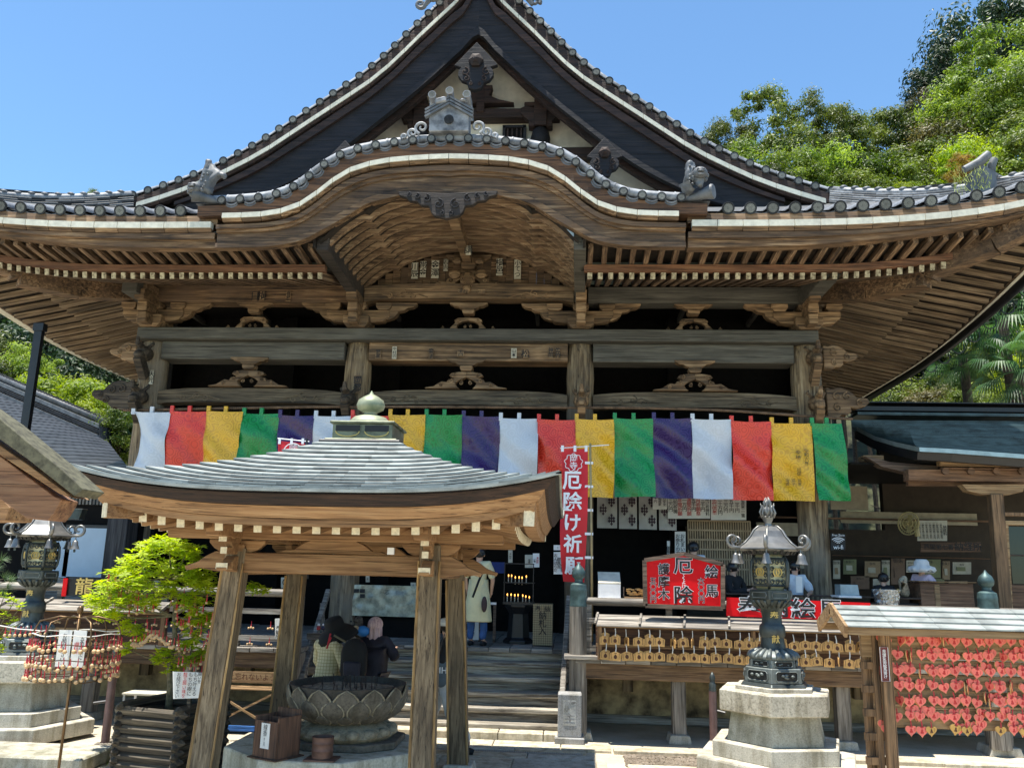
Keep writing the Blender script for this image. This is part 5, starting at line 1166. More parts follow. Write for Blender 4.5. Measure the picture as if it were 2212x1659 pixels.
for (u, tt) in ((-.05, (('お結び下さい', -.03),)), (.12, (('五色の糸に', .02), ('龍玉を', -.03)))):
    c = Vector((rc.x+u, 9.55, 1.44)); sg = thing('hanging_sign', 'white paper sign with brush writing on the %s inside the bead rack' % ('left' if u < 0 else 'right'), 'sign', c); MB().box(c.x-.075, c.x+.075, c.y, c.y+.006, 1.25, 1.64).obj('board', M_paper, sg)
    for t_, dx in tt: letter(t_, .055 if dx > -.03 or u < 0 else .045, Vector((c.x+dx+(.03 if u < 0 else .015), c.y-.004, 1.45)), M_inkred if t_ == '龍玉を' else M_ink, sg, bold=.01)

# ================================================================ HEART PLAQUE RACK
RY_ = 9.5
hr = thing('heart_plaque_rack', 'roofed wooden rack covered with rows of pink heart shaped plaques', 'rack', at(1880, 1600, RY_))
xr0, xr1 = at(1862, 1450, RY_).x, 6.2
def rp2(px, py, Y=RY_): return at(px, py, Y)
for (px, dy, w_) in ((1866, .12, .085), (1884, .0, .06), (1908, -.10, .10)):
    a = rp2(px, 1345, RY_+dy); MB().box(a.x-w_/2, a.x+w_/2, RY_+dy-.05, RY_+dy+.05, 0, a.z).obj('rack_post', W_rackz, hr, bev=.008)
for z in arr(.35, 1.5, 5): a = rp2(1885, 1400); MB().box(a.x-.13, a.x+.14, RY_-.03, RY_+.03, z, z+.07).obj('post_tie', W_rackz, hr)
zr = 2.13
for f, (ya, za, yb, zb) in enumerate(((RY_, zr, RY_-.46, zr-.20), (RY_, zr, RY_+.46, zr-.20))):
    for k in range(4):
        t0, t1 = k/4, (k+1)/4; xk = rp2(1797, 1320).x
        while xk < 6.2:
            xe = min(xk+.45, 6.25); MB().ribbon([(xk+.003, lerp(ya, yb, t0), lerp(za, zb, t0)+.005), (xe, lerp(ya, yb, t0), lerp(za, zb, t0)+.005)], [(xk+.003, lerp(ya, yb, t1), lerp(za, zb, t1)+.022), (xe, lerp(ya, yb, t1), lerp(za, zb, t1)+.022)], (0, 0, -.014)).obj('roof_plate', M_plate, hr); xk = xe
xg = rp2(1797, 1320).x
for s_ in (-1, 1): MB().bar((xg-.01, RY_, zr-.03), (xg-.01, RY_+s_*.48, zr-.24), .03, .12).obj('verge_board', W_rack, hr); MB().box(xg, 6.2, RY_+s_*.40-.02, RY_+s_*.40+.02, zr-.27, zr-.2).obj('eave_beam', W_rack, hr)
MB().box(xg+.12, 6.2, RY_-.04, RY_+.04, zr-.14, zr-.06).obj('ridge_beam', W_rack, hr); MB().box(xr0, 6.2, RY_-.03, RY_+.03, 1.62, 1.86).obj('top_board', W_rack, hr)
rowsy = [1366, 1398, 1431, 1464, 1497, 1529, 1558]
for k, py in enumerate(rowsy): z = rp2(2040, py+5).z; MB().box(xr0+.1, 6.2, RY_-.01, RY_+.01, z-.05, z+.05).obj('rack_rail', W_rack, hr, bev=.004)
sg = rp2(1911, 1434, RY_-.17); s_ = thing('rack_name_plate', 'small dark red name plate fixed to the front post of the heart rack', 'sign', sg); MB().box(sg.x-.045, sg.x+.045, sg.y, sg.y+.01, sg.z-.17, sg.z+.17).obj('plate', plain('dark red plate', (.13, .012, .012), .4), s_)
letter('良縁愛染絵馬掛け', .038, sg-Vector((0, .006, 0)), M_wht, s_, bold=.02)
for s2 in ((-.04, .04),): MB().tube([(sg.x+u, sg.y-.004, sg.z+v) for u, v in ((-.04, -.165), (.04, -.165), (.04, .165), (-.04, .165))], .003, 4, closed=True).obj('plate_border', M_wht, s_)
M_pink = plain('pink plaque face', (.85, .17, .13), .5, var=.08, rv=.1); M_heartedge = plain('heart plaque wood', (.58, .36, .14), .6, var=.1)
def heart_mesh(face):
    P = []
    for i in range(28):
        t = 2*math.pi*i/28; P.append((.0042*16*math.sin(t)**3, .0042*(13*math.cos(t)-5*math.cos(2*t)-2*math.cos(3*t)-math.cos(4*t))))
    m = MB(); m.prism(P, 0, .009); m.mi = 1; m.prism([(u*.97, v*.97) for u, v in P], -.0012, -.0002); m.mi = 2
    m.add([(.011*math.cos(a), -.003, .006+.012*math.sin(a)) for a in arr(0, 5.8, 9)], [tuple(range(10))]); m.add([(-.02, -.003, -.016), (.02, -.003, -.016), (.012, -.003, -.004), (-.012, -.003, -.004)], [(0, 1, 2, 3)])
    m.add([(-.014, -.003, -.026), (.014, -.003, -.026), (.018, -.003, -.018), (-.018, -.003, -.018)], [(0, 1, 2, 3)]); m.add([(-.004, -.003, .019), (.004, -.003, .019), (0, -.003, .028)], [(0, 1, 2)])
    for k in range(5): m.box(-.02+k*.009, -.014+k*.009, -.003, -.0012, .034, .041)
    for k in range(4): m.box(.034, .038, -.003, -.0012, .022-k*.010, .028-k*.010)
    return m.mesh('heart', [M_heartedge, face, M_inkred if face is M_pink else M_emaink])
HM = heart_mesh(M_pink); HY = heart_mesh(plain('golden plaque face', (.62, .34, .08), .5, var=.1))
random.seed(21)
for r_, py in enumerate(rowsy):
    n = 13
    for k in range(n):
        if r_ == 6 and k in (1, 5, 9): continue
        px = 1917+k*24.6+random.uniform(-4, 4); P = at(px, py+17+k*.35+random.uniform(-3, 3), RY_-.06)
        ed = random.random() < .2; rz = random.choice((-62, 62)) if ed else random.uniform(-14, 14)
        s = random.uniform(.80, .93); M = T(P) @ RZ(rz) @ RY(random.uniform(-16, 16)) @ S(s, s, s); yel = r_ == 6 and k in (4, 6, 7, 10, 12)
        o = inst('heart_plaque', HY if yel else HM, None, M); w1 = 'golden' if yel else 'pink'
        tag(o, '%s heart plaque, %s from the left in the %s row from the top' % (w1, ORD[k], ORD[r_]), 'plaque', 'heart plaques hanging on the rack'); inst('cord', CORDR, o, M @ T(0, 0, .03))
        for j in range(random.choice((0, 0, 1, 1, 1, 2))):
            M2 = T(P+Vector((random.uniform(-.05, .05), .015*(j+1), random.uniform(.0, .05)))) @ RZ(rz+random.uniform(-15, 15)) @ RY(random.uniform(-14, 14))
            tag(inst('heart_plaque', HM, None, M2), 'pink heart plaque partly behind the %s one of the %s row' % (ORD[k], ORD[r_])+(', the rearmost' if j else ''), 'plaque', 'heart plaques hanging on the rack')
# ================================================================ SIGNS AND FLAG
def sgn(name, label, pts, Y, mat, d=.03, frame=None, cat='sign'):
    P = [at(px, py, Y) for px, py in pts]; c = sum(P, Vector())/len(P); s = thing(name, label, cat, c)
    MB().prism([(p.x, p.z) for p in P], Y, Y+d).obj('board', mat, s)
    if frame:
        m = MB(); Q = [p+Vector((0, -.01, 0)) for p in P]
        for a, b in zip(Q, Q[1:]+Q[:1]): MB().bar(a, b, .06, .05, (0, 1, 0)).obj('frame_bar', frame, s)
    return s
W_frame = wood('brown sign frame', (.05, .03, .02), (.14, .09, .06), (.2, .14, .1))
def glyph(t, px, py, Y, hpx, par, ink=M_ink, rim=M_wht, bold=.03, sx=1.0, vert=False):
    size = hpx*Y*1.03/FPX*1.08/(len(t) if vert else 1)
    if rim: return outlined(t, size, at(px, py, Y-.008), ink, rim, par, bold=bold, rim=.06, vertical=vert, sx=sx)
    return letter(t, size, at(px, py, Y-.008), ink, par, bold=bold, vertical=vert, sx=sx)
s = sgn('plaque_price_sign', 'big red plaque shaped sign with black writing standing on the deck rail', [(1394, 1308), (1392, 1210), (1477, 1196), (1561, 1219), (1561, 1314)], 13.15, M_red, frame=W_frame)
glyph('厄', 1476, 1224, 13.15, 32, s, sx=1.15); glyph('除', 1476, 1288, 13.15, 34, s, sx=1.1); glyph('やくよけ', 1477, 1253, 13.15, 33, s, ink=M_wht, rim=None, vert=True)
for t, x, y, h in (('護', 1434, 1231, 22), ('摩', 1434, 1258, 22), ('木', 1434, 1285, 22), ('絵', 1537, 1237, 25), ('馬', 1538, 1278, 25)): glyph(t, x, y, 13.15, h, s)
glyph('六〇〇円', 1515, 1276, 13.15, 50, s, vert=True); glyph('五〇〇円', 1411, 1275, 13.15, 50, s, vert=True)
s = sgn('long_red_sign', 'long red sign with large black characters tied to the rail behind the lantern', [(1569, 1330), (1570, 1290), (1880, 1302), (1880, 1342)], 13.2, M_red)
for t, x in (('奉', 1620), ('納', 1678), ('絵', 1735), ('馬', 1795)): glyph(t, x, 1313+(x-1620)*.035, 13.2, 38, s, sx=1.2)
s = sgn('dragon_sign', 'black sign with a golden dragon character and a red end behind the green tree', [(138, 1286), (138, 1249), (330, 1252), (330, 1289)], 13.2, M_ink)
for t, x in (('龍', 181), ('玉', 240), ('願', 290)): glyph(t, x, 1269, 13.2, 34, s, ink=M_gold, rim=None, sx=1.1, bold=.03)
P = at(140, 1268, 13.18); MB().cbox(P, .07, .02, .27).obj('red_end', M_red, s)
s = sgn('bead_offering_sign', 'small white sign with red and black writing at the end of the bead shelf', [(594, 1379), (594, 1336), (616, 1335), (615, 1380)], 13.0, M_paper)
glyph('龍玉願い珠', 610, 1357, 13.0, 40, s, ink=M_inkred, rim=None, vert=True); glyph('奉納所', 600, 1366, 13.0, 26, s, rim=None, vert=True)
P = at(605, 1392, 13.02); MB().cbox(P, .06, .04, .2).obj('short_post', W_greyz, s)
# nobori flag
fl = thing('banner_flag', 'tall red vertical flag with white characters on a bamboo pole beside the stairs', 'flag', at(1285, 1330, 13.72))
FY = 13.72; a = at(1268, 960, FY); b = at(1277, 1330, FY)
MB().tube([at(1279, 1385, FY), at(1278, 1200, FY), at(1275, 958, FY)], .018, 8).obj('bamboo_pole', plain('yellow bamboo', (.42, .30, .13), .5), fl, smooth=True)
MB().tube([at(1210, 968, FY), at(1316, 961, FY)], .008, 6).obj('cross_bar', M_wht, fl)
rows = []
for t in arr(0, 1, 34):
    l = at(interp([0, .3, .55, .8, 1], [1213, 1216, 1210, 1211, 1217], t), 972+284*t, FY); r_ = at(interp([0, .5, 1], [1270, 1269, 1262], t), 968+290*t, FY); row = []
    for s_ in arr(0, 1, 10): p = l.lerp(r_, s_); row.append(p+Vector((0, .05*math.sin(t*7+s_*2)*(1-s_*.6), 0)))
    rows.append(row)
MB().grid(rows).obj('cloth', plain('red flag cloth', (.62, .010, .02), .6, var=.08, nscale=3), fl, smooth=True)
for k in range(5): p = at(1271, 1000+k*51, FY); MB().cbox(p+Vector((.01, -.01, 0)), .13, .01, .04).obj('white_tab', M_wht, fl)
for x in (1215, 1242, 1266): MB().cbox(at(x, 969, FY), .045, .012, .10).obj('white_tab', M_wht, fl)
for t, x, y, h in (('厄', 1236, 1040, 36), ('除', 1236, 1086, 36), ('け', 1236, 1131, 34), ('祈', 1237, 1177, 34), ('願', 1240, 1224, 34)):
    letter(t, h*FY/FPX*1.15, at(x, y, FY-.09), M_wht, fl, bold=.055)
letter('岡寺', .13, at(1239, 999, FY-.09), M_wht, fl, bold=.02)
c = at(1239, 999, FY-.09); MB().tube([c+Vector(((.135+.012*math.sin(9*a_))*math.cos(a_), 0, (.135+.012*math.sin(9*a_))*math.sin(a_))) for a_ in arr(0, 6.2, 60)], .006, 4, closed=True).obj('wave_ring', M_wht, fl)
# small flag behind the pavilion
f2 = thing('short_flag', 'small red flag with round white crest just behind the pavilion roof', 'flag', at(660, 1000, 13.2))
MB().prism([(p.x, p.z) for p in (at(601, 1040, 13.2), at(601, 952, 13.2), at(659, 957, 13.2), at(659, 1040, 13.2))], 13.2, 13.205).obj('cloth', bpy.data.materials['red flag cloth'], f2)
MB().tube([at(600, 947, 13.2), at(668, 954, 13.2)], .009, 6).obj('cross_bar', M_wht, f2); MB().tube([at(664, 1250, 13.2), at(663, 948, 13.2)], .02, 8).obj('bamboo_pole', M_black, f2)
letter('岡寺', .13, at(632, 976, 13.15), M_wht, f2, bold=.02); c = at(632, 978, 13.15); MB().tube([c+Vector((.15*math.cos(a_), 0, .15*math.sin(a_))) for a_ in arr(0, 6.2, 40)], .008, 4, closed=True).obj('ring', M_wht, f2)
for x in (604, 630, 654): MB().cbox(at(x, 953, 13.19), .04, .01, .09).obj('white_tab', M_wht, f2)
# stone donor pillar
dp = at(1230, 1603, 13.1); dn = thing('donor_stone', 'speckled grey square stone pillar with carved characters at the foot of the stairs', 'stone pillar', (dp.x, 13.1, 0))
MB().box(dp.x-.17, dp.x+.17, 12.93, 13.27, .12, .70).obj('pillar_body', M_greystone, dn, bev=.012); MB().box(dp.x-.21, dp.x+.21, 12.88, 13.32, .0, .12).obj('pillar_foot', M_greystone, dn, bev=.012)
MB().box(dp.x-.09, dp.x+.09, 12.926, 12.932, .28, .62).obj('recessed_panel', stone('light carved ground', (.5, .5, .48), .8, 60), dn)
letter('施', .17, (dp.x, 12.922, .53), M_greystone, dn, bold=.05, sx=1.05); letter('主', .16, (dp.x, 12.922, .36), M_greystone, dn, bold=.05, sx=1.05)
# fence posts
for px, Y, ztop, lab in ((1541, 13.0, .80, 'slender brown post with a small onion knob beside the right stone pedestal'), (232, 11.9, 1.0, 'slender brown post with a black banded knob left of the log planter')):
    p = at(px, 1560, Y); po_ = thing('barrier_post', lab, 'post', (p.x, Y, 0), 'brown barrier posts')
    MB().lathe([(.055, 0), (.055, ztop)], (p.x, Y, 0), 14).obj('shaft', plain('purple brown paint', (.13, .075, .07), .45, var=.2) if Y == 13.0 else bpy.data.materials['purple brown paint'], po_, smooth=60)
    MB().lathe([(.05, ztop), (.056, ztop+.03), (.045, ztop+.05), (.056, ztop+.08), (.04, ztop+.11), (.03, ztop+.14), (.045, ztop+.18), (.03, ztop+.22), (.005, ztop+.26)], (p.x, Y, 0), 14).obj('onion_knob', M_bronze, po_, smooth=60)
    MB().tube([(p.x, Y, .55), (p.x+(.16 if Y == 13.0 else -.2), Y-.05, .52)], .018, 6).obj('side_peg', M_black, po_)
# table and cross braced bench left of the pavilion
t = thing('folding_table', 'narrow metal legged table with a pale top under the left deck', 'table', at(330, 1570, 13.0)); A = at(278, 1492, 13.0); B = at(405, 1500, 13.0)
MB().box(A.x, B.x, 12.8, 13.2, A.z-.03, A.z).obj('table_top', M_paperold, t, bev=.005)
for x in (A.x+.03, B.x-.03):
    for y in (12.83, 13.17): MB().box(x-.015, x+.015, y-.015, y+.015, 0, A.z-.03).obj('leg', plain('steel leg', (.4, .42, .45), .35, .8) if x < -5 and y < 13 else M_wht, t)
t = thing('cross_braced_bench', 'wooden rack with thin crossed braces and a lettered board in front of the deck wall', 'bench', at(550, 1560, 13.1)); A = at(470, 1500, 13.1); B = at(607, 1500, 13.1); zt = at(550, 1470, 13.1).z
MB().box(A.x, B.x, 13.0, 13.02, zt-.02, zt+.14).obj('letter_board', W_rack, t); letter('サイフを忘れないように', .105, ((A.x+B.x)/2-.05, 12.99, zt+.06), M_emaink, t, vertical=False, bold=.02)
for k in range(9): MB().box(A.x, B.x, 12.85+k*.04, 12.875+k*.04, zt-.10, zt-.085).obj('seat_slat', W_rack, t)
for x in (A.x+.02, B.x-.02): MB().box(x-.02, x+.02, 12.85, 12.89, 0, zt-.1).obj('leg', W_rackz, t)
for a, b in (((A.x, 12.86, zt-.12), (B.x, 12.86, .1)), ((A.x, 12.87, .1), (B.x, 12.87, zt-.12))): MB().bar(a, b, .03, .03).obj('brace', W_rack, t)
bl = at(540, 1592, 12.6); tag(MB().box(bl.x-.9, bl.x+.5, 12.9, 13.3, .04, .05).obj('blue_sheet', plain('blue sheet', (.03, .12, .35), .6)), 'flat blue plastic sheet on the ground under the cross braced bench', 'sheet')

# ================================================================ INSIDE THE HALL
nor = thing('diamond_curtain', 'short white curtain with dark diamond leaf crests hanging in the hall doorway', 'curtain', at(1365, 1060, 16.9))
for k in range(4):
    a = at(1294+k*43-(k == 0)*4, 1068, 16.9); b = at(1333+k*43, 1141+k*1.5, 16.9); rows = [[Vector((lerp(a.x, b.x, s_), 16.9+.02*math.sin(s_*5+k), lerp(a.z+.3, b.z, t))) for s_ in arr(0, 1, 6)] for t in arr(0, 1, 4)]
    o = MB().grid(rows).obj('curtain_panel', plain('grey white cotton', (.50, .49, .46), .8, var=.06) if k == 0 else bpy.data.materials['grey white cotton'], nor, smooth=True)
    for (u, v) in ((.3, .45), (.72, .2), (.72, .75)):
        c = Vector((lerp(a.x, b.x, u), 16.86, lerp(a.z, b.z, v))); m = MB()
        for j in range(4):
            for q in ((0,), (-1, 0, 1), (-1, 0, 1), (0,))[j]: m.prism([(c.x+q*.045-.026, c.z-.08+j*.055), (c.x+q*.045, c.z-.12+j*.055), (c.x+q*.045+.026, c.z-.08+j*.055), (c.x+q*.045, c.z-.045+j*.055)], 16.855, 16.86)
        m.obj('diamond_crest', plain('dark crest print', (.06, .035, .05), .8) if 'dark crest print' not in bpy.data.materials else bpy.data.materials['dark crest print'], o)
def board(label, x0, y0, x1, y1, Y, cols, mat=M_paper, name='price_board', size=None, cat='sign', frame=None):
    s = sgn(name, label, [(x0, y1), (x0, y0), (x1, y0), (x1, y1)], Y, mat, d=.02, frame=frame)
    for i, (t_, c_) in enumerate(cols):
        px = x1-(x1-x0)*(i+.6)/(len(cols)+.2); h = (y1-y0)*.84
        letter(t_, h*Y*1.03/FPX/max(len(t_), 5), at(px, (y0+y1)/2, Y-.01), c_, s, bold=.02)
    return s
K_, Rr = M_ink, M_inkred
board('white price board with dense black and red columns above the lattice door', 1443, 1062, 1534, 1120, 16.8, [('厄除け祈祷料', K_), ('三千円', K_), ('二月祈願祭', Rr), ('五千円', K_), ('一週間祈願', Rr), ('一万円', K_), ('一年間祈願', Rr), ('特別祈祷', K_), ('三万円', K_)])
board('white price board with sparse black writing above the lattice door', 1536, 1064, 1612, 1123, 16.8, [('先祖供養一霊', K_), ('二千円', K_), ('五千円', K_), ('三万円', K_), ('二十万円', K_), ('永代供養', Rr)])
board('white notice with two rows of writing at the left edge of the price boards', 1410, 1060, 1441, 1100, 16.82, [('家内安全', K_), ('心願成就', K_), ('千円', K_)])
board('narrow white notice pasted on the dark wall beside the lattice door', 1458, 1148, 1481, 1215, 16.85, [('お札まいり札', K_), ('お参りの方へ', K_)])
board('thin white paper strip on the dark wall left of the narrow notice', 1441, 1168, 1447, 1216, 16.9, [('御案内', K_)])
M_latt = plain('pale lattice wood', (.50, .38, .24), .7)
lt = thing('lattice_door', 'large pale lattice door behind the wooden sign on the deck', 'door', at(1555, 1215, 17.2)); A = at(1486, 1124, 17.2); B = at(1624, 1230, 17.2)
MB().box(A.x, B.x, 17.25, 17.27, B.z-.3, A.z).obj('backing', plain('tan backing', (.16, .11, .06), .8), lt)
for k in range(27): x = lerp(A.x, B.x, k/26); MB().box(x-.011, x+.011, 17.2, 17.22, B.z-.3, A.z).obj('slat', M_latt, lt)
for k in range(6): z = lerp(A.z, B.z, k/5); MB().box(A.x, B.x, 17.185, 17.2, z-.015, z+.015).obj('cross_rail', M_latt, lt)
def shelfy(name, label, cat, c): return thing(name, label, cat, c)
# small door lattice to its left
# counter items on the rail
c = at(1316, 1290, 13.6); bx_ = thing('white_box', 'white lidded wooden box standing on the deck counter left of the red sign', 'box', c)
MB().box(c.x-.17, c.x+.17, 13.5, 13.8, 2.03, 2.24).obj('box_body', M_wht, bx_, bev=.006); MB().ribbon([(c.x-.17, 13.8, 2.4), (c.x+.17, 13.8, 2.4)], [(c.x-.17, 13.5, 2.24), (c.x+.17, 13.5, 2.24)], (0, .0, .02)).obj('lid', plain('ivory lid', (.66, .62, .5), .6), bx_); MB().box(c.x-.22, c.x+.9, 13.45, 13.85, 1.99, 2.02).obj('counter_board', M_wht, bx_)
c = at(1370, 1283, 13.6); bk = thing('wood_piece_tray', 'shallow wooden tray full of small pale wood sticks beside the white box', 'tray', c)
MB().box(c.x-.17, c.x+.17, 13.5, 13.7, 2.03, 2.06).obj('tray_base', W_rack, bk)
for q in (-.17, .16): MB().box(c.x+q, c.x+q+.012, 13.5, 13.7, 2.03, 2.2).obj('tray_side', W_frame, bk)
for k in range(40): x, z = c.x-.13+random.random()*.26, 2.07+random.random()*.1; MB().box(x, x+.045, 13.5+random.random()*.05, 13.62, z, z+.018).obj('wood_stick', M_ema if k % 2 else M_heartedge, bk)
# offering counter under clear sheet
A = at(757, 1262, 15.9); B = at(903, 1333, 15.9); oc_ = thing('covered_counter', 'offering counter draped with a greenish clear plastic sheet at the top of the stairs', 'counter', (A.x, 15.9, DZ))
M_sheet = plain('dull sheeted cloth', (.38, .385, .28), .25, var=.3, nscale=7, spec=.9)
rows = [[Vector((lerp(A.x, B.x, s_), 15.9+.03*noise.noise((s_*9, t*4, 0)), lerp(A.z, B.z, t))) for s_ in arr(0, 1, 30)] for t in arr(0, 1, 14)]
MB().grid(rows).obj('plastic_sheet', M_sheet, oc_, smooth=True); MB().box(A.x, B.x, 15.98, 16.6, DZ, A.z-.02).obj('counter_body', W_inner, oc_); MB().box(A.x, B.x, 15.93, 15.96, A.z-.38, A.z-.02).obj('pale_cloth', M_paperold, oc_)
for (x, y) in ((770, 1276), (783, 1276), (783, 1287)): MB().cbox(at(x, y, 15.86), .09, .005, .07).obj('pictogram', M_ink, oc_)
letter('志', .1, at(836, 1279, 15.84), M_ink, oc_)
MB().box(A.x-.6, B.x+.5, 17.4, 17.9, DZ, DZ+.75).obj('altar_rail', W_inner, HP)
# steps inside, papers above
for t_, x0, y0, x1, y1, lab in (('おみくじ', 757, 1245, 767, 1259, 'small paper slip hung above the covered counter'), ('拝観', 790, 1243, 798, 1257, 'narrow paper slip above the right of the covered counter'), ('納経所', 887, 1258, 898, 1272, 'small notice beside the covered counter'), ('線香', 1134, 1198, 1152, 1226, 'white card on the dark wall behind the candle stand'), ('奉納所', 1098, 1188, 1107, 1215, 'grey paper on the glass left of the candle stand')):
    board(lab, x0, y0, x1, y1, 16.1, [(t_, K_)], M_paperold, 'paper_notice')
board('white notice covered with fine writing left of the red flag', 1196, 1192, 1218, 1240, 14.9, [('本尊如意輪観音', K_), ('御真言', K_), ('おんはらだ', K_)], M_paper, 'paper_notice')
board('small white card above the fine print notice', 1196, 1177, 1214, 1188, 14.9, [('厄除', K_)], M_paper, 'paper_notice')
board('white notice with red writing on the wall below the pavilion eaves', 1151, 1195, 1165, 1225, 15.6, [('本納所', Rr), ('一筆', K_)], M_paper, 'paper_notice')
ns = board('white sign with two round prohibition symbols under the left deck roof', 607, 1247, 650, 1270, 15.4, [], M_paperold, 'prohibition_sign')
for x in (618, 638): c = at(x, 1257, 15.38); MB().tube([c+Vector((.06*math.cos(a_), 0, .06*math.sin(a_))) for a_ in arr(0, 6, 16)], .008, 5, closed=True).obj('circle', M_ink, ns); MB().bar(c+Vector((-.04, 0, .04)), c+Vector((.04, 0, -.04)), .01, .014, (0, 1, 0)).obj('slash', M_ink, ns)
# candle stand
c = at(1119, 1385, 15.6); cs = thing('candle_stand', 'black lacquered lantern stand with rows of burning candles behind glass', 'candle stand', (c.x, 15.6, DZ))
MB().lathe([(.27, DZ), (.27, DZ+.05), (.2, DZ+.1), (.17, DZ+.5), (.22, DZ+.58), (.25, DZ+.62), (.25, DZ+.66)], (c.x, 15.6, 0), 6).obj('pedestal', M_black, cs, bev=.006)
MB().box(c.x-.27, c.x+.27, 15.4, 15.9, DZ+.66, DZ+.7).obj('shelf_plate', M_black, cs)
for qx in (-.26, .25): MB().box(c.x+qx, c.x+qx+.015, 15.4, 15.42, DZ+.7, DZ+1.35).obj('glass_frame', M_black, cs)
for z in (1.35, 1.02): MB().box(c.x-.27, c.x+.27, 15.4, 15.42 if z > 1.1 else 15.8, DZ+z, DZ+z+.015).obj('glass_frame', M_black, cs)
m_, n_, b_ = newmat('candle flame'); b_.inputs['Emission Color'].default_value = (1, .42, .08, 1); b_.inputs['Emission Strength'].default_value = 2; b_.inputs['Base Color'].default_value = (1, .5, .1, 1)
for k in range(13):
    x = c.x-.2+(k % 7)*.066+random.uniform(-.012, .012); z = DZ+.66+random.uniform(0, .04)+(.33 if k > 6 else 0); cd_ = MB().lathe([(.009, 0), (.009, .1)], (x, 15.5+.03*(k % 2), z), 7).obj('candle', M_paperold, cs); MB().ball((x, 15.5+.03*(k % 2), z+.125), .009, .009, .022, 6, 5).obj('flame', m_, cd_)
# slip box
A = at(1152, 1304, 15.0); B = at(1193, 1374, 15.0); sb = thing('slip_box', 'box with woven gold front and black writing for old prayer slips', 'box', (A.x, 15, DZ)); 
m_, n_, b_ = newmat('woven gold cloth'); v_, _ = coords(n_, rnd=False); ck = nd(n_, 'TexChecker'); ck.inputs['Scale'].default_value = 38; mp_ = nd(n_, 'Mapping'); mp_.inputs['Rotation'].default_value = (0, R(45), 0); n_.links.new(v_, mp_.inputs[0]); n_.links.new(mp_.outputs[0], ck.inputs['Vector']); ck.inputs[1].default_value = (.30, .24, .13, 1); ck.inputs[2].default_value = (.16, .12, .06, 1); n_.links.new(ck.outputs[0], b_.inputs['Base Color']); b_.inputs['Roughness'].default_value = .5
MB().box(A.x, B.x, 15, 15.4, DZ+.02, A.z).obj('box_body', m_, sb); letter('奉  納', .1, at(1172, 1316, 14.99), M_ink, sb, vertical=False, bold=.02); letter('納札入', .14, at(1172, 1347, 14.99), M_ink, sb, bold=.03)
# glass cabinet, tables and blue banner in the depth
for (x0, y0, x1, y1, Y, mt, nm, lab, cat) in ((1037, 1213, 1090, 1238, 16.6, plain('deep blue cloth', (.01, .03, .16), .7), 'blue_hanging', 'deep blue cloth hanging in the dark behind the woman in yellow', 'cloth'), (1035, 1300, 1072, 1306, 15.6, M_wht, 'side_table', 'small dark side table with a white card behind the woman in yellow', 'table'), (905, 1253, 933, 1262, 16.4, M_paperold, 'altar_card', 'small card box lit inside the hall behind the pavilion pillar', 'card')):
    A = at(x0, y0, Y); B = at(x1, y1, Y); s = thing(nm, lab, cat, A); MB().box(A.x, B.x, Y, Y+.03, B.z, A.z).obj('face', mt, s)
    if nm == 'side_table':
        for x in (A.x, B.x-.05): MB().box(x, x+.05, Y, Y+.05, DZ, B.z).obj('leg', W_frame, s)
# pale doors and inner boards that show as dim shapes
for x0, x1, y0, y1, Y, mt, nm in ((1634, 1740, 1128, 1158, 17.6, M_plaster, 'plaster_band'), (1815, 2112, 1104, 1135, 18.2, M_plaster, 'plaster_band'), (1792, 1876, 1049, 1102, 18.0, M_plaster, 'plaster_panel')):
    A = at(x0, y0, Y); B = at(x1, y1, Y); MB().box(A.x, B.x, Y, Y+.05, B.z, A.z).obj(nm, plain('dim cream plaster', (.36, .31, .22), .9) if nm == 'plaster_band' and x0 < 1700 else bpy.data.materials['dim cream plaster'], HP)
# figurines on the side shelves
M_fig = plain('navy figurine', (.02, .02, .06), .35); M_figr = plain('red figurine', (.35, .02, .03), .35)
for r_, (y, n) in enumerate(((1360, 6), (1433, 5))):
    for k in range(n):
        p = at(688+k*10-(r_*6), y, 13.9); o = thing('dragon_bead_figurine', 'tiny white headed figurine, %s rail shelf by the stairs, %s from left' % (('upper', 'lower')[r_], ORD[k]), 'figurine', p)
        MB().lathe([(.028, 0), (.034, .03), (.025, .06)], p, 10).obj('body', M_fig if k % 3 else M_figr, o, smooth=True); MB().ball(p+Vector((0, 0, .075)), .022).obj('head', M_wht, o, smooth=True)
for y in (1366, 1438): A = at(665, y, 13.9); B = at(765, y, 13.9); tag(MB().box(A.x, B.x, 13.85, 14.0, A.z-.1, A.z-.003).obj('side_shelf', W_greyl), 'grey plank shelf carrying the %s row of figurines' % ('upper' if y < 1400 else 'lower'), 'shelf')
# ================================================================ LEFT WING
LW = thing('left_wing', 'dark timber wing of the temple with pale window panes behind the left lantern', 'building', at(100, 1300, 16.0))
WY = 15.6
MB().box(-16, at(296, 1200, WY).x, WY+.05, WY+.15, 0, 3.45).obj('board_wall', W_inner, LW)
for k in range(40):
    a = at(96+k*7.6, 1080, WY); 
    if a.x < at(330, 1080, WY).x: MB().box(a.x, a.x+.035, WY-.02, WY+.05, at(96, 1088, WY).z, at(96, 1062, WY).z).obj('siding_batten', W_greyz, LW)
M_pane = plain('sky reflection pane', (.48, .58, .66), .5, var=.06, nscale=1.5, bmp=0)  # pale blue colour stands in for sky reflected in the panes
for (x0, x1, y0, y1) in ((151, 229, 1140, 1247), (112, 147, 1148, 1247)):
    A = at(x0, y0, WY-.05); B = at(x1, y1, WY-.05); o = MB().box(A.x-.05, B.x+.05, WY-.1, WY-.05, B.z-.06, A.z+.06).obj('window_frame', M_black, LW); MB().box(A.x, B.x, WY-.12, WY-.1, B.z, A.z).obj('pane', M_pane, o)
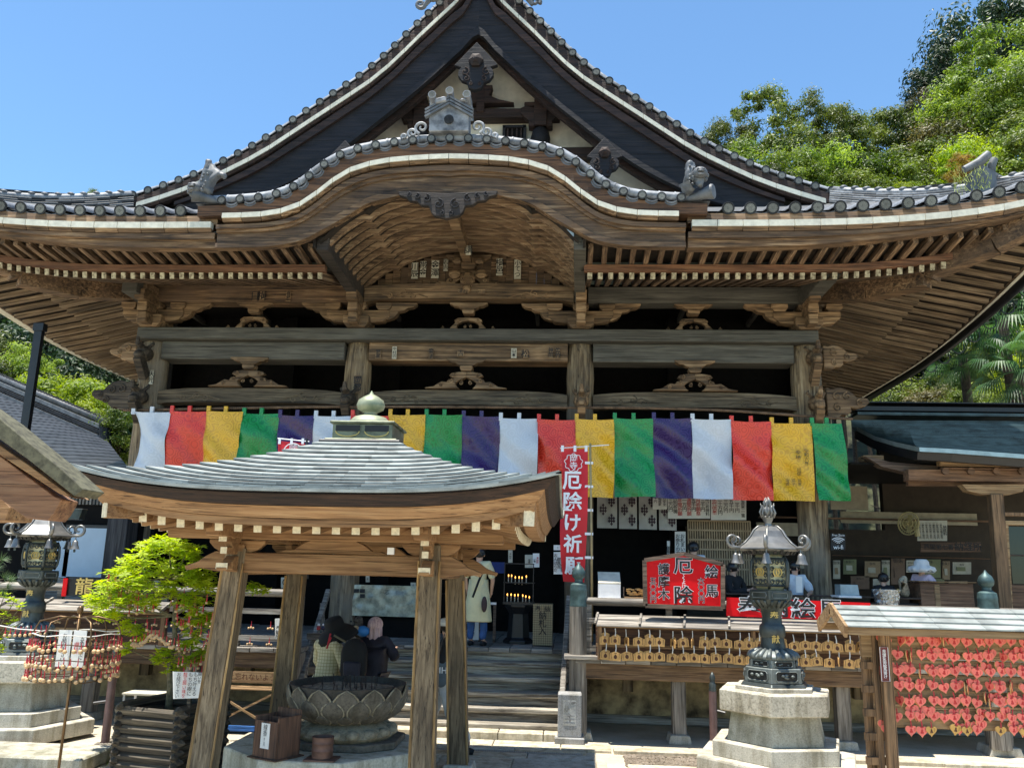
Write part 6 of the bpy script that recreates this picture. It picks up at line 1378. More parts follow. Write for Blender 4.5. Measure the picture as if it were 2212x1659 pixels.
for y in (1253, 1270, 1284): A = at(60, y, 14.6); B = at(345, y+5, 14.6); MB().box(A.x, B.x, 14.55, 14.65, A.z-.05, A.z+.05).obj('wall_rail', W_greyl, LW)
rc_ = at(262, 1200, 15.2); MB().box(rc_.x-.28, rc_.x+.1, 15.1, 15.5, 1.1, 3.6).obj('dark_post', wood('blue black post', (.012, .012, .014), (.045, .04, .04), (.09, .085, .08), 'Z'), LW, bev=.01)
cnp = thing('box_gutter', 'dark metal box gutter above the left lantern', 'gutter', at(100, 1115, 12.6)); A = at(8, 1098, 12.6); B = at(176, 1122, 12.6)
MB().prism([(A.x, A.z+.03), (B.x, A.z+.02), (B.x-.04, B.z), (A.x, B.z)], 12.6, 12.75).obj('trough', plain('dark zinc', (.07, .08, .075), .35, .7), cnp, bev=.006)
# near roof corner at the upper left
nh = thing('gate_roof_corner', 'brown wooden roof corner with mossy edge jutting in at the left edge', 'roof', at(0, 1000, 5.2))
def pxpoly(pts, Y, d, name, mat, par): P = [at(x, y, Y) for x, y in pts]; return MB().prism([(p.x, p.z) for p in P], Y, Y+d).obj(name, mat, par, bev=.004)
pxpoly([(-120, 820), (0, 905), (60, 955), (130, 1011), (181, 1057), (161, 1072), (60, 992), (-120, 862)], 5.2, .25, 'mossy_edge', plain('mossy roof edge', (.095, .09, .055), .9, var=.3, nscale=20), nh)
pxpoly([(-120, 880), (0, 962), (60, 1003), (158, 1075), (141, 1071), (128, 1066), (-120, 905)], 5.3, .2, 'rake_board', W_pav, nh)
pxpoly([(-120, 900), (0, 985), (118, 1073), (133, 1079), (116, 1110), (103, 1124), (58, 1120), (-120, 990)], 5.36, .2, 'barge_board', wood('reddish rake wood', (.12, .055, .03), (.24, .12, .06), (.3, .17, .09)), nh)
pxpoly([(-120, 1010), (0, 1072), (22, 1096), (12, 1124), (-120, 1124)], 5.8, .3, 'eave_board', W_pav, nh)
# tile roof of the building on the left
lr = thing('tile_roof_house', 'neighbouring house with wide grey tile roof at the left edge behind the pavilion', 'house', at(100, 960, 22))
A0 = at(-60, 782, 27.5)-Vector((0, 0, .75)); A1 = at(232, 915, 25.5)-Vector((0, 0, .6)); B0 = at(-120, 1060, 20); B1 = at(290, 1040, 20.5)
st = MB(); n = 34
for k in range(n):
    t0, t1 = k/n, (k+.72)/n; P = [A0.lerp(B0, t0).lerp(A1.lerp(B1, t0**.8), s_) for s_ in arr(0, 1, 10)]; Q = [A0.lerp(B0, t1).lerp(A1.lerp(B1, t1**.8), s_) for s_ in arr(0, 1, 10)]
    st.ribbon(P, [q+Vector((0, 0, .14)) for q in Q], (0, 0, -.12))
lr_deck = MB(); lr_deck.grid([[A0.lerp(B0, t).lerp(A1.lerp(B1, t**.8), s_)-Vector((0, 0, .06)) for s_ in arr(0, 1, 10)] for t in arr(0, 1, 12)]); lr_deck.obj('roof_deck', M_tiledark, lr)
M_crs = plain('blue grey tile course', (.20, .20, .205), .6, var=.15, nscale=1.5, bmp=0)
def lines(m_, sc_, dk):
    n = m_.node_tree; b = n.nodes['Principled BSDF']; l = b.inputs['Base Color'].links[0]; src = l.from_socket; tc = nd(n, 'TexCoord'); wv = nd(n, 'TexWave', bands_direction='Z'); wv.inputs['Scale'].default_value = sc_; wv.inputs['Distortion'].default_value = .3; n.links.new(tc.outputs['Object'], wv.inputs['Vector']); n.links.new(mixc(n, 1.0, src, ramp(n, wv.outputs[0], [(.12, (dk,)*3), (.35, (1, 1, 1))]), 'MULTIPLY'), b.inputs['Base Color'])
lines(M_crs, 2.3, .35)
tag(st.obj('tile_courses', M_crs, lr), kind='stuff')
d = (A1-A0); 
for z, w_ in ((.12, .5), (.28, .42), (.44, .34)): MB().bar(A0+Vector((0, 0, z)), A1+Vector((0, 0, z)), w_, .12).obj('ridge_course', M_tile if z != .28 else M_tiledark, lr)
MB().tube([A0+Vector((0, 0, .62)), A1+Vector((0, 0, .62))], .1, 8).obj('ridge_cap', M_tile, lr, smooth=True)
for k in range(46): p = A0.lerp(A1, k/46)+Vector((0, 0, .72)); MB().ball(p, .07, .07, .05, 6, 4).obj('ridge_bump', M_tiledark, lr)
MB().tube([A1+Vector((0, -.1, .6)), A1+Vector((.1, -.2, .1)), A1+Vector((.3, -.2, -.35)), A1+Vector((.45, -.3, -.5))], [.2, .16, .12, .1], 8).obj('ridge_end_tile', M_tiledark, lr)
MB().box(A0.x-3, B1.x-.4, 21.5, 22, 0, B1.z-.2).obj('house_wall', M_plaster, lr)

# ================================================================ TEMPLE OFFICE ON THE RIGHT
of = thing('temple_office', 'open fronted temple office with blue green copper roof on the right', 'building', at(2100, 1300, 15.5))
M_cop = plain('blue green copper roof', (.06, .095, .10), .42, .3, var=.3, nscale=4)
lines(M_cop, 7.0, .5)
rows = []; NC = 46
E = [(1852, 925), (1890, 945), (1935, 958), (1985, 969), (2060, 973), (2140, 979), (2260, 988)]; 
ey = [17.0, 16.2, 15.4, 14.6, 14.5, 14.5, 14.5]
RI = [(1838, 907), (1862, 907), (1900, 907), (1960, 908), (2050, 908), (2140, 908), (2260, 910)]
def ep(k): return at(*E[k], ey[k])
def rpt(k): return at(*RI[k], 17.6)
def surf(s_, t):
    i = min(5, int(s_*6)); f = s_*6-i; a = ep(i).lerp(ep(i+1), f); b = rpt(i).lerp(rpt(i+1), f); p = a.lerp(b, t); p.z -= .16*math.sin(math.pi*t); return p
ms = MB()
for k in range(NC):
    t0, t1 = k/NC, (k+1)/NC; P = [surf(s_, t0)+Vector((0, 0, .018)) for s_ in arr(0, 1, 36)]; Q = [surf(s_, t1) for s_ in arr(0, 1, 36)]; ms.ribbon(P, Q, (0, 0, -.03))
tag(ms.obj('copper_courses', M_cop, of), kind='stuff')
MB().ribbon([surf(s_, 0)+Vector((0, -.02, .02)) for s_ in arr(0, 1, 36)], [surf(s_, 0)+Vector((0, -.02, -.05)) for s_ in arr(0, 1, 36)], (0, .05, 0)).obj('bright_eave_lip', plain('bare copper lip', (.35, .42, .42), .3, .5), of)
MB().ribbon([surf(s_, 0)+Vector((0, .06, -.05)) for s_ in arr(0, 1, 36)], [surf(s_, 0)+Vector((0, .1, -.17)) for s_ in arr(0, 1, 36)], (0, .1, 0)).obj('dark_fascia', M_black, of)
for y0, y1, dy in ((871, 878, .1), (879, 893, 0), (894, 905, .12)):
    A = at(1845, y0, 17.6); B = at(2300, y1, 17.6); MB().box(A.x, B.x, 17.5-dy, 17.9+dy, B.z, A.z).obj('ridge_band', M_black if dy != .12 else M_cop, of)
W_off = wood('red brown office beam', (.10, .05, .025), (.20, .105, .055), (.28, .16, .09))
def pbox(x0, y0, x1, y1, Y, d, mat, name, par=None, bev=.006): A = at(x0, y0, Y); B = at(x1, y1, Y); return MB().box(A.x, B.x, Y, Y+d, B.z, A.z).obj(name, mat, par or of, bev=bev)
pbox(2030, 993, 2260, 1009, 14.85, .15, W_rack, 'eave_batten'); pbox(1962, 1013, 2260, 1042, 15.0, .25, W_off, 'front_beam'); pbox(2035, 1009, 2260, 1016, 14.9, .1, W_off, 'eave_beam')
pxpoly([(1868, 985), (1925, 998), (2026, 1006), (2024, 1028), (1960, 1021), (1905, 1008)], 15.2, .25, 'curved_barge_board', W_frame, of)
pbox(1865, 983, 1910, 997, 15.5, .3, W_rack, 'rafter_end')
for k in range(4): A = at(2040+k*55, 1018, 14.92); MB().lathe([(.06, 0), (.06, .06)], A, 10, M=RX(90)).obj('beam_knob', W_off, of)
pxpoly([(2078, 1046), (2090, 1060), (2120, 1068), (2180, 1069), (2210, 1062), (2215, 1046)], 14.95, .2, 'boat_bracket', W_rack, of)
MB().bar(at(2176, 1420, 15.0), at(2149, 1068, 15.0), .20, .18, (0, 1, 0)).obj('office_post', W_rackz, of, bev=.01)
pbox(2160, 1106, 2260, 1116, 15.0, .12, W_rackz, 'window_head'); pbox(2166, 1124, 2260, 1136, 14.98, .1, W_rack, 'window_head'); MB().bar(at(2186, 1420, 14.98), at(2170, 1130, 14.98), .07, .1, (0, 1, 0)).obj('window_jamb', W_rack, of)
g_, gn, gb_ = newmat('dark window glass'); gb_.inputs['Base Color'].default_value = (.01, .014, .01, 1); gb_.inputs['Roughness'].default_value = .06
pbox(2176, 1137, 2260, 1262, 15.05, .02, g_, 'glass_pane', bev=0); pbox(2176, 1197, 2260, 1202, 15.0, .05, W_frame, 'glazing_bar'); pbox(2178, 1263, 2260, 1330, 15.0, .06, W_off, 'window_apron')
for k in range(7): a_ = at(1962, 1045, 15.3+k*.35); MB().box(a_.x, 10.5, 15.3+k*.35, 15.4+k*.35, a_.z-.03+k*.03, a_.z+.05+k*.03).obj('ceiling_rafter', W_off, of)
MB().box(6.5, 11, 18.4, 18.6, 1.1, 6).obj('back_wall', plain('dim office wall', (.045, .033, .022), .9), of); MB().box(2.2, 6.5, 18.3, 18.4, 1.1, 3.4).obj('back_wall', bpy.data.materials['dim office wall'], of); MB().box(4.9, 11, 15.3, 18.5, at(1962, 1042, 15.3).z+.3, at(1962, 1042, 15.3).z+.34).obj('office_ceiling', W_inner, of)
MB().box(4.4, 4.5, 15.9, 18.4, 1.1, 1.3).obj('sill', W_inner, of)
pbox(1640, 1118, 2140, 1124, 18.1, .1, W_off, 'wall_rail'); pbox(1800, 1200, 2140, 1206, 18.05, .1, W_off, 'wall_rail')
# posters and shelves on the back wall
PM = [M_paperold, plain('dim green poster', (.17, .18, .08), .6), plain('tan poster', (.28, .19, .10), .6), plain('dim pale poster', (.40, .37, .28), .6), plain('brown poster', (.16, .09, .05), .6)]
random.seed(5)
posts_ = [(1800, 1210, 1815, 1250), (1822, 1208, 1850, 1240), (1868, 1212, 1902, 1246), (1905, 1210, 1922, 1248), (1925, 1206, 1955, 1262), (1958, 1210, 1978, 1236), (1985, 1208, 2032, 1248), (2036, 1212, 2052, 1252), (2058, 1214, 2098, 1240), (1838, 1244, 1878, 1272), (1886, 1250, 1922, 1282), (2000, 1250, 2040, 1275), (2050, 1255, 2090, 1280)]
for k, (x0, y0, x1, y1) in enumerate(posts_):
    s = sgn('poster', 'faded %s poster on the office back wall, %s from the left' % (('cream', 'green', 'tan', 'pale', 'brown')[k % 5], ORD[k] if k < 9 else 'lower row '+ORD[k-9]), [(x0, y1), (x0, y0), (x1, y0), (x1, y1)], 17.9, PM[k % 5], d=.02)
    A = at(x0, y0, 17.88); B = at(x1, y1, 17.88); MB().box(lerp(A.x, B.x, .2), lerp(A.x, B.x, .7), 17.88, 17.89, lerp(B.z, A.z, .25), lerp(B.z, A.z, .6)).obj('picture', PM[(k*3+2) % 5], s); letter('御朱印'[:2+k % 2], (A.z-B.z)*.2, at((x0+x1)/2, y0+6, 17.86), M_ink, s, vertical=False)
s = sgn('wifi_sign', 'small black sign with a white wireless symbol on the outer hall column', [(1795, 1188), (1795, 1152), (1826, 1153), (1826, 1188)], 15.75, M_ink); letter('Free Zone', .05, at(1811, 1156, 15.72), M_wht, s, vertical=False); letter('wi-fi', .10, at(1811, 1182, 15.72), M_wht, s, vertical=False, bold=.01)
c = at(1811, 1175, 15.72)
for r_ in (.035, .07, .105, .14): MB().tube([c+Vector((r_*math.sin(a_), 0, r_*math.cos(a_)*.8)) for a_ in arr(-.85, .85, 10)], .008, 4).obj('wave_arc', M_wht, s)
board('pale notice board with fine columns of writing beside the wall fan', 1982, 1124, 2046, 1168, 17.0, [('納経料', K_)]+[('一御朱印帳三百円', K_)]*7, M_paperold)
s = board('brown wooden board with black characters under the notice in the office', 1989, 1171, 2119, 1192, 17.0, [], W_off, 'name_board'); letter('西国第七番', .11, at(2028, 1182, 16.98), M_ink, s, vertical=False, bold=.02); letter('納経所', .17, at(2092, 1182, 16.98), M_ink, s, vertical=False, bold=.03)
# wall fan
c = at(1965, 1131, 16.6); fn = thing('wall_fan', 'yellowish wall fan with round cage mounted in the office', 'fan', c); nrm = Vector((-.75, -.55, .1)).normalized(); u_ = nrm.cross(Vector((0, 0, 1))).normalized(); v_ = u_.cross(nrm)
M_fan = plain('yellowed plastic', (.42, .33, .14), .4)
for r_ in (.1, .16, .21): MB().tube([c+(u_*math.cos(a_)+v_*math.sin(a_))*r_+nrm*(.06-.2*(r_-.1)) for a_ in arr(0, 6.1, 26)], .009 if r_ < .2 else .014, 5, closed=True).obj('cage_ring', M_fan, fn)
for k in range(26): a_ = k*2*math.pi/26; MB().tube([c+nrm*.07, c+(u_*math.cos(a_)+v_*math.sin(a_))*.21], .003, 3).obj('cage_wire', M_fan, fn)
for k in range(4):
    a_ = k*math.pi/2; p = [(0, .02), (.1, .06), (.17, .05), (.18, -.03), (.08, -.05)]; MB().add([c+u_*(x*math.cos(a_)-y*math.sin(a_))+v_*(x*math.sin(a_)+y*math.cos(a_)) for x, y in p], [tuple(range(5))]).obj('blade', M_fan, fn)
MB().tube([c-nrm*.02, c-nrm*.2, c-nrm*.22+Vector((0, 0, -.2))], .05, 8).obj('motor', M_fan, fn)
# counter, laptop, foil basket
ct = thing('office_counter', 'brown wooden counter box in the office behind the heart plaque rack', 'counter', at(2046, 1306, 14.6)); pbox(1987, 1258, 2107, 1320, 14.6, .5, W_off, 'counter_front', ct); pbox(1984, 1254, 2110, 1259, 14.55, .6, W_rack, 'counter_top', ct); pbox(2018, 1262, 2034, 1318, 14.59, .012, W_rack, 'front_panel', ct)
ds = thing('reception_desk', 'long dark desk across the office and deck behind the rail', 'desk', at(1800, 1300, 14.7)); pbox(1570, 1284, 1990, 1292, 14.6, .7, W_frame, 'desk_top', ds); pbox(1575, 1292, 1990, 1360, 14.7, .05, M_ink, 'desk_front', ds)
lp = thing('display_case', 'small pale blue glass display case on the reception desk beside the big column', 'display case', at(1836, 1285, 14.3)); pxpoly([(1816, 1286), (1815, 1262), (1853, 1263), (1857, 1286)], 14.3, .3, 'case_face', plain('pale blue plastic', (.33, .42, .44), .25), lp); pbox(1812, 1286, 1862, 1292, 14.2, .45, M_wht, 'case_base', lp)
fb_ = thing('foil_basket', 'basket wrapped in silver foil with yellow leaves on the reception desk', 'basket', at(1915, 1304, 14.1)); m = MB(); c = at(1915, 1290, 14.2)
rows = [[c+Vector(((.17+.04*t)*math.cos(a_)*(1+.14*noise.noise((a_*3, t*4, 0))), (.12+.03*t)*math.sin(a_), -.12+.24*t)) for a_ in arr(0, 2*math.pi, 30)] for t in arr(0, 1, 6)]
m.grid(rows).obj('foil', plain('silver foil', (.55, .55, .56), .25, .9, var=.3, nscale=30, bmp=1), fb_)
for k in range(30): p = c+Vector((random.uniform(-.15, .15), random.uniform(-.17, -.02), random.uniform(-.06, .12))); MB().add([p, p+Vector((.03, 0, .01)), p+Vector((.02, -.01, .035))], [(0, 1, 2)]).obj('leaf', M_fan, fb_)
kp = at(2135, 1300, 13.4); knob_post(kp.x-X0, 13.42, 2.05, HP, r=.145)
# ================================================================ FOLIAGE
def leafmat(name, c, c2, trans=.35, sc=.6, vr=.35):
    m, n, b = newmat(name); v, rn = coords(n); f = noisef(n, v, sc, 3, .6); g = noisef(n, v, sc*14, 2)
    cc = ramp(n, f, [(.35, c2), (.62, c)]); hv = nd(n, 'HueSaturation'); mr = nd(n, 'MapRange'); mr.inputs[3].default_value = 1-vr; mr.inputs[4].default_value = 1+vr; n.links.new(rn, mr.inputs[0]); n.links.new(mr.outputs[0], hv.inputs['Value']); n.links.new(cc, hv.inputs['Color']); cc = hv.outputs[0]; cc = mixc(n, 1, cc, ramp(n, g, [(.3, (.65, .65, .6)), (.7, (1.3, 1.3, 1.1))]), 'MULTIPLY')
    n.links.new(cc, b.inputs['Base Color']); b.inputs['Roughness'].default_value = .5
    tr = nd(n, 'BsdfTranslucent'); hs = nd(n, 'HueSaturation', i_Value=1.5, i_Saturation=1.1); n.links.new(cc, hs.inputs['Color']); n.links.new(hs.outputs[0], tr.inputs['Color'])
    ms = nd(n, 'MixShader', i_0=trans); n.links.new(b.outputs[0], ms.inputs[1]); n.links.new(tr.outputs[0], ms.inputs[2]); n.links.new(ms.outputs[0], n.nodes['Material Output'].inputs[0]); return m
LM = {'mid': leafmat('mid green leaves', (.16, .20, .035), (.05, .08, .012)), 'lite': leafmat('light green leaves', (.25, .33, .06), (.09, .15, .02), .45), 'dark': leafmat('dark cedar leaves', (.035, .065, .02), (.012, .028, .01), .2),
      'bright': leafmat('yellow green leaves', (.30, .36, .04), (.15, .24, .02), .45), 'brown': leafmat('reddish twiggy leaves', (.13, .11, .04), (.07, .08, .02), .3), 'orange': leafmat('orange leaves', (.38, .22, .06), (.26, .26, .04), .4)}
M_bark = plain('grey brown bark', (.07, .055, .04), .9, var=.35, nscale=12, bmp=.6)
def rv(): 
    while True:
        v = Vector((random.uniform(-1, 1), random.uniform(-1, 1), random.uniform(-1, 1)))
        if v.length < 1: return v
def crown_mesh(seed, nc, nl, ls, squash=1.0, cr=.34, cone=False):
    random.seed(seed); V = []; F = []
    for k in range(nc):
        if cone: z = random.random(); a = random.uniform(0, 6.283); r = (1-z)**.8*random.uniform(.35, 1)*.62; c = Vector((r*math.cos(a), r*math.sin(a), z*2-1)); q = cr*(.4+.8*(1-z))
        else: c = rv(); c = c.normalized()*(c.length**.45)*.78; c.z *= squash; q = cr*random.uniform(.35, 1.1)
        for j in range(nl):
            d = rv().normalized(); p = c+Vector((d.x, d.y, d.z*.55))*q*random.uniform(.25, 1.25)
            t = (d+Vector((0, 0, .5))+rv()*.8).normalized(); u = t.orthogonal().normalized(); u = (u*math.cos(j)+t.cross(u)*math.sin(j)); w_ = t.cross(u); s = ls*random.uniform(.45, 1.35)
            b = len(V); V += [p-u*s, p+w_*s*.45+t*s*.15, p+u*s, p-w_*s*.45+t*s*.15]; F.append((b, b+1, b+2, b+3))
    me = bpy.data.meshes.new('crown'); me.from_pydata([tuple(v) for v in V], [], F); return me
CM = [crown_mesh(1, 46, 330, .036), crown_mesh(2, 60, 260, .034, .9), crown_mesh(3, 34, 420, .036, 1.1, .40), crown_mesh(4, 70, 210, .032, 1.2, .25)]
CC = crown_mesh(5, 90, 170, .040, cone=True, cr=.26)
def hillz(x, y): hb = max(0, y-31); return min(46, hb*.80)*(.42+.58*min(1, max(0, (x+5)/22)))+(max(0, -x-18)*.35 if y > 24 else 0)
def trunk_mesh(seed, H, r):
    random.seed(seed); m = MB(); P = [Vector((0, 0, 0))]
    for k in range(6): P.append(P[-1]+Vector((random.uniform(-.05, .05)*H*.4, random.uniform(-.05, .05)*H*.4, H/6)))
    m.tube(P, [r*(1-.12*k) for k in range(7)], 7)
    for k in range(9):
        a = random.uniform(0, 6.28); b = P[3+k % 3]; q_ = min(H*.16, 1.1); e = b+Vector((math.cos(a)*q_, math.sin(a)*q_, q_*random.uniform(.5, 1.1))); m.tube([b, b.lerp(e, .5)+Vector((0, 0, .02*H)), e], [r*.45, r*.3, r*.1], 5)
    return m
TREES = []
def tree(px, py, Y, rr, kind, label, ci=0, sz=1.0, group='trees on the hillside behind the temple'):
    top = at(px, py, Y); c = top-Vector((0, 0, rr*sz)); gz_ = hillz(c.x, Y); gz_ = min(gz_, c.z-rr)
    t = thing('cedar_tree' if kind == 'dark' and ci == 9 else 'broadleaf_tree', label, 'tree', (c.x, Y, gz_), group)
    me = (CC if ci == 9 else CM[ci % 4]).copy(); me.materials.append(LM[kind])
    inst('crown', me, t, T(c) @ RZ(random.uniform(0, 360)) @ S(rr, rr, rr*sz))
    H = c.z+rr*.1-gz_; trunk_mesh(int(px), H, .05+.035*rr).obj('trunk', M_bark, t, M=T(c.x, Y, gz_)); return t
for a in [(1652, 184, 38, 2.5, 'mid', 'tall mid green tree with open branches left of the tree group above the roof', 3, 1.25), (1572, 245, 39, 1.5, 'mid', 'small green crown at the far left end of the trees above the gable slope', 1, 1.2),
          (1590, 300, 37, 2.0, 'lite', 'light green bushy crown just above the tiled gable slope', 0), (1745, 198, 40, 2.1, 'mid', 'rounded mid green crown right of the tallest open tree', 3, 1.3), (1800, 214, 41, 1.8, 'mid', 'narrow green crown between the two tree groups above the roof', 0, 1.4),
          (1690, 310, 34.5, 2.2, 'lite', 'light green crown low behind the eave right of the gable', 1), (1790, 300, 34.5, 2.2, 'lite', 'light green crown behind the eave below the narrow crown', 2), (1852, 236, 43, 2.3, 'mid', 'green crown with thin twigs in the middle of the slope', 3, 1.2),
          (1918, 220, 44, 2.2, 'mid', 'green crown with a pointed tip on the skyline of the slope', 0, 1.3), (1890, 310, 35, 2.3, 'lite', 'light green crown over the corner ridge, middle of the slope', 0), (1985, 200, 45, 2.5, 'brown', 'dark reddish twiggy tree on the skyline of the slope', 3, 1.2),
          (1985, 300, 36, 2.3, 'mid', 'mid green crown over the corner ridge near the ornament', 2), (2030, 245, 40, 2.6, 'brown', 'brownish green bush under the cedar', 1), (2020, 130, 50, 3.0, 'dark', 'ragged dark cedar edge on the skyline below the tall cedar', 3, 1.4), (2080, 60, 48, 4.0, 'dark', 'dark blue green cedar limbs left of the tall cedar', 3, 1.3),
          (2130, -50, 48, 4.6, 'dark', 'tall dark cedar cut by the top edge in the upper right corner', 1, 1.3), (2150, 50, 40, 3.2, 'lite', 'large light green tree in front of the tall cedar', 3, 1.1), (2085, 150, 40, 2.6, 'lite', 'light green spreading crown left of the large light tree', 0), (2200, 120, 37, 2.8, 'lite', 'light green crown at the right edge below the large tree', 1),
          (2150, 240, 35, 2.6, 'mid', 'mid green crown above the corner ornament', 2), (2225, 260, 34, 2.4, 'lite', 'light green crown at the right edge above the ridge', 0), (2080, 290, 34, 2.0, 'bright', 'yellow green crown left of the corner ornament', 1), (2075, 330, 31, .75, 'orange', 'small orange leaved tree peeping over the corner ridge', 3), (1960, 385, 31, .8, 'bright', 'low yellow green bush just above the corner ridge', 0),
          (1650, 350, 33, 1.6, 'mid', 'mid green crown hidden low behind the gable slope', 2), (1745, 360, 33, 1.6, 'lite', 'pale crown low behind the straight eave', 3), (1840, 360, 33, 1.6, 'mid', 'green crown low behind the right eave', 0),
          (205, 410, 42, 1.1, 'mid', 'small tree tip showing over the left roof ridge', 3), (120, 416, 42, .6, 'mid', 'tiny tree tip over the left roof ridge near the edge', 1)]: tree(*a)
G2 = 'trees left of the temple'
for a in [(20, 590, 42, 4.2, 'dark', 'dark green tree under the left eave at the picture edge', 1, 1.3), (120, 640, 40, 4.0, 'dark', 'dark green tree behind the down pipe', 2, 1.2), (210, 700, 38, 3.4, 'dark', 'dark green tree behind the bright bush', 0), (-20, 690, 33, 2.4, 'mid', 'mid green leafy tree at the left edge above the neighbour roof', 1), (70, 740, 32, 1.9, 'lite', 'light green leafy tree next to the down pipe', 3),
          (140, 785, 29, 2.2, 'bright', 'bright yellow green maple right of the down pipe', 2), (215, 800, 28, 1.8, 'bright', 'bright yellow green maple next to the left column', 0), (262, 815, 27, 1.4, 'bright', 'golden green bush touching the left column', 1), (60, 800, 30, 2.0, 'bright', 'yellow green bush behind the neighbour roof ridge', 3), (290, 850, 26, 1.2, 'lite', 'light green bush low beside the left column', 2), (-10, 770, 31, 2.0, 'mid', 'mid green bush behind the ridge at the left edge', 0)]: tree(*a, group=G2) if len(a) > 7 else tree(*a[:7], sz=1, group=G2)
G3 = 'trees right of the temple'
for a in [(2200, 560, 34, 4.2, 'dark', 'dark tree behind the palms at the right edge', 1), (2080, 620, 36, 4.0, 'dark', 'dark tree behind the rain gutter', 2), (1990, 700, 36, 3.2, 'dark', 'dark shrub mass left of the palms', 0), (2230, 700, 27, 2.0, 'bright', 'sunlit yellow green shrub behind the right palm', 3), (1930, 800, 30, 1.5, 'mid', 'green shrub above the office ridge near the gutter', 1), (2010, 820, 28, 1.3, 'brown', 'brownish dry shrub above the office ridge', 2), (2090, 830, 27, 1.2, 'mid', 'green shrub above the office ridge below the palms', 0), (2170, 840, 26, 1.2, 'lite', 'light shrub above the office ridge at the right', 1), (2060, 700, 30, 2.0, 'mid', 'green shrub between gutter and palms', 3)]: tree(*a, group=G3)
M_palm = leafmat('palm fronds', (.07, .15, .04), (.025, .07, .02), .3)
def palm(px, py, Y, s, label):
    c = at(px, py, Y); t = thing('palm_tree', label, 'tree', (c.x, Y, 0), 'fan palms by the office roof')
    MB().tube([(c.x, Y, 0), (c.x+.1, Y, c.z*.5), (c.x, Y, c.z)], [.16, .13, .12], 9).obj('trunk', M_bark, t)
    for k in range(22):
        a = k*2.4; el = 1.1-1.9*k/22; d = Vector((math.cos(a)*math.cos(el), math.sin(a)*math.cos(el), math.sin(el))); e = c+d*.75*s; m = MB(); m.tube([c, c+d*.4*s+Vector((0, 0, .05)), e], .012, 4)
        side = d.cross(Vector((0, 0, 1))).normalized()
        for j in range(24):
            b = -1.5+3.0*j/23; q = (d*math.cos(b)+side*math.sin(b)); tip = e+q*.72*s*(1-.15*abs(b))+Vector((0, 0, -.28*s-.1*abs(b))); mid = e+q*.4*s; w_ = q.cross(Vector((0, 0, 1))).normalized()*.022*s
            m.add([e, mid-w_, tip, mid+w_], [(0, 1, 2, 3)])
        m.obj('frond', M_palm, t)
palm(2165, 690, 22, 1.15, 'large fan palm with drooping fronds between gutter and right edge'); palm(2080, 770, 23, .8, 'small fan palm low beside the gutter'); palm(2205, 800, 21, .95, 'fan palm cut by the right edge above the office roof'); palm(262, 915, 26, .4, 'small fan palm behind the neighbour roof end beside the left column')
# ---- potted tree in the log planter
pc = at(370, 1600, 10.35); PX_, PY__ = pc.x, 10.35
plt = thing('log_planter', 'square planter of dark stacked logs with pointed ends', 'planter', (PX_, PY__, 0)); rz_ = R(-14)
W_log = wood('dark weathered log', (.02, .016, .011), (.075, .06, .04), (.15, .12, .08), 'X', var=.4)
lg = MB(); lg.tube([(-.56, 0, 0), (-.49, 0, 0), (.49, 0, 0), (.56, 0, 0)], [.006, .053, .053, .006], 6); LG = lg.mesh('log', W_log)
for k in range(8):
    for f in range(4):
        a = rz_+f*math.pi/2; z = .06+k*.097+(.048 if f % 2 else 0); d = Vector((math.sin(a), -math.cos(a), 0))*.40; inst('log', LG, plt, T(Vector((PX_, PY__, z))+d) @ Matrix.Rotation(a, 4, 'Z') @ S(.9, 1, 1))
MB().lathe([(.50, .02), (.50, .68)], (PX_, PY__, 0), 4, a0=rz_+math.pi/4).obj('soil', plain('dark soil', (.05, .035, .02), .95), plt)
pt = thing('potted_tree', 'small bright yellow green tree hung with wooden beads growing in the log planter', 'tree', (PX_+.1, PY__, .6))
M_tbark = plain('green grey bark', (.16, .14, .08), .8, var=.3, nscale=20, bmp=.5)
def pw(px, py, Y=10.35): return at(px, py, Y)
TR = [pw(364, 1535), pw(368, 1480), pw(366, 1430), pw(378, 1380), pw(377, 1330), pw(381, 1290), pw(372, 1250)]
tk = MB(); tk.tube(TR, [.045, .036, .032, .03, .027, .024, .018], 9); tk.obj('trunk', M_tbark, pt, smooth=True)
T2 = [pw(408, 1530, 10.5), pw(415, 1470, 10.5), pw(412, 1420, 10.45), pw(418, 1370, 10.4)]
MB().tube(T2, [.025, .02, .016, .012], 7).obj('side_trunk', M_tbark, pt, smooth=True)
random.seed(9); CL = []
ends = [(235, 1275, .95), (215, 1300, .7), (262, 1245, .9), (290, 1215, .8), (325, 1185, .8), (365, 1175, .8), (405, 1190, .8), (430, 1210, .6), (440, 1235, .5), (300, 1260, 1), (345, 1230, 1), (395, 1240, 1), (430, 1262, .8), (265, 1300, .8), (320, 1300, .8), (360, 1275, .8), (410, 1300, .8), (450, 1290, .6), (430, 1335, .7), (405, 1345, .6), (452, 1345, .5), (250, 1330, .5), (282, 1355, .45), (300, 1375, .4), (420, 1375, .5), (402, 1395, .4), (275, 1400, .35), (360, 1410, .3), (380, 1440, .45), (355, 1425, .4), (425, 1425, .4), (440, 1410, .3), (540, 1268, .2), (556, 1270, .2), (450, 1260, .4), (228, 1330, .4)]
bm_ = MB()
for (x, y, s_) in ends:
    for dy in ((-.22, .2) if s_ > .6 else (0,)):
        e = pw(x, y, 10.35+dy+random.uniform(-.1, .1)); st_ = min(TR[2:], key=lambda p: (p-e).length+max(0, (p.z-e.z))*2); md = st_.lerp(e, .55)+Vector((0, 0, -.03)); bm_.tube([st_, md, e], [.014, .009, .004], 5); CL.append((e, s_))
bm_.obj('branches', M_tbark, pt)
V = []; F = []
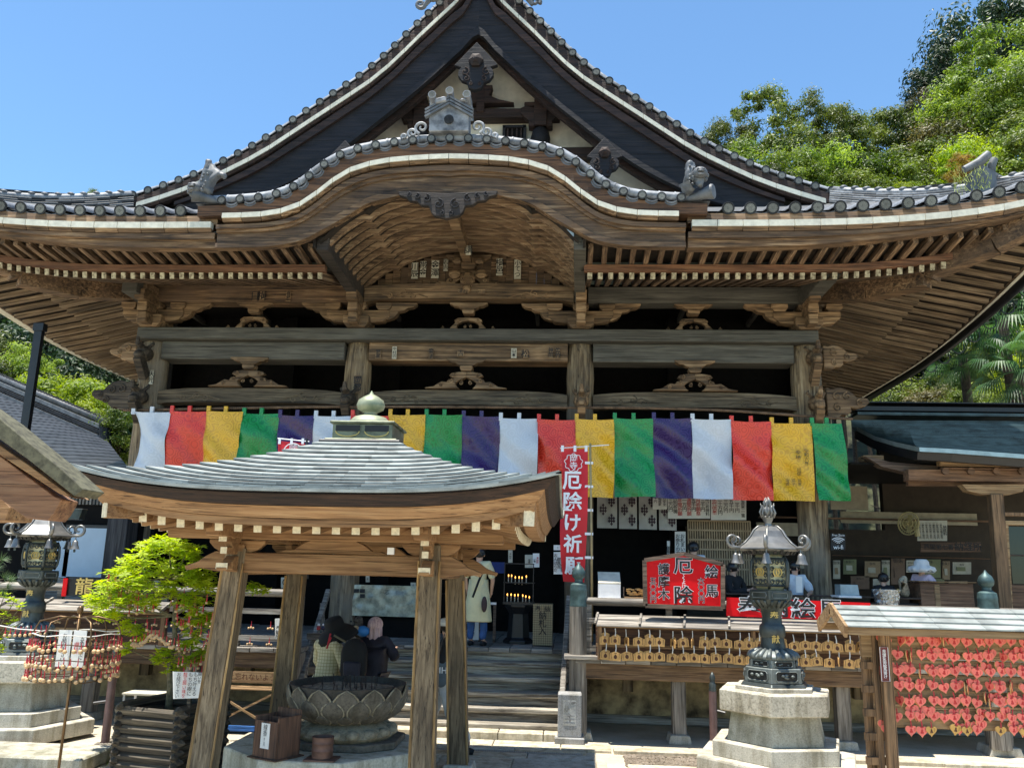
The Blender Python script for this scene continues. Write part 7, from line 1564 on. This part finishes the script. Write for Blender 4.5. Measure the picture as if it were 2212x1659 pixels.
for e, s_ in CL:
    for w in range(int(8+24*s_)):
        p = e+Vector((rv().x*.17, rv().y*.19, rv().z*.11))*(.45+s_*.75)
        up = (Vector((0, -.15, 1))+rv()*.45).normalized(); o_ = up.orthogonal().normalized()
        for j in range(7):
            a = j*2*math.pi/7+w; d = (o_*math.cos(a)+up.cross(o_)*math.sin(a)+up*random.uniform(-.1, .45)).normalized(); sd = d.cross(up).normalized(); L_ = random.uniform(.065, .10); b = len(V)
            V += [p, p+d*L_*.45-sd*L_*.17, p+d*L_-up*L_*.12, p+d*L_*.45+sd*L_*.17, p+d*L_*.5+up*(-.006)]; F += [(b, b+1, b+4), (b+1, b+2, b+4), (b+2, b+3, b+4), (b+3, b, b+4)]
me = bpy.data.meshes.new('leaves'); me.from_pydata([tuple(v) for v in V], [], F); me.materials.append(leafmat('glossy spring leaves', (.46, .53, .04), (.28, .40, .015), .5, 3.0, 0))
lv = inst('leaves', me, pt, Matrix.Identity(4)); lv['kind'] = 'stuff'
for k in range(110):
    x, y = random.choice([(random.uniform(270, 460), random.uniform(1285, 1375)), (random.uniform(230, 300), random.uniform(1255, 1330)), (random.uniform(380, 450), random.uniform(1300, 1460))])
    bead(pw(x, y, 10.35+random.uniform(-.3, .1)), 'pale wooden bead on a red cord tied to the small potted tree', 'beads tied to the potted tree', random.uniform(.7, .95))
for k in range(34):                                   # the sagging garland of beads under the crown
    t = k/33; bead(pw(285+90*t, 1388+22*math.sin(t*9)*.3-12*math.sin(t*math.pi)+8*random.random(), 10.1), 'pale wooden bead in the dense garland sagging under the potted tree', 'beads in the garland', 1.0, k % 3 == 0)
lf = Vector((pw(75, 1350, 9.6))); 
for k in range(9): bead(pw(10+k*11, 1372+2*k*(1 if k < 5 else .8)-k*2, 9.6), 'pale wooden bead hanging on the cord that runs to the left picture edge', 'beads on the side cord', .85)
tag(MB().tube([pw(-30, 1345, 9.6), pw(40, 1358, 9.6), pw(90, 1362, 9.6)], .006, 5).obj('cord', M_whitecord), 'white cord running from the bead rack to the left picture edge', 'cord')
s = sgn('paper_sign', 'curved white sign with black and red brush writing hung on the potted tree', [(374, 1509), (373, 1450), (436, 1452), (435, 1507)], 9.9, M_paper, d=.004)
for t_, x, y, h, c_ in (('願いを', 431, 1464, 22, M_ink), ('もち叶える', 421, 1478, 46, M_ink), ('もちの樹に', 410, 1478, 46, M_ink), ('龍玉願い珠を', 398, 1480, 50, M_inkred), ('お結び下さい', 384, 1480, 50, M_ink)): glyph(t_, x, y, 9.88, h, s, ink=c_, rim=None, vert=True, bold=.015)
MB().cbox(pw(407, 1530, 9.95), .04, .03, .26).obj('sign_stake', W_log, s)
# plants cut by the left edge
lp_ = thing('bead_tree', 'yellow green leafy branch with beads cut by the left picture edge', 'tree', pw(-30, 1500, 9.9)); V = []; F = []; bb = MB()
for (x, y) in ((8, 1290), (30, 1300), (45, 1310), (5, 1330), (25, 1345), (10, 1375), (-20, 1300), (-15, 1350), (0, 1400)):
    e = pw(x, y, 9.9); bb.tube([pw(-40, 1420, 9.9), e], [.012, .004], 5)
    for w in range(8):
        p = e+rv()*.07
        for j in range(7):
            a = j*.9+w; d = Vector((math.cos(a), math.sin(a), .35)).normalized(); sd = d.cross(Vector((0, 0, 1))).normalized(); L_ = .065; b = len(V); V += [p, p+d*L_*.45-sd*L_*.17, p+d*L_, p+d*L_*.45+sd*L_*.17]; F.append((b, b+1, b+2, b+3))
bb.obj('branches', M_tbark, lp_); me = bpy.data.meshes.new('leaves'); me.from_pydata([tuple(v) for v in V], [], F); me.materials.append(bpy.data.materials['glossy spring leaves']); lv = inst('leaves', me, lp_, Matrix.Identity(4)); lv['kind'] = 'stuff'
pn = thing('pine_branch', 'pine twig with long blue green needles at the left picture edge', 'tree', pw(-20, 1260, 9.0)); V = []; F = []; bb = MB()
for (x, y) in ((2, 1210), (-10, 1230), (8, 1250), (20, 1255), (15, 1270), (5, 1285), (-10, 1275)):
    e = pw(x, y, 9.0); bb.tube([pw(-60, y+15, 9.0), e], [.01, .005], 5)
    for w in range(55):
        d = (Vector((.8, -.2, .5))+rv()*1.0).normalized(); sd = d.orthogonal().normalized()*.0018; b = len(V); V += [e-sd, e+sd, e+d*.11]; F.append((b, b+1, b+2))
bb.obj('twig', M_tbark, pn); me = bpy.data.meshes.new('needles'); me.from_pydata([tuple(v) for v in V], [], F); me.materials.append(leafmat('pine needles', (.14, .22, .10), (.06, .12, .05), .2)); lv = inst('needles', me, pn, Matrix.Identity(4)); lv['kind'] = 'stuff'

# ================================================================ PEOPLE
M_skin = plain('skin', (.55, .33, .23), .5, var=.05, nscale=8, bmp=.05)
def skinmesh(pts, edges, radii, mat, root=0, sub=2, wob=0):
    me = bpy.data.meshes.new('body'); me.from_pydata([tuple(p) for p in pts], edges, []); me.update(); o = bpy.data.objects.new('b', me); COL.objects.link(o); o.modifiers.new('s', 'SKIN').use_smooth_shade = True
    for i, r in enumerate(radii): me.skin_vertices[0].data[i].radius = (r, r) if not isinstance(r, tuple) else r
    for i in range(len(pts)): me.skin_vertices[0].data[i].use_root = i == root
    o.modifiers.new('u', 'SUBSURF').levels = sub; o.modifiers['u'].render_levels = sub
    d = bpy.context.evaluated_depsgraph_get(); m2 = bpy.data.meshes.new_from_object(o.evaluated_get(d)); bpy.data.objects.remove(o)
    if wob:
        for v in m2.vertices: v.co += v.normal*wob*noise.noise(v.co*9)
    m2.materials.clear(); m2.materials.append(mat); m2.polygons.foreach_set('use_smooth', [True]*len(m2.polygons)); return m2
STD = {'pelvis': (0, 0, .92), 'waist': (0, 0, 1.08), 'chest': (0, 0, 1.26), 'neck': (0, 0, 1.44), 'skull': (0, -.015, 1.53), 'crown': (0, .0, 1.62)}
for q, n_ in ((-1, 'l'), (1, 'r')): STD.update({'hip'+n_: (q*.10, 0, .86), 'knee'+n_: (q*.11, -.01, .48), 'ankle'+n_: (q*.11, .02, .09), 'toe'+n_: (q*.12, -.14, .04), 'sh'+n_: (q*.175, 0, 1.37), 'elbow'+n_: (q*.23, .02, 1.09), 'wrist'+n_: (q*.24, -.04, .86)})
RB = {'pelvis': .125, 'waist': .11, 'chest': .125, 'neck': .052, 'skull': .078, 'crown': .072, 'hip': .085, 'knee': .055, 'ankle': .036, 'toe': .034, 'sh': .058, 'elbow': .04, 'wrist': .027}
EB = [('pelvis', 'waist'), ('waist', 'chest'), ('chest', 'neck'), ('neck', 'skull'), ('skull', 'crown')]+[(a+n_ if a not in ('pelvis', 'chest') else a, b+n_) for n_ in 'lr' for a, b in (('pelvis', 'hip'), ('hip', 'knee'), ('knee', 'ankle'), ('ankle', 'toe'), ('chest', 'sh'), ('sh', 'elbow'), ('elbow', 'wrist'))]
def person(label, loc, face, H, ov, clothes, hair, shoes=None, bust=False, group=None):
    """face: turn in degrees (0 looks at the camera side); clothes: (name, mat, [edges], {joint: radius})"""
    J = {k: Vector(v) for k, v in STD.items()}; J.update({k: Vector(v) for k, v in ov.items()}); k_ = H/1.68; M = T(loc) @ RZ(face) @ S(k_, k_, k_)
    P = thing('person', label, 'person', loc, group); J = {k: M @ v for k, v in J.items()}
    E_ = [e for e in EB if not (bust and ('knee' in e[1] or 'ankle' in e[1] or 'toe' in e[1]))]; names = []
    for e in E_:
        for x in e:
            if x not in names: names.append(x)
    pts = [J[n_] for n_ in names]; rad = [RB[n_[:-1] if n_[:-1] in RB else n_]*k_ for n_ in names]; ed = [(names.index(a), names.index(b)) for a, b in E_]
    for n_ in 'lr':                                   # palm, four fingers and a thumb on each wrist
        w_ = J['wrist'+n_]; d = (w_-J['elbow'+n_]).normalized(); sd = d.orthogonal().normalized(); up = d.cross(sd)
        pts.append(w_+d*.05*k_); rad.append((.028*k_, .02*k_)); pi = len(pts)-1; ed.append((names.index('wrist'+n_), pi))
        for j in range(5):
            off = sd*(-.024+.016*j)*k_; L_ = (.045, .075, .082, .076, .06)[j]*k_
            if j == 0: off = sd*-.034*k_-d*.03*k_
            a = pts[pi]+off+d*.03*k_; b = a+d*L_*.6+up*.012*k_; c = b+d*L_*.35+up*.025*k_; pts += [a, b, c]; rad += [.0095*k_, .0085*k_, .007*k_]; n0 = len(pts)-3; ed += [(pi, n0), (n0, n0+1), (n0+1, n0+2)]
    body = inst('body', skinmesh(pts, ed, rad, M_skin), P, Matrix.Identity(4))
    Mh = Matrix.Translation(J['skull']) @ RZ(face) @ S(k_, k_, k_); f = MB()
    def hp_(x, y, z): return Mh @ Vector((x, y, z))
    f.tube([hp_(0, -.085, .035), hp_(0, -.105, .0), hp_(0, -.09, -.01)], [.008*k_, .014*k_, .01*k_], 6)
    for q in (-1, 1): f.ball(hp_(q*.082, .0, .005), .012*k_, .02*k_, .028*k_)
    f.obj('nose_and_ears', M_skin, body, smooth=True); f = MB()
    for q in (-1, 1): f.ball(hp_(q*.032, -.08, .03), .010*k_, .006*k_, .006*k_, 6, 4); f.tube([hp_(q*.05, -.078, .052), hp_(q*.018, -.086, .055)], .004*k_, 4)
    f.obj('eyes_and_brows', M_ink, body); f = MB(); f.tube([hp_(-.022, -.082, -.04), hp_(0, -.088, -.038), hp_(.022, -.082, -.04)], .005*k_, 5); f.obj('mouth', plain('lip', (.42, .14, .11), .5) if 'lip' not in bpy.data.materials else bpy.data.materials['lip'], body)
    for n_, mt, edges, rr in clothes:
        nm = []
        for e in edges:
            for x in e:
                if x not in nm: nm.append(x)
        o = inst(n_, skinmesh([J[x] for x in nm], [(nm.index(a), nm.index(b)) for a, b in edges], [rr.get(x, rr.get(x[:-1], .1))*k_ for x in nm], mt, 0, 2, .018), P, Matrix.Identity(4))
    if hair:
        col, length = hair; m = MB(); m.ball(hp_(0, .018, .055), .105*k_, .115*k_, .105*k_, 16, 10)
        if length:
            rows = [[hp_((.10+.012*t)*math.sin(a), .02+(.10)*math.cos(a)+.01*math.sin(a*9), .06-length*t+.01*math.sin(a*13)) for a in arr(-1.75, 1.75, 26)] for t in arr(0, 1, 6)]; m.grid(rows)
            rows = [[hp_((.085)*math.sin(a), .02+(.085)*math.cos(a), .06-length*t) for a in arr(-1.75, 1.75, 26)] for t in arr(0, 1, 6)]; m.grid(rows)
        m.obj('hair', col, body, smooth=True)
    if shoes:
        for n_ in 'lr': a = J['ankle'+n_]; b = J['toe'+n_]; d = (b-a); d.z = 0; d.normalize(); m = MB(); c = a-Vector((0, 0, a.z-J['toe'+n_].z+.01)); m.tube([c-d*.06, c-d*.02+Vector((0, 0, .015)), c+d*.08, c+d*.17], [.035*k_, .045*k_, .042*k_, .025*k_], 10); m.obj('shoe', shoes, P, smooth=True)
    return P, J, M, Mh, k_
TOP = [('waist', 'chest'), ('pelvis', 'waist'), ('chest', 'shl'), ('chest', 'shr'), ('shl', 'elbowl'), ('shr', 'elbowr'), ('elbowl', 'wristl'), ('elbowr', 'wristr')]
SH_ = TOP[:6]; TR_ = [('pelvis', 'hipl'), ('pelvis', 'hipr'), ('hipl', 'kneel'), ('hipr', 'kneer'), ('kneel', 'anklel'), ('kneer', 'ankler')]
RT = {'waist': .145, 'chest': .16, 'pelvis': .155, 'sh': .082, 'elbow': .066, 'wrist': .052}; RTR = {'pelvis': .15, 'hip': .105, 'knee': .082, 'ankle': .07}
H_black = plain('black hair', (.012, .01, .01), .35, var=.3, nscale=30); H_pink = wood('pale pink hair', (.40, .24, .27), (.62, .43, .43), (.72, .58, .55), 'Z', .45, 3)
C_navy = plain('dark navy cloth', (.022, .02, .035), .7, var=.3); C_blk = plain('black cloth', (.008, .008, .009), .8, var=.2); C_wht = plain('white cotton', (.62, .62, .60), .8, var=.1)
# woman in yellow check shirt, wide black hat and backpack
m_, n_, b_ = newmat('yellow check cotton'); v_, _ = coords(n_, rnd=False); sx = nd(n_, 'SeparateXYZ'); n_.links.new(v_, sx.inputs[0]); outs = []
for ax in (0, 2):
    a1 = nd(n_, 'Math', operation='MULTIPLY', i_1=24.0); f1 = nd(n_, 'Math', operation='FRACT'); g1 = nd(n_, 'Math', operation='LESS_THAN', i_1=.14); n_.links.new(sx.outputs[ax], a1.inputs[0]); n_.links.new(a1.outputs[0], f1.inputs[0]); n_.links.new(f1.outputs[0], g1.inputs[0]); outs.append(g1)
mx = nd(n_, 'Math', operation='MAXIMUM'); n_.links.new(outs[0].outputs[0], mx.inputs[0]); n_.links.new(outs[1].outputs[0], mx.inputs[1]); n_.links.new(mixc(n_, mx.outputs[0], (.66, .60, .38), (.36, .30, .15)), b_.inputs['Base Color']); b_.inputs['Roughness'].default_value = .85
C_check = m_
L1 = at(705, 1440, 12.0); L1.z = 0
P, J, M, Mh, k_ = person('woman in yellow check shirt with wide black hat and black backpack bending over the burner', L1, 150, 1.66, {'neck': (0, -.12, 1.40), 'skull': (.02, -.16, 1.49), 'crown': (.03, -.15, 1.58), 'chest': (0, -.06, 1.24), 'elbowr': (.28, -.12, 1.12), 'wristr': (.38, -.3, 1.0), 'elbowl': (-.30, -.02, 1.12), 'wristl': (-.3, -.26, .98)},
    [('shirt', C_check, TOP, {**RT, 'waist': .175, 'chest': .17, 'elbow': .075}), ('trousers', C_blk, TR_, RTR)], (H_black, .12), C_blk)
m = MB(); c = Mh @ Vector((0, .02, .10)); ax = T(c) @ RX(16) @ RY(-16) @ S(k_, k_, k_)
m.lathe([(.30, -.15), (.29, -.09), (.20, -.02), (.14, .02), (.135, .09), (.11, .14), (.03, .15)], (0, 0, 0), 26, M=ax.to_3x3().to_4x4()); m.v = [tuple(Vector(v)+c) for v in m.v]; m.obj('wide_brim_hat', C_blk, P, smooth=True)
bk = at(764, 1424, 11.78); m = MB(); m.prism([(-.13, -.25), (.13, -.25), (.17, -.18), (.165, .12), (.11, .24), (.0, .28), (-.11, .24), (-.165, .12), (-.17, -.18)], -.07, .12, lambda u, v, t: bk+Vector((u, t, v))); pk = m.obj('backpack', C_blk, P, bev=.035, smooth=True); MB().prism([(-.11, -.22), (.11, -.22), (.12, -.02), (-.12, -.02)], -.11, -.06, lambda u, v, t: bk+Vector((u, t, v))).obj('front_pocket', C_navy, pk, bev=.02)
MB().tube([at(722, 1372, 11.85), at(750, 1388, 11.8), at(775, 1440, 11.8), at(790, 1470, 11.85)], .016, 6).obj('strap', plain('olive strap', (.20, .17, .10), .8), pk, smooth=True)
MB().tube([at(715, 1376, 11.8), at(706, 1400, 11.8), at(714, 1368, 11.85)], .012, 5).obj('neck_scarf', M_redcord, P)
# woman with pink hair
L2 = at(806, 1440, 12.3); L2.z = 0
P, J, M, Mh, k_ = person('woman with pale pink bob in a loose dark striped tunic carrying a small dog', L2, 165, 1.72, {'elbowl': (-.3, -.05, 1.15), 'wristl': (-.18, -.26, 1.22), 'elbowr': (.28, -.1, 1.16), 'wristr': (.12, -.28, 1.26)},
    [('tunic', C_navy, TOP+[('pelvis', 'hipl'), ('pelvis', 'hipr')], {**RT, 'waist': .21, 'chest': .18, 'pelvis': .23, 'elbow': .085, 'hip': .17, 'wrist': .06}), ('trousers', C_navy, TR_, RTR)], (H_pink, .25), C_blk)
m = MB(); c = J['elbowl']; hb_ = at(828, 1425, 12.4); m.ball(hb_, .07, .05, .07); m.tube([hb_+Vector((0, 0, .05)), hb_+Vector((0, 0, .25))], .008, 5); m.obj('hand_bag', C_blk, P, smooth=True)
dc = at(775, 1348, 12.3); dg_ = thing('dog', 'small grey and cream dog in a blue jacket held against the pink haired woman', 'dog', dc); M_fur = plain('grey curly fur', (.09, .085, .08), .9, var=.5, nscale=30, bmp=.8); M_cream = plain('cream fur', (.45, .36, .24), .9, var=.3, nscale=30, bmp=.8)
pts = [dc+Vector(v) for v in ((0, 0, -.04), (.03, 0, -.16), (0, -.02, .06), (-.07, -.05, .05), (-.06, -.04, -.12), (-.1, -.06, -.17), (.05, .02, .10), (-.02, .02, .12), (.06, -.02, -.22))]
inst('body', skinmesh(pts, [(0, 1), (0, 2), (2, 3), (0, 4), (4, 5), (2, 6), (2, 7), (1, 8)], [.06, .07, .07, .03, .03, .035, .022, .022, .035], M_fur, 0, 2, .02), dg_, Matrix.Identity(4))
m = MB(); m.ball(at(784, 1363, 12.22), .10, .07, .075); m.obj('blue_jacket', plain('bright blue jacket', (.03, .20, .55), .6), dg_, smooth=True); m = MB(); m.ball(at(768, 1360, 12.2), .06, .05, .06); m.obj('cream_paws', M_cream, dg_, smooth=True)
m = MB(); m.ball(dc+Vector((-.05, -.08, .08)), .012); m.ball(dc+Vector((-.10, -.06, .04)), .014); m.ball(dc+Vector((.0, -.08, .085)), .012); m.obj('eyes_and_nose', M_ink, dg_)
# man with cap walking between the pillars
L3 = at(958, 1600, 12.0); L3.z = .03
P, J, M, Mh, k_ = person('man in white cap, black top and white trousers walking left behind the pavilion pillars', L3, -78, 1.72, {'kneel': (-.11, -.16, .50), 'anklel': (-.11, -.2, .10), 'toel': (-.11, -.36, .05), 'kneer': (.11, .08, .47), 'ankler': (.11, .32, .14), 'toer': (.11, .2, .04), 'elbowl': (-.24, .12, 1.1), 'wristl': (-.24, .05, .88), 'elbowr': (.24, -.08, 1.1), 'wristr': (.22, -.22, .92)},
    [('black_top', C_blk, SH_, {**RT, 'chest': .15, 'waist': .15}), ('trousers', C_wht, TR_, {**RTR, 'knee': .09, 'ankle': .085})], (H_black, .04), C_blk)
m = MB(); m.lathe([(.112, .0), (.108, .05), (.08, .09), (.02, .105)], (0, 0, 0), 18, M=RZ(0)); 
vs = [(Mh @ (Vector(v)*1.0+Vector((0, .005, .055)))) for v in m.v]; m.v = [tuple(v) for v in vs]; cp_ = m.obj('cap', C_wht, P, smooth=True); m = MB(); m.prism([(-.07, 0), (.07, 0), (.05, -.09), (0, -.1), (-.05, -.09)], 0, .008, lambda u, v, t: Mh @ Vector((u, v-.09, .06+t))); m.obj('cap_peak', C_wht, cp_)
bg_ = at(954, 1440, 11.75); m = MB(); m.ball(bg_+Vector((0, 0, -.06)), .11, .05, .20, 12, 8); bo = m.obj('shoulder_bag', plain('slate canvas', (.10, .13, .15), .8), P, smooth=True); letter('MH', .11, bg_+Vector((0, -.06, -.04)), M_wht, bo, vertical=False, bold=.03); MB().tube([bg_+Vector((-.06, 0, .1)), bg_+Vector((.02, 0, .42)), bg_+Vector((.08, 0, .1))], .012, 5).obj('bag_strap', M_black, bo)
# woman in pale yellow dress on the landing
L4 = at(1030, 1387, 14.85); L4.z = DZ
C_yel = plain('pale yellow cotton', (.66, .62, .38), .8, var=.08, nscale=4)
P, J, M, Mh, k_ = person('woman in long pale yellow dress over jeans standing on the landing with her back turned', L4, 172, 1.62, {'elbowr': (.24, .02, 1.12), 'wristr': (.2, -.03, .90), 'elbowl': (-.26, .02, 1.12), 'wristl': (-.22, -.06, .92)},
    [('jeans', plain('blue denim', (.03, .09, .25), .8), TR_, {'pelvis': .08, 'hip': .07, 'knee': .07, 'ankle': .065}), ('dress_top', C_yel, SH_[:6], {**RT, 'elbow': .06, 'waist': .155})], (H_black, .05), C_blk)
m = MB(); m.lathe([(.165, 1.12), (.18, .95), (.215, .70), (.245, .42), (.24, .40), (.16, .95)], (0, 0, 0), 24)
m.v = [tuple(M @ Vector((v[0]*(1+.05*math.sin(8*math.atan2(v[1], v[0]))), v[1]*.72*(1+.05*math.sin(7*math.atan2(v[1], v[0]))), v[2]))) for v in m.v]; m.obj('dress_skirt', C_yel, P, smooth=True)
MB().tube([at(1046, 1228, 14.6), at(1034, 1255, 14.6), at(1021, 1290, 14.6)], .02, 6).obj('shoulder_strap', C_blk, P); m = MB(); m.ball(at(1046, 1305, 14.6), .05, .04, .13); m.obj('dark_scarf', plain('dark brown scarf', (.05, .03, .03), .8), P, smooth=True)
s = board('white price card with blue edge standing behind the feet of the woman in yellow', 1009, 1342, 1034, 1382, 15.2, [('五十円', M_ink)], M_paper, 'price_card')
# people behind the counters
def sitter(label, px, py, Y, face, H, top, hair, ov={}, r=None, z0=None):
    head = at(px, py, Y); k = H/1.68; loc = head-Vector((0, 0, 1.56*k)); return person(label, loc, face, H, ov, [('top', top, TOP if top is not C_wht2 else SH_, r or RT)], hair, bust=True)
C_wht2 = plain('pale T shirt', (.55, .60, .64), .8); C_lil = plain('lilac cotton', (.50, .38, .44), .8)
P, J, M, Mh, k_ = sitter('woman in black reading a booklet behind the red sign', 1583, 1228, 15.3, 45, 1.55, C_blk, (H_black, .08), {'elbowr': (.24, -.12, 1.12), 'wristr': (.10, -.36, 1.18), 'elbowl': (-.24, -.12, 1.12), 'wristl': (-.06, -.36, 1.18)}); c = J['wristr']; MB().bar(c+Vector((-.02, -.12, .0)), c+Vector((.14, -.16, .05)), .14, .008).obj('open_booklet', M_paper, P)
sitter('black haired attendant seen from behind above the red plaque sign', 1498, 1184, 15.6, 150, 1.6, C_wht2, (H_black, .06))
sitter('attendant in pale T shirt behind the lantern next to the big column', 1716, 1226, 15.0, 10, 1.5, C_wht2, (H_black, .16), {'elbowr': (.24, -.15, 1.12), 'wristr': (.10, -.36, 1.1)})
c = at(1726, 1262, 14.6); MB().cbox(c, .10, .02, .26).obj('cup_card', M_paper, P)
sitter('person in black seated low in the office with head bowed', 1908, 1250, 15.0, 160, 1.35, C_blk, (H_black, .06))
P, J, M, Mh, k_ = sitter('woman in lilac top and white frilled sun hat in the office', 1990, 1226, 14.9, 120, 1.35, C_lil, (H_black, .05), {'elbowl': (-.28, -.1, 1.1), 'wristl': (-.2, -.3, 1.1)})
m = MB(); c = Mh @ Vector((0, 0, .05)); prof = [(.21, -.07), (.19, -.02), (.12, .02), (.115, .08), (.08, .12), (.01, .125)]; m.lathe(prof, (0, 0, 0), 30)
m.v = [tuple(c+Vector((v[0]*(1+.10*math.sin(9*math.atan2(v[1], v[0]))*(abs(v[2]+.05) < .04)), v[1], v[2]+.022*math.sin(9*math.atan2(v[1], v[0]))*(v[2] < -.01)))) for v in m.v]; m.obj('frilled_hat', C_wht, P, smooth=True)
dc = at(1950, 1258, 14.8); d2 = thing('dog', 'fluffy cream dog peeping beside the woman in lilac in the office', 'dog', dc)
pts = [dc+Vector(v) for v in ((0, 0, 0), (.02, 0, -.15), (-.03, -.07, -.02), (.05, .0, .09), (-.05, 0, .09), (.05, .05, -.24))]; inst('body', skinmesh(pts, [(0, 1), (0, 2), (0, 3), (0, 4), (1, 5)], [.09, .085, .04, .035, .035, .05], M_cream, 0, 2, .03), d2, Matrix.Identity(4))
m = MB(); m.ball(dc+Vector((-.06, -.11, -.01)), .013); m.ball(dc+Vector((-.02, -.10, .03)), .009); m.ball(dc+Vector((-.08, -.07, .03)), .009); m.obj('eyes_and_nose', M_ink, d2)
